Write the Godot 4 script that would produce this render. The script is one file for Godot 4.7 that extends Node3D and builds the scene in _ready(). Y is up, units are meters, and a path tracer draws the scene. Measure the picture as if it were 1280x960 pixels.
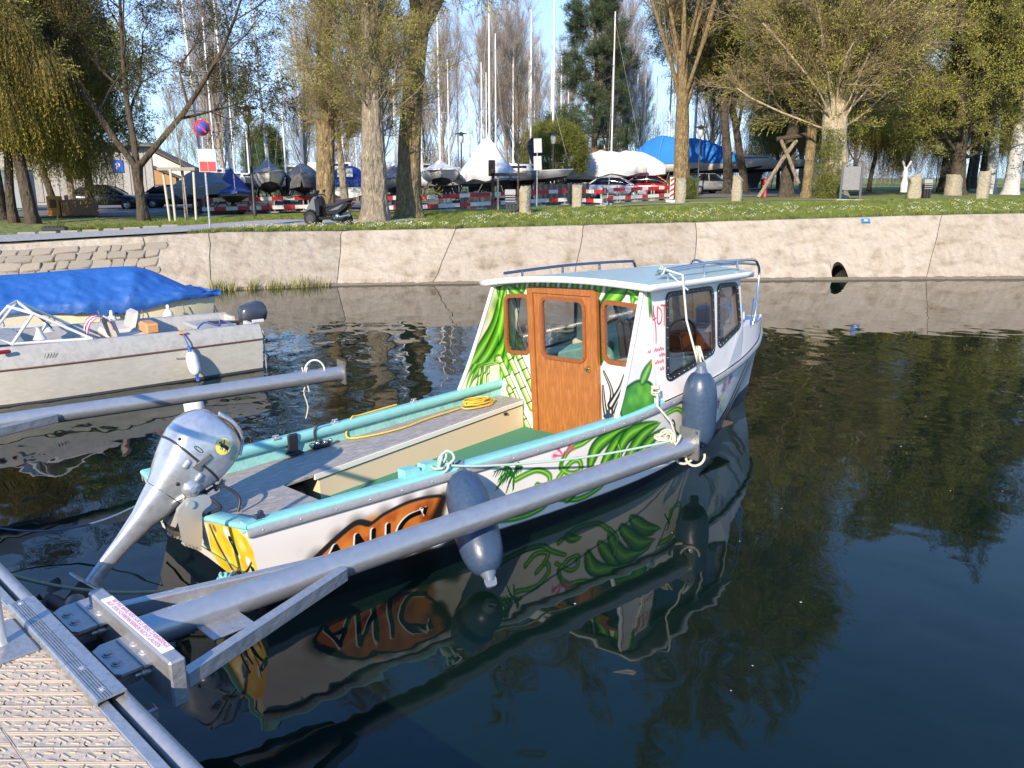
extends Node3D
# A small harbour: a painted workboat on its mooring arm, two moored boats, a sloping quay wall and a park with a dry boat yard.

var rng := RandomNumberGenerator.new()
var used := {}
var mats := {}
var texs := {}
const FLAT := -1


func _ready():
	var cam := Camera3D.new()
	cam.position = Vector3(0, 2.9, 0)
	cam.rotation = Vector3(-0.24545, 0, 0)
	cam.fov = 49.973
	cam.near = 0.05
	cam.far = 4000.0
	put(cam, "camera")
	var env := Environment.new()
	env.background_mode = Environment.BG_SKY
	var sky := ProceduralSkyMaterial.new()
	sky.sky_top_color = Color(0.25, 0.43, 0.67)
	sky.sky_horizon_color = Color(0.66, 0.77, 0.87)
	sky.sky_energy_multiplier = 1.25
	sky.sky_curve = 0.19
	sky.ground_horizon_color = Color(0.5, 0.52, 0.5)
	sky.ground_bottom_color = Color(0.12, 0.12, 0.11)
	sky.sun_angle_max = 12.0
	env.sky = Sky.new()
	env.sky.sky_material = sky
	env.tonemap_mode = Environment.TONE_MAPPER_LINEAR
	env.tonemap_exposure = 1.65
	env.sdfgi_enabled = true
	env.ssao_enabled = true
	env.ssil_enabled = true
	var we := WorldEnvironment.new()
	we.environment = env
	put(we, "world_environment")
	var sun := DirectionalLight3D.new()
	sun.light_color = Color(1.0, 0.94, 0.85)
	sun.light_energy = 1.5
	sun.light_angular_distance = 0.5
	sun.shadow_enabled = true
	put(sun, "sun")
	sun.look_at_from_position(Vector3.ZERO, Vector3(0.29, -0.44, -0.87))
	rng.seed = 2024
	build_water()
	build_ground()
	build_wall()
	build_pier()
	build_arms()
	var boat = build_boat()
	build_boat_gear(boat)
	build_white_boat()
	build_blue_boat()
	build_trees()
	build_yard()
	build_park()

# ---------------------------------------------------------------- helpers
func L(r: float, g: float, b: float) -> Color:
	return Color(r, g, b).linear_to_srgb()

func numbered(n: String, under: Node) -> String:
	var k = str(under.get_instance_id()) + n
	if not used.has(k):
		used[k] = 0
		return n
	used[k] += 1
	return "%s_%03d" % [n, used[k]]

func put(o: Node, called: String, under: Node = self):
	o.name = numbered(called, under)
	under.add_child(o, true)
	return o

func obj(called: String, mesh: Mesh, mat: Material, under: Node = self) -> MeshInstance3D:
	var o := MeshInstance3D.new()
	o.mesh = mesh
	o.material_override = mat
	put(o, called, under)
	return o

func tag(o: Node, label: String, category: String, group := "", kind := ""):
	if label: o.set_meta("label", label)
	if category: o.set_meta("category", category)
	if group: o.set_meta("group", group)
	if kind: o.set_meta("kind", kind)
	return o

func thing(called: String, label: String, category: String, at := Vector3.ZERO, turn := 0.0, group := "") -> Node3D:
	var o := Node3D.new()
	o.position = at
	o.rotation.y = turn
	put(o, called)
	tag(o, label, category, group)
	return o

func copy(o: Node3D, label: String, at: Vector3, turn := 0.0) -> Node3D:
	var c = o.duplicate()
	put(c, o.name.get_slice("_0", 0))
	c.position = at
	c.rotation.y = turn
	c.set_meta("label", label)
	return c

func part(called: String, under: Node, at := Vector3.ZERO) -> Node3D:
	var o := Node3D.new()
	o.position = at
	put(o, called, under)
	return o

func flat(name: String, c: Color, rough := 0.6, metal := 0.0) -> StandardMaterial3D:
	if mats.has(name): return mats[name]
	var m := StandardMaterial3D.new()
	m.resource_name = name
	m.albedo_color = c
	m.roughness = rough
	m.metallic = metal
	mats[name] = m
	return m

func noise_tex(key: String, cols: Array, freq: float, oct := 4, kind := FastNoiseLite.TYPE_SIMPLEX_SMOOTH, size := 256, offs := []) -> NoiseTexture2D:
	if texs.has(key): return texs[key]
	var n := FastNoiseLite.new()
	n.noise_type = kind
	n.frequency = freq
	n.fractal_octaves = oct
	n.seed = key.hash() % 10000
	var t := NoiseTexture2D.new()
	t.width = size
	t.height = size
	t.seamless = true
	t.noise = n
	var g := Gradient.new()
	var os := PackedFloat32Array()
	for i in cols.size():
		os.append(offs[i] if offs.size() else float(i) / (cols.size() - 1))
	g.offsets = os
	g.colors = PackedColorArray(cols)
	t.color_ramp = g
	texs[key] = t
	return t

func bump_tex(key: String, freq: float, strength: float, oct := 4, size := 256) -> NoiseTexture2D:
	if texs.has(key): return texs[key]
	var n := FastNoiseLite.new()
	n.noise_type = FastNoiseLite.TYPE_SIMPLEX_SMOOTH
	n.frequency = freq
	n.fractal_octaves = oct
	n.seed = key.hash() % 10000
	var t := NoiseTexture2D.new()
	t.width = size
	t.height = size
	t.seamless = true
	t.as_normal_map = true
	t.bump_strength = strength
	t.noise = n
	texs[key] = t
	return t

# a mottled material: colours from a noise ramp, laid triplanar in the thing's own axes
func noisy(name: String, cols: Array, per_m: Vector3, rough := 0.8, bump := 0.0, freq := 0.02, metal := 0.0, world := false) -> StandardMaterial3D:
	if mats.has(name): return mats[name]
	var m := flat(name, Color.WHITE, rough, metal)
	if cols.size() == 2:   # two near tones share one neutral mottle
		m.albedo_color = cols[1]
		m.albedo_texture = noise_tex("mottle", [Color(0.82, 0.82, 0.82), Color(1, 1, 1), Color(0.88, 0.88, 0.88)], 0.03, 5)
	else:
		m.albedo_texture = noise_tex("c_" + name, cols, freq)
	m.uv1_triplanar = true
	m.uv1_world_triplanar = world
	m.uv1_scale = per_m
	if bump > 0.0:
		m.normal_enabled = true
		m.normal_scale = bump
		m.normal_texture = bump_tex("shared_bump", 0.03, 6.0, 5)
	return m

func pane(name: String, c: Color, alpha: float, rough := 0.03) -> StandardMaterial3D:
	var m := flat(name, Color(c.r, c.g, c.b, alpha), rough)
	m.transparency = BaseMaterial3D.TRANSPARENCY_ALPHA
	return m

class MB:
	var st := SurfaceTool.new()
	var sg := 0
	var col := Color.WHITE
	var uvf = null
	func _init():
		st.begin(Mesh.PRIMITIVE_TRIANGLES)
		st.set_smooth_group(-1)
	func v(p: Vector3, uv := Vector2.ZERO):
		st.set_color(col)
		st.set_uv(uvf.call(p) if uvf != null else uv)
		st.add_vertex(p)
	func smooth():
		sg += 1
		st.set_smooth_group(sg)
	func sharp():
		st.set_smooth_group(-1)
	func tri(a, b, c):
		v(a); v(b); v(c)
	func quad(a, b, c, d):
		v(a); v(b); v(c); v(a); v(c); v(d)
	func quad_out(a, b, c, d, mid):
		if (a - c).cross(a - b).dot((a + b + c + d) / 4.0 - mid) < 0:
			quad(a, d, c, b)
		else:
			quad(a, b, c, d)
	func tri_out(a, b, c, mid):
		if (a - c).cross(a - b).dot((a + b + c) / 3.0 - mid) < 0:
			tri(a, c, b)
		else:
			tri(a, b, c)
	func box(c: Vector3, s: Vector3, bs := Basis()):
		sharp()
		var h = s / 2.0
		for ax in 3:
			var u = (ax + 1) % 3
			var w = (ax + 2) % 3
			for sn in [-1.0, 1.0]:
				var q = []
				for k in [[-1, -1], [1, -1], [1, 1], [-1, 1]]:
					var p = Vector3.ZERO
					p[ax] = sn * h[ax]; p[u] = k[0] * h[u]; p[w] = k[1] * h[w]
					q.append(c + bs * p)
				quad_out(q[0], q[1], q[2], q[3], c)
	func cbox(c: Vector3, s: Vector3, ch: float, bs := Basis()):   # a box with chamfered edges
		sharp()
		var h = s / 2.0
		var e = func(ax, sx, sy, sz):
			var p = Vector3(sx * (h.x - ch), sy * (h.y - ch), sz * (h.z - ch))
			p[ax] = [sx, sy, sz][ax] * h[ax]
			return c + bs * p
		var sg3 = [[-1, -1], [1, -1], [1, 1], [-1, 1]]
		for ax in 3:
			for sn in [-1, 1]:
				var q = []
				for k in sg3:
					var t = [0, 0, 0]
					t[ax] = sn; t[(ax + 1) % 3] = k[0]; t[(ax + 2) % 3] = k[1]
					q.append(e.call(ax, t[0], t[1], t[2]))
				quad_out(q[0], q[1], q[2], q[3], c)
			for k in sg3:
				var a = (ax + 1) % 3
				var b = (ax + 2) % 3
				var q = []
				for m in [[a, -1], [a, 1], [b, 1], [b, -1]]:
					var t = [0, 0, 0]
					t[a] = k[0]; t[b] = k[1]; t[ax] = m[1]
					q.append(e.call(m[0], t[0], t[1], t[2]))
				quad_out(q[0], q[1], q[2], q[3], c)
		for sx in [-1, 1]:
			for sy in [-1, 1]:
				for sz in [-1, 1]:
					tri_out(e.call(0, sx, sy, sz), e.call(1, sx, sy, sz), e.call(2, sx, sy, sz), c)
	func rings(rs: Array, closed := true, caps := true, flip := false):   # joins rings of equal count into a smooth skin
		smooth()
		var n = rs[0].size()
		for i in rs.size() - 1:
			for k in (n if closed else n - 1):
				var a = rs[i][k]; var b = rs[i][(k + 1) % n]; var c = rs[i + 1][(k + 1) % n]; var d = rs[i + 1][k]
				if flip: quad(a, d, c, b)
				else: quad(a, b, c, d)
		if caps and closed:
			for e in [0, rs.size() - 1]:
				smooth()
				var m = Vector3.ZERO
				for p in rs[e]: m += p / n
				for k in n:
					if (e == 0) != flip: tri(m, rs[e][(k + 1) % n], rs[e][k])
					else: tri(m, rs[e][k], rs[e][(k + 1) % n])
	func tube(pts: Array, r, sides := 8, caps := true):
		var rs = []
		var nrm = Vector3.ZERO
		for i in pts.size():
			var d = (pts[min(i + 1, pts.size() - 1)] - pts[max(i - 1, 0)]).normalized()
			if nrm == Vector3.ZERO:
				nrm = d.cross(Vector3.UP if abs(d.y) < 0.9 else Vector3.RIGHT).normalized()
			else:
				nrm = (nrm - d * nrm.dot(d)).normalized()
			var bn = d.cross(nrm)
			var rr = r[i] if r is Array else r
			var ring = []
			for k in sides:
				var a = TAU * k / sides
				ring.append(pts[i] + (nrm * cos(a) + bn * sin(a)) * rr)
			rs.append(ring)
		rings(rs, true, caps, true)
	func lathe(prof: Array, sides := 16, xf := Transform3D(), caps := true):   # prof of Vector2(radius, height) turned about local y
		var rs = []
		for p in prof:
			var ring = []
			for k in sides:
				var a = TAU * k / sides
				ring.append(xf * Vector3(p.x * cos(a), p.y, p.x * sin(a)))
			rs.append(ring)
		rings(rs, true, caps, false)
	func prism(poly: PackedVector2Array, th: float, xf := Transform3D(), round_sides := false):   # a flat outline in local xy, th thick along z
		var ix = Geometry2D.triangulate_polygon(poly)
		var mid = xf * Vector3.ZERO
		sharp()
		for sd in [-0.5, 0.5]:
			for i in range(0, ix.size(), 3):
				var a = xf * Vector3(poly[ix[i]].x, poly[ix[i]].y, sd * th)
				var b = xf * Vector3(poly[ix[i + 1]].x, poly[ix[i + 1]].y, sd * th)
				var c = xf * Vector3(poly[ix[i + 2]].x, poly[ix[i + 2]].y, sd * th)
				tri_out(a, b, c, a - xf.basis.z * sd)
		if round_sides: smooth()
		var cw = Geometry2D.is_polygon_clockwise(poly)
		for i in poly.size():
			var p = poly[i]; var q = poly[(i + 1) % poly.size()]
			var a = xf * Vector3(p.x, p.y, -th / 2); var b = xf * Vector3(q.x, q.y, -th / 2)
			var c = xf * Vector3(q.x, q.y, th / 2); var d = xf * Vector3(p.x, p.y, th / 2)
			if cw: quad(a, b, c, d)
			else: quad(a, d, c, b)
	func sheet(grid: Array, flip := false):   # grid of rows of points
		rings(grid, false, false, flip)
	func done() -> ArrayMesh:
		st.generate_normals()
		st.index()
		return st.commit()

func line(a: Vector3, b: Vector3, n := 2) -> Array:
	var o = []
	for i in n: o.append(a.lerp(b, float(i) / (n - 1)))
	return o

func sag(a: Vector3, b: Vector3, drop: float, n := 14) -> Array:
	var o = []
	for i in n:
		var t = float(i) / (n - 1)
		o.append(a.lerp(b, t) - Vector3.UP * drop * 4.0 * t * (1.0 - t))
	return o

func spline(p: Array, per := 6) -> Array:
	var o = []
	for i in p.size() - 1:
		var a = p[max(i - 1, 0)]; var b = p[i]; var c = p[i + 1]; var d = p[min(i + 2, p.size() - 1)]
		for k in per:
			var t = float(k) / per
			o.append(0.5 * ((2.0 * b) + (c - a) * t + (2.0 * a - 5.0 * b + 4.0 * c - d) * t * t + (3.0 * b - a - 3.0 * c + d) * t * t * t))
	o.append(p[-1])
	return o

func ip(T: Array, x: float) -> float:   # piecewise smooth interpolation in a table of [x, y]
	if x <= T[0][0]: return T[0][1]
	for i in T.size() - 1:
		if x <= T[i + 1][0]:
			var a = T[max(i - 1, 0)]; var b = T[i]; var c = T[i + 1]; var d = T[min(i + 2, T.size() - 1)]
			var h = c[0] - b[0]
			var t = (x - b[0]) / h
			var m0 = (c[1] - a[1]) / max(c[0] - a[0], 0.001) * h
			var m1 = (d[1] - b[1]) / max(d[0] - b[0], 0.001) * h
			return (2 * t * t * t - 3 * t * t + 1) * b[1] + (t * t * t - 2 * t * t + t) * m0 + (3 * t * t - 2 * t * t * t) * c[1] + (t * t * t - t * t) * m1
	return T[-1][1]

func round_poly(pts: Array, r: float, n := 4) -> PackedVector2Array:   # rounds the corners of an outline
	var o := PackedVector2Array()
	for i in pts.size():
		var p: Vector2 = pts[i]
		var a: Vector2 = (pts[i - 1] - p).normalized()
		var b: Vector2 = (pts[(i + 1) % pts.size()] - p).normalized()
		for k in n + 1:
			var t = float(k) / n
			var q0 = p + a * r; var q1 = p + b * r
			o.append(q0.lerp(p, t).lerp(p.lerp(q1, t), t))
	return o

func with_holes(outer: PackedVector2Array, holes: Array) -> Array:   # simple polygons that cover outer minus holes
	var pcs = [outer]
	for h in holes:
		var cx = 0.0
		for p in h: cx += p.x / h.size()
		var nxt = []
		for pc in pcs:
			for half in [PackedVector2Array([Vector2(-99, -99), Vector2(cx, -99), Vector2(cx, 99), Vector2(-99, 99)]), PackedVector2Array([Vector2(cx, -99), Vector2(99, -99), Vector2(99, 99), Vector2(cx, 99)])]:
				for q in Geometry2D.intersect_polygons(pc, half):
					for w in Geometry2D.clip_polygons(q, h): nxt.append(w)
		pcs = nxt
	return pcs

func panel(mb: MB, outer: PackedVector2Array, holes: Array, f: Callable, uvf = null):
	# a wall with openings; f(point, side 0 or 1) gives the place of a point on either face
	mb.sharp()
	for pc in with_holes(outer, holes):
		var ix = Geometry2D.triangulate_polygon(pc)
		for sd in 2:
			for i in range(0, ix.size(), 3):
				for k in ([0, 1, 2] if sd == 0 else [0, 2, 1]):
					var p = pc[ix[i + k]]
					mb.v(f.call(p, sd), uvf.call(p) if uvf != null else p)
	for lp in [outer] + holes:
		for i in lp.size():
			var p = lp[i]; var q = lp[(i + 1) % lp.size()]
			var pts = [[p, 0], [q, 0], [q, 1], [p, 1]]
			for k in [0, 1, 2, 0, 2, 3]:
				mb.v(f.call(pts[k][0], pts[k][1]), uvf.call(pts[k][0]) if uvf != null else pts[k][0])

func grow(poly: PackedVector2Array, by: float) -> PackedVector2Array:
	var r = Geometry2D.offset_polygon(poly, by, Geometry2D.JOIN_ROUND)
	return r[0] if r.size() else poly

# ---------------------------------------------------------------- painting on computed pictures (flat print: murals, stickers, labels)
class Paint:
	var im: Image
	var o: Vector2
	var k: float
	func _init(lo: Vector2, hi: Vector2, px_per_m: float, bg: Color):
		o = Vector2(lo.x, hi.y)
		k = px_per_m
		im = Image.create(int((hi.x - lo.x) * k), int((hi.y - lo.y) * k), false, Image.FORMAT_RGBA8)
		im.fill(bg)
	func px(p: Vector2) -> Vector2:
		return Vector2(p.x - o.x, o.y - p.y) * k
	func uv(p: Vector2) -> Vector2:
		var q = px(p)
		return Vector2(q.x / im.get_width(), q.y / im.get_height())
	func blend(x: int, y: int, c: Color, a: float):
		if x >= 0 and y >= 0 and x < im.get_width() and y < im.get_height() and a > 0.004:
			im.set_pixel(x, y, im.get_pixel(x, y).lerp(c, a))
	func smooth_path(p: Array, per := 6) -> Array:
		var out = []
		for i in p.size() - 1:
			var a = p[max(i - 1, 0)]; var b = p[i]; var c = p[i + 1]; var d = p[min(i + 2, p.size() - 1)]
			for q in per:
				var t = float(q) / per
				out.append(0.5 * ((2.0 * b) + (c - a) * t + (2.0 * a - 5.0 * b + 4.0 * c - d) * t * t + (3.0 * b - a - 3.0 * c + d) * t * t * t))
		out.append(p[-1])
		return out
	func stroke(p: Array, w0: float, w1: float, c: Color, soft := 0.006, a := 1.0, belly := false):   # widths and softness in metres
		var pts = smooth_path(p)
		var cov := {}
		for i in pts.size() - 1:
			var t0 = float(i) / (pts.size() - 1)
			var t1 = float(i + 1) / (pts.size() - 1)
			var ra = lerp(w0, w1, t0); var rb = lerp(w0, w1, t1)
			if belly:
				ra = w0 * sin(PI * pow(t0, 0.7)); rb = w0 * sin(PI * pow(t1, 0.7))
			ra *= k; rb *= k
			var A = px(pts[i]); var B = px(pts[i + 1])
			var m = max(ra, rb) + soft * k + 1
			var d = B - A
			var l2 = max(d.length_squared(), 0.0001)
			for y in range(int(min(A.y, B.y) - m), int(max(A.y, B.y) + m) + 1):
				for x in range(int(min(A.x, B.x) - m), int(max(A.x, B.x) + m) + 1):
					var q = Vector2(x + 0.5, y + 0.5)
					var t = clamp((q - A).dot(d) / l2, 0.0, 1.0)
					var al = clamp((lerp(ra, rb, t) - q.distance_to(A + d * t)) / max(soft * k, 0.7) + 0.5, 0.0, 1.0)
					if al > 0.0:
						var key = y * 8192 + x
						if not cov.has(key) or cov[key] < al: cov[key] = al
		for key in cov: blend(key % 8192, key / 8192, c, cov[key] * a)
	func poly(p: Array, c: Color, a := 1.0, speckle := 0.0):
		var q := PackedVector2Array()
		for e in p: q.append(px(e))
		var lo = q[0]; var hi = q[0]
		for e in q:
			lo = lo.min(e); hi = hi.max(e)
		for y in range(int(lo.y), int(hi.y) + 1):
			for x in range(int(lo.x), int(hi.x) + 1):
				if Geometry2D.is_point_in_polygon(Vector2(x + 0.5, y + 0.5), q): blend(x, y, c, a)
	func puff(at: Vector2, r: float, c: Color, a := 1.0):   # an airbrushed spot
		var m = px(at)
		var rr = r * k
		for y in range(int(m.y - rr), int(m.y + rr) + 1):
			for x in range(int(m.x - rr), int(m.x + rr) + 1):
				var t = 1.0 - Vector2(x, y).distance_to(m) / rr
				if t > 0: blend(x, y, c, a * t * t * (3 - 2 * t))
	func leaf(p: Array, w: float, dark := Color(0.06, 0.25, 0.04), mid := Color(0.26, 0.56, 0.10), light := Color(0.64, 0.84, 0.30)):
		stroke(p, w * 1.15, 0.0, dark, 0.022, 0.95, true)
		stroke(p, w * 0.8, 0.0, mid, 0.025, 1.0, true)
		stroke(p, w * 0.28, 0.0, light, 0.03, 0.8, true)
	func vine(p: Array, w: float, w1 := -1.0):
		var e = w if w1 < 0 else w1
		stroke(p, w, e, Color(0.14, 0.40, 0.06), 0.02)
		stroke(p, w * 0.7, e * 0.7, Color(0.32, 0.62, 0.10), 0.015)
		stroke(p, w * 0.2, e * 0.2, Color(0.70, 0.88, 0.40), 0.012)
	func tex() -> ImageTexture:
		return ImageTexture.create_from_image(im)

func text_mesh(t: String, size: float, depth: float, bold := false) -> TextMesh:
	var f := SystemFont.new()
	f.font_names = PackedStringArray(["Droid Sans"])
	f.font_weight = 700 if bold else 400
	var m := TextMesh.new()
	m.font = f
	m.text = t
	m.font_size = 32
	m.pixel_size = size / 23.0
	m.depth = depth
	m.curve_step = 4.0
	return m

# ---------------------------------------------------------------- the setting
const WALL_TOP = [[-40.0, 0.9, -14.0], [-13.3, 1.21, -21.64], [-8.3, 1.43, -23.0], [-4.9, 1.41, -24.0], [-1.6, 1.46, -24.35], [5.5, 1.6, -25.1], [13.0, 1.8, -25.5], [40.0, 2.2, -26.5]]
const WALL_FOOT = [[-40.0, -12.7], [-12.76, -20.44], [-7.95, -21.79], [-4.87, -22.79], [-2.23, -23.14], [5.28, -23.88], [12.2, -24.3], [40.0, -25.3]]

func lin(T: Array, x: float, k: int) -> float:
	if x <= T[0][0]: return T[0][k]
	for i in T.size() - 1:
		if x <= T[i + 1][0]: return lerp(T[i][k], T[i + 1][k], (x - T[i][0]) / (T[i + 1][0] - T[i][0]))
	return T[-1][k]

func gh(x: float, z: float) -> float:   # height of the park's ground
	var d = lin(WALL_TOP, x, 2) - z
	var k = smoothstep(2.0, 35.0, d)
	return lerp(lin(WALL_TOP, x, 1), 1.02 + 0.33 * smoothstep(-7.0, 2.0, x) + 0.4 * smoothstep(0.0, 18.0, x), k) + 0.03 * sin(x * 0.9 + z) * smoothstep(0.5, 4.0, d)

func ground_at(x: float, z: float, up := 0.0) -> Vector3:
	return Vector3(x, gh(x, z) + up, z)

func wall_pt(x: float, v: float) -> Vector3:
	var a = Vector3(x, 0, lin(WALL_FOOT, x, 1))
	var b = Vector3(x, lin(WALL_TOP, x, 1), lin(WALL_TOP, x, 2))
	return a + (b - a) * v

func build_water():
	var n1 := FastNoiseLite.new(); n1.seed = 3; n1.frequency = 0.55; n1.fractal_octaves = 3; n1.fractal_gain = 0.45
	var n2 := FastNoiseLite.new(); n2.seed = 9; n2.frequency = 0.09; n2.fractal_octaves = 2
	var n3 := FastNoiseLite.new(); n3.seed = 5; n3.frequency = 2.0; n3.fractal_octaves = 2
	var xs = []; var zs = []
	var x = -60.0
	while x <= 60.0:
		xs.append(x); x += 0.09 if abs(x) < 7.5 else (0.2 if abs(x) < 17 else 2.5)
	var z = 12.0
	while z >= -26.8:
		zs.append(z); z -= 1.5 if z > 0 else (0.09 if z > -13 else 0.16)
	var vs := PackedVector3Array(); var ns := PackedVector3Array(); var id := PackedInt32Array()
	var hf = func(px, pz):
		var calm = smoothstep(-0.25, 0.3, n2.get_noise_2d(px * 1.3, pz * 1.6))
		var amp = lerp(0.0035, 0.0075, calm)
		amp *= lerp(0.5, 1.0, smoothstep(-5.0, -10.0, pz)) * lerp(1.25, 0.8, smoothstep(-3.0, 4.0, px)) * lerp(1.0, 0.35, smoothstep(-13.0, -20.0, pz))
		return amp * (n1.get_noise_2d(px * 1.6 + pz * 0.4, pz * 1.1) * 1.5 + 0.34 * n3.get_noise_2d(px * 1.1, pz * 1.5))
	for pz in zs:
		for px in xs:
			var h = hf.call(px, pz)
			vs.append(Vector3(px, h, pz))
			ns.append(Vector3(h - hf.call(px + 0.04, pz), 0.04, h - hf.call(px, pz + 0.04)).normalized())
	var w = xs.size()
	for j in zs.size() - 1:
		for i in w - 1:
			var a = j * w + i
			id.append_array(PackedInt32Array([a, a + w, a + 1, a + 1, a + w, a + w + 1]))
	var ar = []; ar.resize(Mesh.ARRAY_MAX)
	ar[Mesh.ARRAY_VERTEX] = vs; ar[Mesh.ARRAY_NORMAL] = ns; ar[Mesh.ARRAY_INDEX] = id
	var m := ArrayMesh.new()
	m.add_surface_from_arrays(Mesh.PRIMITIVE_TRIANGLES, ar)
	var wm = flat("water", L(0.003, 0.010, 0.007), 0.02)
	wm.metallic_specular = 0.36
	tag(obj("water", m, wm), "dark green harbour water with soft ripples", "", "", "structure")

func build_ground():
	var mb := MB.new()
	var xs = [-1200.0, -500.0, -250.0, -150.0, -100.0, -75.0]
	for i in 81: xs.append(-60.0 + i * 1.5)
	xs += [75.0, 100.0, 150.0, 250.0, 500.0, 1200.0]
	var ds = [0.36, 0.8, 1.3, 2, 2.7, 3.5, 4.5, 5.5, 7, 8.5, 10, 12, 14, 17, 20, 24, 28, 33, 40, 50, 70, 110, 200, 500, 1500]
	var grid = []
	for d in ds:
		var row = []
		for x in xs:
			var z = lin(WALL_TOP, x, 2) - d
			row.append(ground_at(x, z))
		grid.append(row)
	mb.sheet(grid, true)
	var gm = noisy("lawn", [L(0.075, 0.10, 0.016), L(0.12, 0.155, 0.026), L(0.19, 0.195, 0.05), L(0.10, 0.14, 0.022)], Vector3(0.22, 0.22, 0.22), 0.95, 1.0, 0.05, 0.0, true)
	tag(obj("ground", mb.done(), gm), "spring lawn of the park above the quay", "", "", "structure")
	# the asphalt lane along the quay on the left that narrows into a footpath
	var fr = [[-40, 0.45], [-20, 0.45], [-13.3, 0.45], [-10.5, 0.5], [-9.2, 0.5], [-8.0, 1.3], [-7.0, 2.6], [-5.4, 3.9], [-3.0, 5.4]]
	var bk = [[-40, 3.6], [-20, 4.2], [-15, 4.6], [-12.5, 5.6], [-11.0, 6.1], [-9.5, 5.9], [-8.0, 5.9], [-6.0, 6.0], [-3.2, 6.6]]
	var rows = []
	for j in 7:
		var row = []
		for i in 61:
			var t = i / 60.0 * (fr.size() - 1)
			var a = int(min(t, fr.size() - 2)); var f = t - a
			var xf = lerp(float(fr[a][0]), float(fr[a + 1][0]), f); var df = lerp(float(fr[a][1]), float(fr[a + 1][1]), f)
			var xb = lerp(float(bk[a][0]), float(bk[a + 1][0]), f); var db = lerp(float(bk[a][1]), float(bk[a + 1][1]), f)
			var A = Vector2(xf, lin(WALL_TOP, xf, 2) - df); var B = Vector2(xb, lin(WALL_TOP, xb, 2) - db)
			var p = A.lerp(B, j / 6.0)
			row.append(ground_at(p.x, p.y, 0.05))
		rows.append(row)
	mb = MB.new(); mb.sheet(rows, true)
	var asph = noisy("asphalt", [L(0.27, 0.26, 0.25), L(0.35, 0.335, 0.32), L(0.3, 0.29, 0.275)], Vector3(0.5, 0.5, 0.5), 0.9, 0.6, 0.06, 0.0, true)
	tag(obj("lane", mb.done(), asph), "worn grey asphalt lane along the quay", "", "", "structure")
	# kerb stones at the back of the lane, one by one
	var kerb := Node3D.new(); put(kerb, "kerb"); tag(kerb, "low pale stone kerb behind the asphalt lane", "", "", "structure")
	var km = noisy("kerb_stone", [L(0.22, 0.2, 0.17), L(0.28, 0.26, 0.22)], Vector3(1, 1, 1), 0.9, 0.5)
	for i in 26:
		var x = -24.0 + i * 0.5
		var z = lin(WALL_TOP, x, 2) - ip([[-40, 3.7], [-20, 4.3], [-15, 4.7], [-12.5, 5.7], [-11.0, 6.2]], x)
		if i == 16 or i == 17: continue
		mb = MB.new(); mb.cbox(Vector3(0, 0.05, 0), Vector3(0.505, 0.15, 0.13), 0.02)
		var k = obj("kerb_block", mb.done(), km, kerb)
		k.position = ground_at(x, z, -0.015); k.rotation.y = 0.24 + rng.randf_range(-0.04, 0.04)
	# gravelled yard where the boats stand
	rows = []
	for j in 9:
		var row = []
		for i in 25:
			var x = lerp(-34.0, 26.0, i / 24.0)
			row.append(ground_at(x, lerp(-42.5 - 0.35 * (x + 15), -92.0, j / 8.0), 0.04))
		rows.append(row)
	mb = MB.new(); mb.sheet(rows, true)
	tag(obj("yard_paving", mb.done(), noisy("yard", [L(0.09, 0.088, 0.085), L(0.16, 0.15, 0.14), L(0.12, 0.115, 0.11)], Vector3(0.3, 0.3, 0.3), 0.95, 0.4, 0.05, 0.0, true)), "dark gravelled paving of the boat yard", "", "", "structure")
	# pale trodden strip between the boulders
	rows = []
	for j in 3:
		var row = []
		for i in 40:
			var x = lerp(-0.6, 20.0, i / 39.0)
			row.append(ground_at(x, lin([[-0.6, -34.0], [3.1, -40.2], [8.7, -43.2], [20.0, -43.6]], x, 1) + 0.9 * (j / 2.0) + 0.2 * sin(x * 1.7), 0.025))
		rows.append(row)
	mb = MB.new(); mb.sheet(rows, false)
	tag(obj("trodden_path", mb.done(), noisy("trodden", [L(0.2, 0.17, 0.08), L(0.36, 0.3, 0.19)], Vector3(0.6, 0.6, 0.6), 0.95, 0.3, 0.05, 0.0, true)), "narrow trodden strip of pale earth across the lawn", "", "", "structure")
	# grass blades and daisies near the edge: nobody could count them
	mb = MB.new()
	for i in 9:
		var a = i * 2.4
		var b = Vector3(cos(a), 0, sin(a)) * 0.03 * (i % 3)
		var tip = b + Vector3(cos(a * 1.7) * 0.05, rng.randf_range(0.06, 0.12), sin(a * 1.7) * 0.05)
		mb.sharp(); mb.tri(b - Vector3(0.008, 0, 0), b + Vector3(0.008, 0, 0), tip)
	scatter("grass_blades", mb.done(), tint("blade", L(1, 1, 1), 0.8, L(0.3, 0.4, 0.1)), 26000, "tufts of short grass in the lawn", func():
		var x = rng.randf_range(-15.0, 24.0)
		var d = 0.36 + pow(rng.randf(), 1.6) * 14.0
		if x < -2.0 and d < ip([[-15.0, 6.4], [-9.5, 6.3], [-9.0, 6.2], [-8.5, 6.2], [-2.0, 6.9]], x) and (x < -9.0 or d > ip([[-9.2, 0.5], [-7.0, 2.3], [-5.4, 3.6], [-3.0, 5.2]], x)): d += 6.5
		return ground_at(x, lin(WALL_TOP, x, 2) - d), [L(0.10, 0.15, 0.022), L(0.15, 0.20, 0.032), L(0.22, 0.23, 0.06)])
	mb = MB.new()
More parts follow.
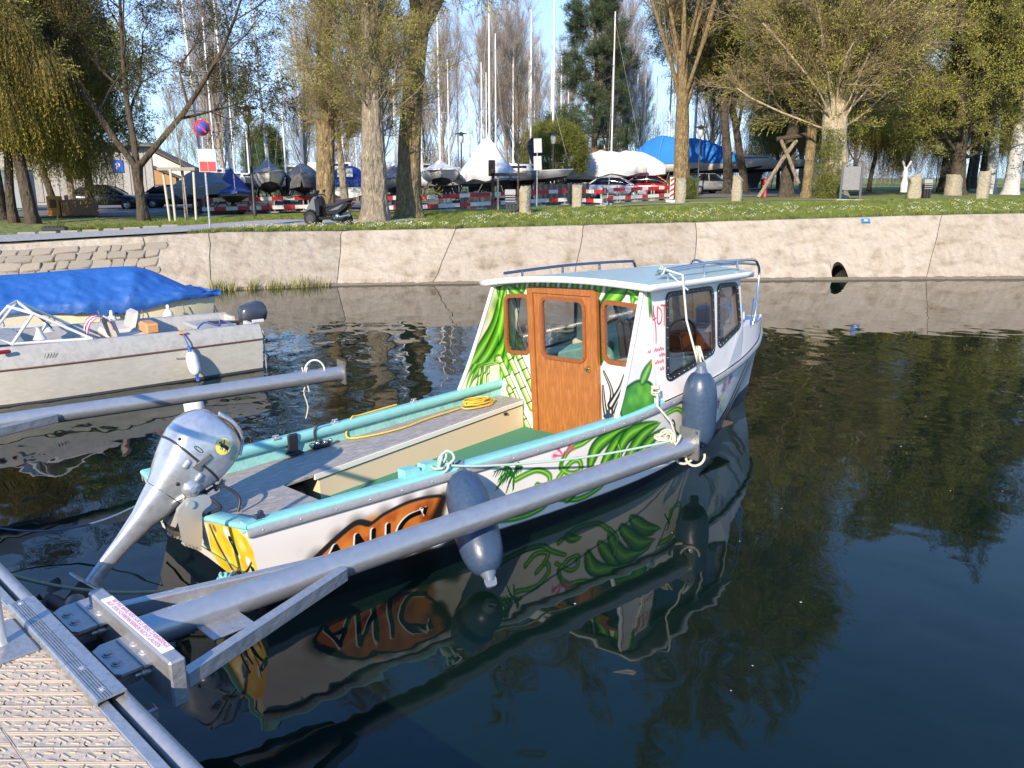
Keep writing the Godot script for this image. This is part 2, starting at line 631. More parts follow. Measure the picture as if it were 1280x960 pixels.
	for i in 5:
		var a = i * 2.4; var b = Vector3(cos(a) * 0.06 * i * 0.4, 0.09 + 0.012 * i, sin(a) * 0.06 * i * 0.4)
		mb.lathe([Vector2(0.004, -0.006), Vector2(0.019, 0), Vector2(0.004, 0.008)], 5, Transform3D(Basis(), b), false)
	scatter("daisies", mb.done(), tint("daisy", L(1, 1, 1), 0.7, L(0.3, 0.3, 0.3)), 400, "white daisies sprinkled over the lawn", func():
		var x = rng.randf_range(-8.0, 22.0)
		var c = sin(x * 0.8) * 1.5 + 4.0
		var d = clamp(c + rng.randfn() * 2.2, 0.6, 14.0)
		if x < -2.0 and d > 2.2: d = rng.randf_range(0.6, 2.2) if x > -6.5 else 0.7
		return ground_at(x, lin(WALL_TOP, x, 2) - d), [L(0.75, 0.75, 0.7), L(0.8, 0.8, 0.72), L(0.7, 0.7, 0.66), L(0.75, 0.6, 0.06)])

func tint(name: String, c: Color, rough: float, back := Color.BLACK) -> StandardMaterial3D:
	var m = flat(name, c, rough)
	m.vertex_color_use_as_albedo = true
	if back != Color.BLACK:
		m.backlight_enabled = true
		m.backlight = back
	return m

func lc(c: Color) -> Color:
	return c.srgb_to_linear()

func scatter(called: String, mesh: Mesh, mat: Material, n: int, label: String, where: Callable, cols: Array):
	var mm := MultiMesh.new()
	mm.transform_format = MultiMesh.TRANSFORM_3D
	mm.use_colors = true
	mm.mesh = mesh
	mm.instance_count = n
	for i in n:
		var b = Basis(Vector3.UP, rng.randf() * TAU).scaled(Vector3.ONE * rng.randf_range(0.7, 1.4))
		mm.set_instance_transform(i, Transform3D(b, where.call()))
		mm.set_instance_color(i, lc(cols[rng.randi() % cols.size()]))
	var o := MultiMeshInstance3D.new()
	o.multimesh = mm
	o.material_override = mat
	put(o, called)
	tag(o, label, "", "", "stuff")

func build_wall():
	var wall = thing("quay_wall", "sloping pale concrete quay wall along the far side of the water", "wall")
	var jo = [[-34.0, -34.0], [-26.0, -26.0], [-17.5, -17.0], [-9.95, -9.2], [-8.31, -7.95], [-4.89, -4.87], [-1.63, -2.23], [2.1, 1.75], [5.5, 5.28], [13.04, 12.19], [19.0, 18.4], [27.0, 26.6], [38.0, 38.0]]
	var n := FastNoiseLite.new(); n.seed = 4; n.frequency = 0.8
	var jx = func(k, v): return lerp(jo[k][1], jo[k][0], v) + n.get_noise_2d(k * 17.0, v * 2.6) * 0.09
	for k in jo.size() - 1:
		var v0 = -0.35
		var cols = 30 if k == 8 else 14
		var masonry = k == 2
		var grid = []
		var mb := MB.new()
		var rows = [0.0, 0.06, 0.09, 0.14, 0.25, 0.4, 0.55, 0.7, 0.85, 0.96, 0.99, 1.0, 1.02]
		for r in rows.size():
			var row = []
			for c in cols + 1:
				var f = float(c) / cols
				var v = lerp(v0, 1.0, min(rows[r], 1.0))
				if masonry: v = lerp(0.72, 1.0, min(rows[r], 1.0)) + (0.05 * n.get_noise_2d(c * 5.0, 3.0) if r == 0 else 0.0)
				if k == 8:   # the slab with the drain: its foot follows the arch of the opening
					if c >= 9 and c <= 23: f = (9.62 + 0.25 * sin((c - 16) / 7.0 * PI / 2) - jo[8][1]) / (jo[9][1] - jo[8][1])
					elif c < 9: f = 0.592 * c / 9.0
					else: f = lerp(0.665, 1.0, (c - 23) / 7.0)
					if c >= 9 and c <= 23:
						v = lerp(0.29 * cos((c - 16) / 7.0 * PI / 2) if c != 9 and c != 23 else v0, 1.0, min(rows[r], 1.0))
				var x = lerp(jx.call(k, v) + 0.011, jx.call(k + 1, v) - 0.011, f)
				if k == 8 and c >= 9 and c <= 23: x = lerp(jo[8][1] + (jo[9][1] - jo[8][1]) * f, x, smoothstep(0.3, 1.0, v))
				var p = wall_pt(x, v)
				var o = n.get_noise_2d(x * 1.5, v * 4.0) * 0.018 - (0.02 if (r == 0 or c == 0 or c == cols) else 0.0)
				p += Vector3(0, 0.7, 0.7) * o
				if rows[r] > 1.0: p += Vector3(0, -0.012, -0.42)
				row.append(p)
			grid.append(row)
		mb.sheet(grid, false)
		var mk = ["concrete_a", "concrete_b", "concrete_c"][k % 3]
		var b = [1.0, 0.93, 1.06][k % 3]
		var m = noisy(mk, [L(0.32 * b, 0.272 * b, 0.212 * b), L(0.36 * b, 0.31 * b, 0.245 * b), L(0.335 * b, 0.287 * b, 0.225 * b), L(0.385 * b, 0.335 * b, 0.268 * b), L(0.35 * b, 0.30 * b, 0.237 * b)], Vector3(0.35, 0.9, 0.35), 0.9, 1.1, 0.02)
		if not m.detail_enabled:
			m.detail_enabled = true
			m.detail_blend_mode = BaseMaterial3D.BLEND_MODE_MUL
			m.detail_albedo = noise_tex("grime", [Color(0.66, 0.62, 0.56), Color(0.9, 0.88, 0.85), Color(1, 1, 1), Color(1, 1, 1), Color(0.96, 0.95, 0.93)], 0.02, 6)
			m.detail_mask = noise_tex("white", [Color.WHITE, Color.WHITE], 0.01, 1, FastNoiseLite.TYPE_SIMPLEX, 16)
			m.detail_uv_layer = BaseMaterial3D.DETAIL_UV_2
			m.uv2_triplanar = true
			m.uv2_scale = Vector3(0.22, 0.5, 0.22)
		obj("slab", mb.done(), m, wall)
		if masonry:   # below the broken render: rough stones in courses
			var ms = []
			for q in 6:
				var sb := MB.new()
				var prof = []
				for e in [[-0.5, -0.5], [0.0, -0.54], [0.5, -0.5], [0.53, 0.0], [0.5, 0.5], [0.0, 0.53], [-0.5, 0.5], [-0.52, 0.0]]: prof.append(Vector2(e[0], e[1]) * rng.randf_range(0.86, 1.04))
				var r0 = []; var r1 = []; var r2 = []
				for e in prof:
					r0.append(Vector3(e.x, e.y, -0.5)); r1.append(Vector3(e.x, e.y, 0.25)); r2.append(Vector3(e.x * 0.9, e.y * 0.86, 0.42 + rng.randf_range(-0.14, 0.14)))
				sb.rings([r0, r1, r2], true, true)
				ms.append(sb.done())
			var v = -0.2
			var mm = [noisy("stone_a", [L(0.2, 0.17, 0.125), L(0.3, 0.255, 0.195)], Vector3.ONE, 0.9, 1.0), noisy("stone_b", [L(0.23, 0.19, 0.14), L(0.325, 0.275, 0.21)], Vector3.ONE, 0.9, 1.0), noisy("stone_c", [L(0.2, 0.18, 0.14), L(0.27, 0.235, 0.185)], Vector3.ONE, 0.9, 1.0)]
			while v < 0.78:
				var hv = rng.randf_range(0.1, 0.17)
				var x = -16.9
				while x < -9.5:
					var w = rng.randf_range(0.22, 0.62)
					var s = obj("stone", ms[rng.randi() % 6], mm[rng.randi() % 3], wall)
					var up = (wall_pt(x, 1.0) - wall_pt(x, 0.0)).normalized()
					var al = (wall_pt(x + 0.5, 0.5) - wall_pt(x - 0.5, 0.5)).normalized()
					s.transform = Transform3D(Basis((al + up * rng.randf_range(-0.09, 0.09)) * w * 1.0, up * hv * 1.76, al.cross(up) * 0.13), wall_pt(x + w / 2, v + hv / 2 + rng.randf_range(-0.01, 0.01)))
					x += w
				v += hv
			var back := MB.new()
			back.quad(wall_pt(-17.2, -0.3) + Vector3(0, -0.1, -0.12), wall_pt(-9.2, -0.3) + Vector3(0, -0.1, -0.12), wall_pt(-9.8, 0.9) + Vector3(0, -0.1, -0.12), wall_pt(-17.2, 0.9) + Vector3(0, -0.1, -0.12))
			obj("mortar_bed", back.done(), noisy("mortar", [L(0.17, 0.145, 0.11), L(0.25, 0.21, 0.16)], Vector3.ONE, 0.95, 0.6), wall)
	var seam := MB.new()   # dark packing behind the joints
	for k in range(1, jo.size() - 1):
		var pts = []
		for i in 9:
			var v = lerp(-0.3, 0.99, i / 8.0)
			pts.append(wall_pt(jx.call(k, v), v) + Vector3(0, -0.05, -0.05))
		seam.tube(pts, 0.03, 5)
		obj("joint_filler", seam.done(), flat("joint", L(0.1, 0.085, 0.065), 0.95), wall)
		seam = MB.new()
	# damp, weedy band where the water laps at the slabs
	var db := MB.new()
	var dg = [[], [], []]
	for i in 330:
		var x = -18.0 + i * 0.13
		if abs(x - 9.62) < 0.32: x = 9.3 if x < 9.62 else 9.94
		for k in 3: dg[k].append(wall_pt(x, [-0.2, 0.0, 0.03 + 0.02 * n.get_noise_2d(x * 3.0, 7.0) + 0.012 * n.get_noise_2d(x * 14.0, 2.0)][k]) + Vector3(0, 0.02, 0.028))
	db.sheet(dg, false)
	obj("damp_band", db.done(), noisy("damp", [L(0.07, 0.06, 0.04), L(0.16, 0.13, 0.09), L(0.1, 0.09, 0.055)], Vector3(1.5, 3, 1.5), 0.7, 0.6), wall)
	# drain outlet
	var fx = 9.62; var foot = wall_pt(fx, 0.0)
	var pm := MB.new()
	var ro = []; var rings = []
	for d in [-0.02, 1.4]:
		var ring = []
		for i in 15:
			var a = PI * i / 14.0
			ring.append(Vector3(fx + 0.25 * cos(a), 0.40 * sin(a), foot.z - 0.03 - d * 1.1 - 0.29 * sin(a)))
		rings.append(ring)
	pm.rings(rings, false, false)
	var e = rings[1]
	for i in 14: pm.tri(e[i], e[i + 1], Vector3(fx, 0, e[0].z))
	obj("drain_pipe", pm.done(), noisy("drain_inside", [L(0.025, 0.023, 0.02), L(0.04, 0.036, 0.03)], Vector3.ONE, 0.95, 0.5), wall)
	# the little blue plate at the wall's lip
	var pl := MB.new(); pl.cbox(Vector3.ZERO, Vector3(0.26, 0.15, 0.012), 0.004)
	var bp = thing("berth_plate", "small blue plate fixed at the lip of the quay wall", "plate", wall_pt(10.65, 0.93) + Vector3(0, 0.03, 0.04))
	bp.rotation.x = -0.75
	obj("plate", pl.done(), flat("plate_blue", L(0.03, 0.2, 0.6), 0.4), bp)
	var pw := MB.new(); pw.box(Vector3(0, 0.0, 0.009), Vector3(0.1, 0.05, 0.004)); obj("mark", pw.done(), flat("plate_white", L(0.75, 0.78, 0.8), 0.4), bp)
	# a few flecks drifting on the water
	var fk := MB.new(); fk.lathe([Vector2(0.002, 0.0), Vector2(0.008, 0.002), Vector2(0.002, 0.003)], 6)
	scatter("floating_flecks", fk.done(), tint("fleck", L(1, 1, 1), 0.8), 60, "small pale flecks and petals drifting on the water", func():
		return Vector3(rng.randf_range(-6.0, 9.0), 0.006, rng.randf_range(-17.0, -4.0)), [L(0.5, 0.48, 0.42), L(0.3, 0.28, 0.15), L(0.4, 0.4, 0.38)])
	# yellow reeds at the foot of the wall
	var rb := MB.new()
	for i in 7:
		var a = i * 2.4
		var b = Vector3(cos(a), 0, sin(a)) * 0.05
		var tip = b * 2.5 + Vector3(0, rng.randf_range(0.12, 0.34), 0)
		rb.sharp(); rb.tri(b - Vector3(0.01, 0, 0), b + Vector3(0.01, 0, 0), tip)
	scatter("reeds", rb.done(), tint("reed", L(1, 1, 1), 0.8, L(0.2, 0.2, 0.08)), 75, "yellowish reeds along the foot of the quay wall", func():
		var x = -7.9 + pow(rng.randf(), 1.5) * 2.9
		return wall_pt(x, 0.0) + Vector3(0, -0.05, rng.randf_range(0.0, 0.16)), [L(0.3, 0.26, 0.08), L(0.22, 0.22, 0.06), L(0.4, 0.34, 0.15)])

# ---------------------------------------------------------------- pier and mooring arms
const PIER = Vector3(-1.758, -0.596, -3.123)
const PIER_UNIT = 1.2056
const PIER_AXIS = Vector3(0.7249, 0, 0.6889)

func pier_xf(x := 0.0) -> Transform3D:   # x along the edge, y up, z towards the deck
	return Transform3D(Basis(PIER_AXIS, Vector3.UP, PIER_AXIS.cross(Vector3.UP)) * PIER_UNIT, PIER + PIER_AXIS * x * PIER_UNIT)

func galv(name: String, b := 1.0) -> StandardMaterial3D:
	var m = noisy(name, [L(0.36 * b, 0.365 * b, 0.37 * b), L(0.43 * b, 0.43 * b, 0.43 * b), L(0.39 * b, 0.39 * b, 0.395 * b), L(0.46 * b, 0.46 * b, 0.455 * b)], Vector3(1.6, 1.6, 1.6), 0.42, 0.25, 0.03, 0.55)
	m.roughness_texture = noise_tex("galv_rough", [Color(0.55, 0.55, 0.55), Color(1, 1, 1)], 0.03)
	m.roughness = 0.5
	return m

func bolt(mb: MB, at: Vector3, r := 0.014, h := 0.012, turn := 0.3):
	mb.sharp()
	var a = []; var b = []; var c = []
	for i in 6:
		var t = TAU * i / 6 + turn
		a.append(at + Vector3(cos(t) * r, 0, sin(t) * r)); b.append(at + Vector3(cos(t) * r, h * 0.8, sin(t) * r)); c.append(at + Vector3(cos(t) * r * 0.8, h, sin(t) * r * 0.8))
	for i in 6:
		var j = (i + 1) % 6
		mb.quad(a[i], a[j], b[j], b[i]); mb.quad(b[i], b[j], c[j], c[i])
		mb.tri(c[i], c[j], at + Vector3(0, h, 0))
	mb.lathe([Vector2(r * 1.45, 0.0), Vector2(r * 1.45, 0.003), Vector2(r, 0.004)], 12, Transform3D(Basis(), at), false)

func build_pier():
	var p = thing("pier", "mooring pier with beige lattice decking and a grey metal edge", "pier")
	p.transform = pier_xf()
	var steel = galv("edge_steel", 0.95)
	var mb := MB.new()
	# edge angle, its gap strip and the fender tube outside it
	mb.cbox(Vector3(-2.0, 1.075, 0.022), Vector3(14.0, 0.05, 0.042), 0.004)
	mb.cbox(Vector3(-2.0, 0.98, 0.046), Vector3(14.0, 0.14, 0.006), 0.002)
	obj("edge_beam", mb.done(), steel, p)
	mb = MB.new()
	mb.tube([Vector3(-9, 1.062, -0.052), Vector3(5, 1.062, -0.052)], 0.033, 18)
	obj("edge_tube", mb.done(), steel, p)
	mb = MB.new()
	mb.box(Vector3(-2, 1.03, -0.01), Vector3(14.0, 0.04, 0.02))
	obj("rubber_strip", mb.done(), flat("black_rubber", L(0.012, 0.012, 0.013), 0.7), p)
	mb = MB.new()
	mb.cbox(Vector3(-2, 0.84, 0.02), Vector3(14.0, 0.3, 0.08), 0.01)
	for i in 8: mb.cbox(Vector3(-8 + i * 1.9, 0.86, 0.8), Vector3(0.08, 0.22, 1.5), 0.01)
	obj("beam", mb.done(), galv("beam_steel", 0.6), p)
	for i in 3:
		mb = MB.new(); mb.lathe([Vector2(0.15, -1.5), Vector2(0.15, 0.75)], 20, Transform3D(Basis(), Vector3(-6.5 + i * 5.2, 0, 0.9)))
		obj("pile", mb.done(), galv("pile_steel", 0.6), p)
	# lattice planks laid askew between the beams; each is a piece with ribs and drain slots
	var cream = noisy("deck_cream", [L(0.46, 0.37, 0.275), L(0.52, 0.42, 0.315), L(0.49, 0.395, 0.295), L(0.55, 0.45, 0.34)], Vector3(2.5, 2.5, 2.5), 0.75, 0.35, 0.03)
	var cream2 = noisy("deck_cream_worn", [L(0.42, 0.34, 0.255), L(0.5, 0.405, 0.305), L(0.46, 0.37, 0.28), L(0.52, 0.425, 0.32)], Vector3(2.5, 2.5, 2.5), 0.8, 0.35, 0.03)
	var dirx = Vector2(0.7249, -0.6889)
	var wid = 0.262; var ln = wid / 0.6889
	var variants = []
	for q in 3:
		mb = MB.new()
		var fm = func(a, b): return Vector2(a / 0.6889, 0) * 1.0 + dirx * b
		var at = func(u, w): return Vector2(w / 0.6889, 0) + Vector2(dirx.x, dirx.y) * u   # u along the plank, w across
		var outer = PackedVector2Array([at.call(0, 0), at.call(ln, 0), at.call(ln, 0.0705), at.call(0, 0.0705)])
		var holes = []
		var sh = q * 0.06
		for k in 2:
			for e in [[0.03, 0.05], [0.006, 0.014]]:
				var u = sh + 0.03 + k * 0.17 + e[0]
				if u > 0.01 and u < ln - 0.02:
					holes.append(PackedVector2Array([at.call(u, e[1]), at.call(u + 0.012, e[1]), at.call(u + 0.012, e[1] + 0.014), at.call(u, e[1] + 0.014)]))
		panel(mb, outer, holes, func(pt, sd): return Vector3(pt.x, -0.03 * sd, pt.y))
		for k in 22:
			var u0 = 0.012 + k * 0.0162 + rng.randf() * 0.006
			var w0 = [0.012, 0.045, 0.028, 0.056, 0.02][k % 5] + rng.randf() * 0.005
			var rl = rng.randf_range(0.016, 0.03)
			var an = [0.25, -0.3, 0.9, 0.1, -0.9][(k * 3 + q) % 5]
			if u0 + rl > ln - 0.01: continue
			var A = at.call(u0, w0); var B = at.call(u0 + rl * cos(an), clamp(w0 + rl * sin(an), 0.006, 0.064))
			var A3 = Vector3(A.x, 0, A.y); var B3 = Vector3(B.x, 0, B.y)
			var d = (B3 - A3).normalized()
			mb.box((A3 + B3) / 2 + Vector3(0, 0.001, 0), Vector3(A3.distance_to(B3), 0.0048, 0.0034), Basis(d, Vector3.UP, d.cross(Vector3.UP)))
		for e in [0.002, 0.0685]:   # the low lips along either side
			var A = at.call(0.002, e); var B = at.call(ln - 0.002, e)
			var A3 = Vector3(A.x, 0, A.y); var B3 = Vector3(B.x, 0, B.y)
			var d = (B3 - A3).normalized()
			mb.box((A3 + B3) / 2 + Vector3(0, 0.001, 0), Vector3(A3.distance_to(B3), 0.004, 0.003), Basis(d, Vector3.UP, d.cross(Vector3.UP)))
		variants.append(mb.done())
	for band in 4:
		for k in 40:
			var x = -2.9 + k * 0.1063
			var z = 0.306 + band * 0.268
			if band == 0 and x < -0.9 and x > -1.2: pass
			var o = obj("plank", variants[(k + band) % 3], cream if (k * 7 + band * 3) % 5 else cream2, p)
			o.position = Vector3(x + band * 0.013, 1.094 + 0.0015 * ((k * 5 + band) % 3), z)
	for band in 4:
		mb = MB.new()
		mb.box(Vector3(-0.5, 1.086, 0.3085 + band * 0.268), Vector3(5.6, 0.02, 0.003))
		obj("seam_strip", mb.done(), cream2, p)
	mb = MB.new()
	mb.cbox(Vector3(-6.0, 1.08, 0.6), Vector3(6.2, 0.03, 1.06), 0.005)
	mb.cbox(Vector3(3.3, 1.08, 0.6), Vector3(3.8, 0.03, 1.06), 0.005)
	mb.cbox(Vector3(-2.0, 1.08, 1.34), Vector3(14, 0.03, 0.4), 0.005)
	obj("plain_decking", mb.done(), cream2, p)
	# grooved aluminium cover plate over the hinges
	var cp = part("cover_plate", p)
	mb = MB.new()
	var prof = PackedVector2Array()
	prof.append(Vector2(-0.06, 1.07)); prof.append(Vector2(-0.06, 1.122)); prof.append(Vector2(-0.056, 1.126))
	for i in 5:
		var z = -0.012 + i * 0.0095
		prof.append(Vector2(z, 1.126)); prof.append(Vector2(z + 0.0012, 1.1215)); prof.append(Vector2(z + 0.0042, 1.1215)); prof.append(Vector2(z + 0.0054, 1.126))
	prof.append(Vector2(0.04, 1.126)); prof.append(Vector2(0.046, 1.12)); prof.append(Vector2(0.05, 1.103)); prof.append(Vector2(0.044, 1.102))
	prof.append(Vector2(0.04, 1.115)); prof.append(Vector2(-0.054, 1.117)); prof.append(Vector2(-0.054, 1.07))
	mb.prism(prof, 0.985, Transform3D(Basis(Vector3(0, 0, 1), Vector3(0, 1, 0), Vector3(-1, 0, 0)), Vector3(-0.44, 0, 0)))
	obj("grooved_plate", mb.done(), noisy("alu", [L(0.36, 0.37, 0.38), L(0.44, 0.45, 0.46)], Vector3(2, 2, 2), 0.42, 0.15, 0.03, 0.7), cp)
	for x in [-0.9, -0.7, -0.2, -0.01]:
		mb = MB.new(); bolt(mb, Vector3(x, 1.122, 0.002), 0.011, 0.008, x)
		obj("screw", mb.done(), galv("bolt_zinc", 1.15), cp)
	# railing post on its foot plate
	var rp = part("rail_post", p)
	mb = MB.new(); mb.cbox(Vector3(-0.66, 1.1015, 0.135), Vector3(0.34, 0.009, 0.15), 0.002); obj("foot_plate", mb.done(), galv("alu_plate", 0.85), rp)
	mb = MB.new(); mb.lathe([Vector2(0.026, 1.105), Vector2(0.021, 1.115), Vector2(0.021, 2.15)], 20, Transform3D(Basis(), Vector3(-0.64, 0, 0.15)))
	mb.tube([Vector3(-0.64, 2.15, 0.15), Vector3(-3.6, 2.15, 0.15)], 0.021, 16)
	obj("post", mb.done(), galv("alu_tube", 1.15), rp)
	# small rubber fender under the edge
	var fd := MB.new()
	fd.lathe([Vector2(0.02, -0.09), Vector2(0.055, -0.09), Vector2(0.062, -0.07), Vector2(0.062, 0.07), Vector2(0.055, 0.09), Vector2(0.02, 0.09)], 20, Transform3D(Basis(Vector3(0, 1, 0), Vector3(0.3, 0, 0.95).normalized(), Vector3(0.95, 0, -0.3).normalized()), Vector3.ZERO))
	var f = thing("rubber_roller", "small dark rubber roller beside the pier edge under the cover plate", "roller")
	f.position = pier_xf() * Vector3(-1.12, 0.9, -0.26)
	obj("roller_body", fd.done(), flat("roller", L(0.03, 0.032, 0.036), 0.4), f)
	fd = MB.new(); fd.tube([Vector3(-0.03, 0, -0.12), Vector3(0.04, 0, 0.13)], 0.018, 10); obj("axle", fd.done(), galv("axle", 0.9), f)

func build_arm(label: String, x0: float, tip: Vector3, with_label: bool):
	var arm = thing("mooring_boom", label, "mooring boom", Vector3.ZERO, 0.0, "mooring arms hinged to the pier")
	arm.transform = pier_xf(x0)
	var g = galv("arm_galv", 0.92)
	var mb := MB.new()
	mb.cbox(Vector3(0, 1.0, -0.2815), Vector3(0.82, 0.2, 0.066), 0.008)
	obj("hinge_beam", mb.done(), g, arm)
	var a = Vector3(-0.09, 0.985, -0.31)
	var b = arm.transform.affine_inverse() * tip
	mb = MB.new()
	mb.tube(line(a, b, 12), 0.0715, 28)
	obj("tube", mb.done(), noisy("arm_tube", [L(0.36, 0.36, 0.365), L(0.43, 0.43, 0.43), L(0.39, 0.39, 0.39), L(0.46, 0.455, 0.445), L(0.41, 0.405, 0.39)], Vector3(0.7, 2.0, 0.7), 0.38, 0.12, 0.025, 0.65), arm)
	var d = (b - a).normalized()
	for sx in [-1, 1]:
		var p = Vector3(sx * 0.37, 1.0, -0.315); var q = a + d * 0.98 + Vector3(sx * 0.08, 0.012, 0)
		var dd = (q - p).normalized()
		mb = MB.new()
		var len = p.distance_to(q)
		var bs = Basis(dd, Vector3.UP, dd.cross(Vector3.UP)).orthonormalized()
		mb.cbox(p.lerp(q, 0.5) + Vector3(0, -0.02, 0), Vector3(len, 0.075, 0.05), 0.006, bs)
		obj("brace", mb.done(), g, arm)
		mb = MB.new()
		mb.cbox(a + d * 0.34 + Vector3(sx * 0.13, -0.03, 0), Vector3(0.16, 0.008, 0.2), 0.002)
		obj("gusset", mb.done(), g, arm)
	for tx in [[-0.36, -0.245], [0.11, 0.245]]:
		var cx = tx[0] + 0.02 if tx[0] < 0 else tx[0]
		mb = MB.new()
		mb.prism(PackedVector2Array([Vector2(cx - 0.125, 0.205), Vector2(cx - 0.155, 0.245), Vector2(cx - 0.155, 0.315), Vector2(cx + 0.125, 0.315), Vector2(cx + 0.125, 0.225), Vector2(cx + 0.1, 0.205)]), 0.012, Transform3D(Basis(Vector3(1, 0, 0), Vector3(0, 0, -1), Vector3(0, 1, 0)), Vector3(0, 1.022, 0.09)))
		mb.cbox(Vector3(cx, 0.93, -0.16), Vector3(0.05, 0.05, 0.16), 0.006)
		obj("hinge_lug", mb.done(), galv("lug", 0.8), arm)
		mb = MB.new()
		mb.prism(PackedVector2Array([Vector2(cx - 0.14, 0.0), Vector2(cx - 0.14, 0.06), Vector2(cx - 0.11, 0.09), Vector2(cx + 0.12, 0.09), Vector2(cx + 0.14, 0.05), Vector2(cx + 0.14, 0.0)]), 0.012, Transform3D(Basis(Vector3(1, 0, 0), Vector3(0, 0, -1), Vector3(0, 1, 0)), Vector3(0, 1.03, -0.215)))
		obj("beam_lug", mb.done(), g, arm)
		for k in [-0.045, 0.045]:
			mb = MB.new(); bolt(mb, Vector3(cx + k, 1.036, -0.255), 0.015, 0.014, k * 9)
			obj("bolt", mb.done(), galv("bolt_zinc", 1.15), arm)
			mb = MB.new(); bolt(mb, Vector3(cx + k - 0.01, 1.028, -0.15), 0.015, 0.012, k * 5)
			obj("bolt", mb.done(), galv("bolt_dull", 0.7), arm)
		mb = MB.new()
		mb.tube([Vector3(cx + 0.1, 0.985, -0.248), Vector3(cx + 0.1, 0.985, -0.215)], 0.017, 6)
		mb.tube([Vector3(cx + 0.1, 0.985, -0.22), Vector3(cx + 0.1, 0.985, -0.19)], 0.009, 8)
		obj("stud", mb.done(), galv("bolt_zinc", 1.15), arm)
	mb = MB.new()
	mb.cbox(Vector3(-0.25, 0.86, -0.12), Vector3(0.05, 0.06, 0.26), 0.008); mb.cbox(Vector3(0.28, 0.84, -0.1), Vector3(0.05, 0.06, 0.26), 0.008)
	mb.cbox(Vector3(0.02, 0.8, -0.16), Vector3(0.8, 0.07, 0.07), 0.008)
	obj("under_frame", mb.done(), galv("under", 0.75), arm)
	# end plate
	mb = MB.new()
	var bs2 = Basis(d.cross(Vector3.UP).normalized(), Vector3.UP, d)
	var hole = PackedVector2Array()
	for i in 10: hole.append(Vector2(0.065 + 0.014 * cos(TAU * i / 10), 0.105 + 0.014 * sin(TAU * i / 10)))
	panel(mb, round_poly([Vector2(-0.09, -0.105), Vector2(0.09, -0.105), Vector2(0.09, 0.13), Vector2(-0.09, 0.13)], 0.012, 2), [hole], func(pt, sd): return b + bs2 * Vector3(pt.x, pt.y, 0.012 * sd))
	obj("end_plate", mb.done(), galv("end_plate", 0.55), arm)
	if with_label:
		var lb = part("warning_label", arm)
		mb = MB.new(); mb.cbox(Vector3(0.02, 1.1022, -0.284), Vector3(0.61, 0.003, 0.05), 0.0008); obj("sticker", mb.done(), flat("sticker_white", L(0.78, 0.77, 0.77), 0.45), lb)
		var red = flat("sticker_red", L(0.55, 0.06, 0.13), 0.5)
		for t in [["NE PAS MARCHER SUR LE BRAS D'AMARRAGE", -0.296, 0.0], ["AUF DEN SCHWENKARMEN NICHT LAUFEN", -0.273, -0.012]]:
			var tm = text_mesh(t[0], 0.0165, 0.0006)
			var o = obj("lettering", tm, red, lb)
			var w = tm.get_aabb().size.x
			o.transform = Transform3D(Basis(Vector3(0.54 / w * (1.0 if t[2] == 0.0 else 0.95), 0, 0), Vector3(0, 0, -1.0), Vector3(0, 1, 0)), Vector3(0.03 + t[2], 1.1042, t[1]))

func rope_mat(name: String, c1: Color, c2: Color) -> StandardMaterial3D:
	return noisy(name, [c1, c2, c1, c2], Vector3(9, 9, 9), 0.85, 0.8, 0.06)

func rope(called: String, label: String, pts: Array, r: float, m: Material, group := "") -> Node3D:
	var mb := MB.new()
	mb.tube(pts, r, 7)
	return tag(obj(called, mb.done(), m), label, "rope", group)

func coil(c: Vector3, r: float, turns: int, bs: Basis, thick: float, seed: int) -> Array:
	var o = []
	var g := RandomNumberGenerator.new(); g.seed = seed
	for i in turns * 12:
		var a = TAU * i / 12.0
		var rr = r * (0.75 + 0.25 * sin(i * 0.37)) * (0.9 + 0.2 * g.randf())
		o.append(c + bs * Vector3(cos(a) * rr, thick * (float(i) / 12.0) * 0.6, sin(a) * rr))
	return spline(o, 2)

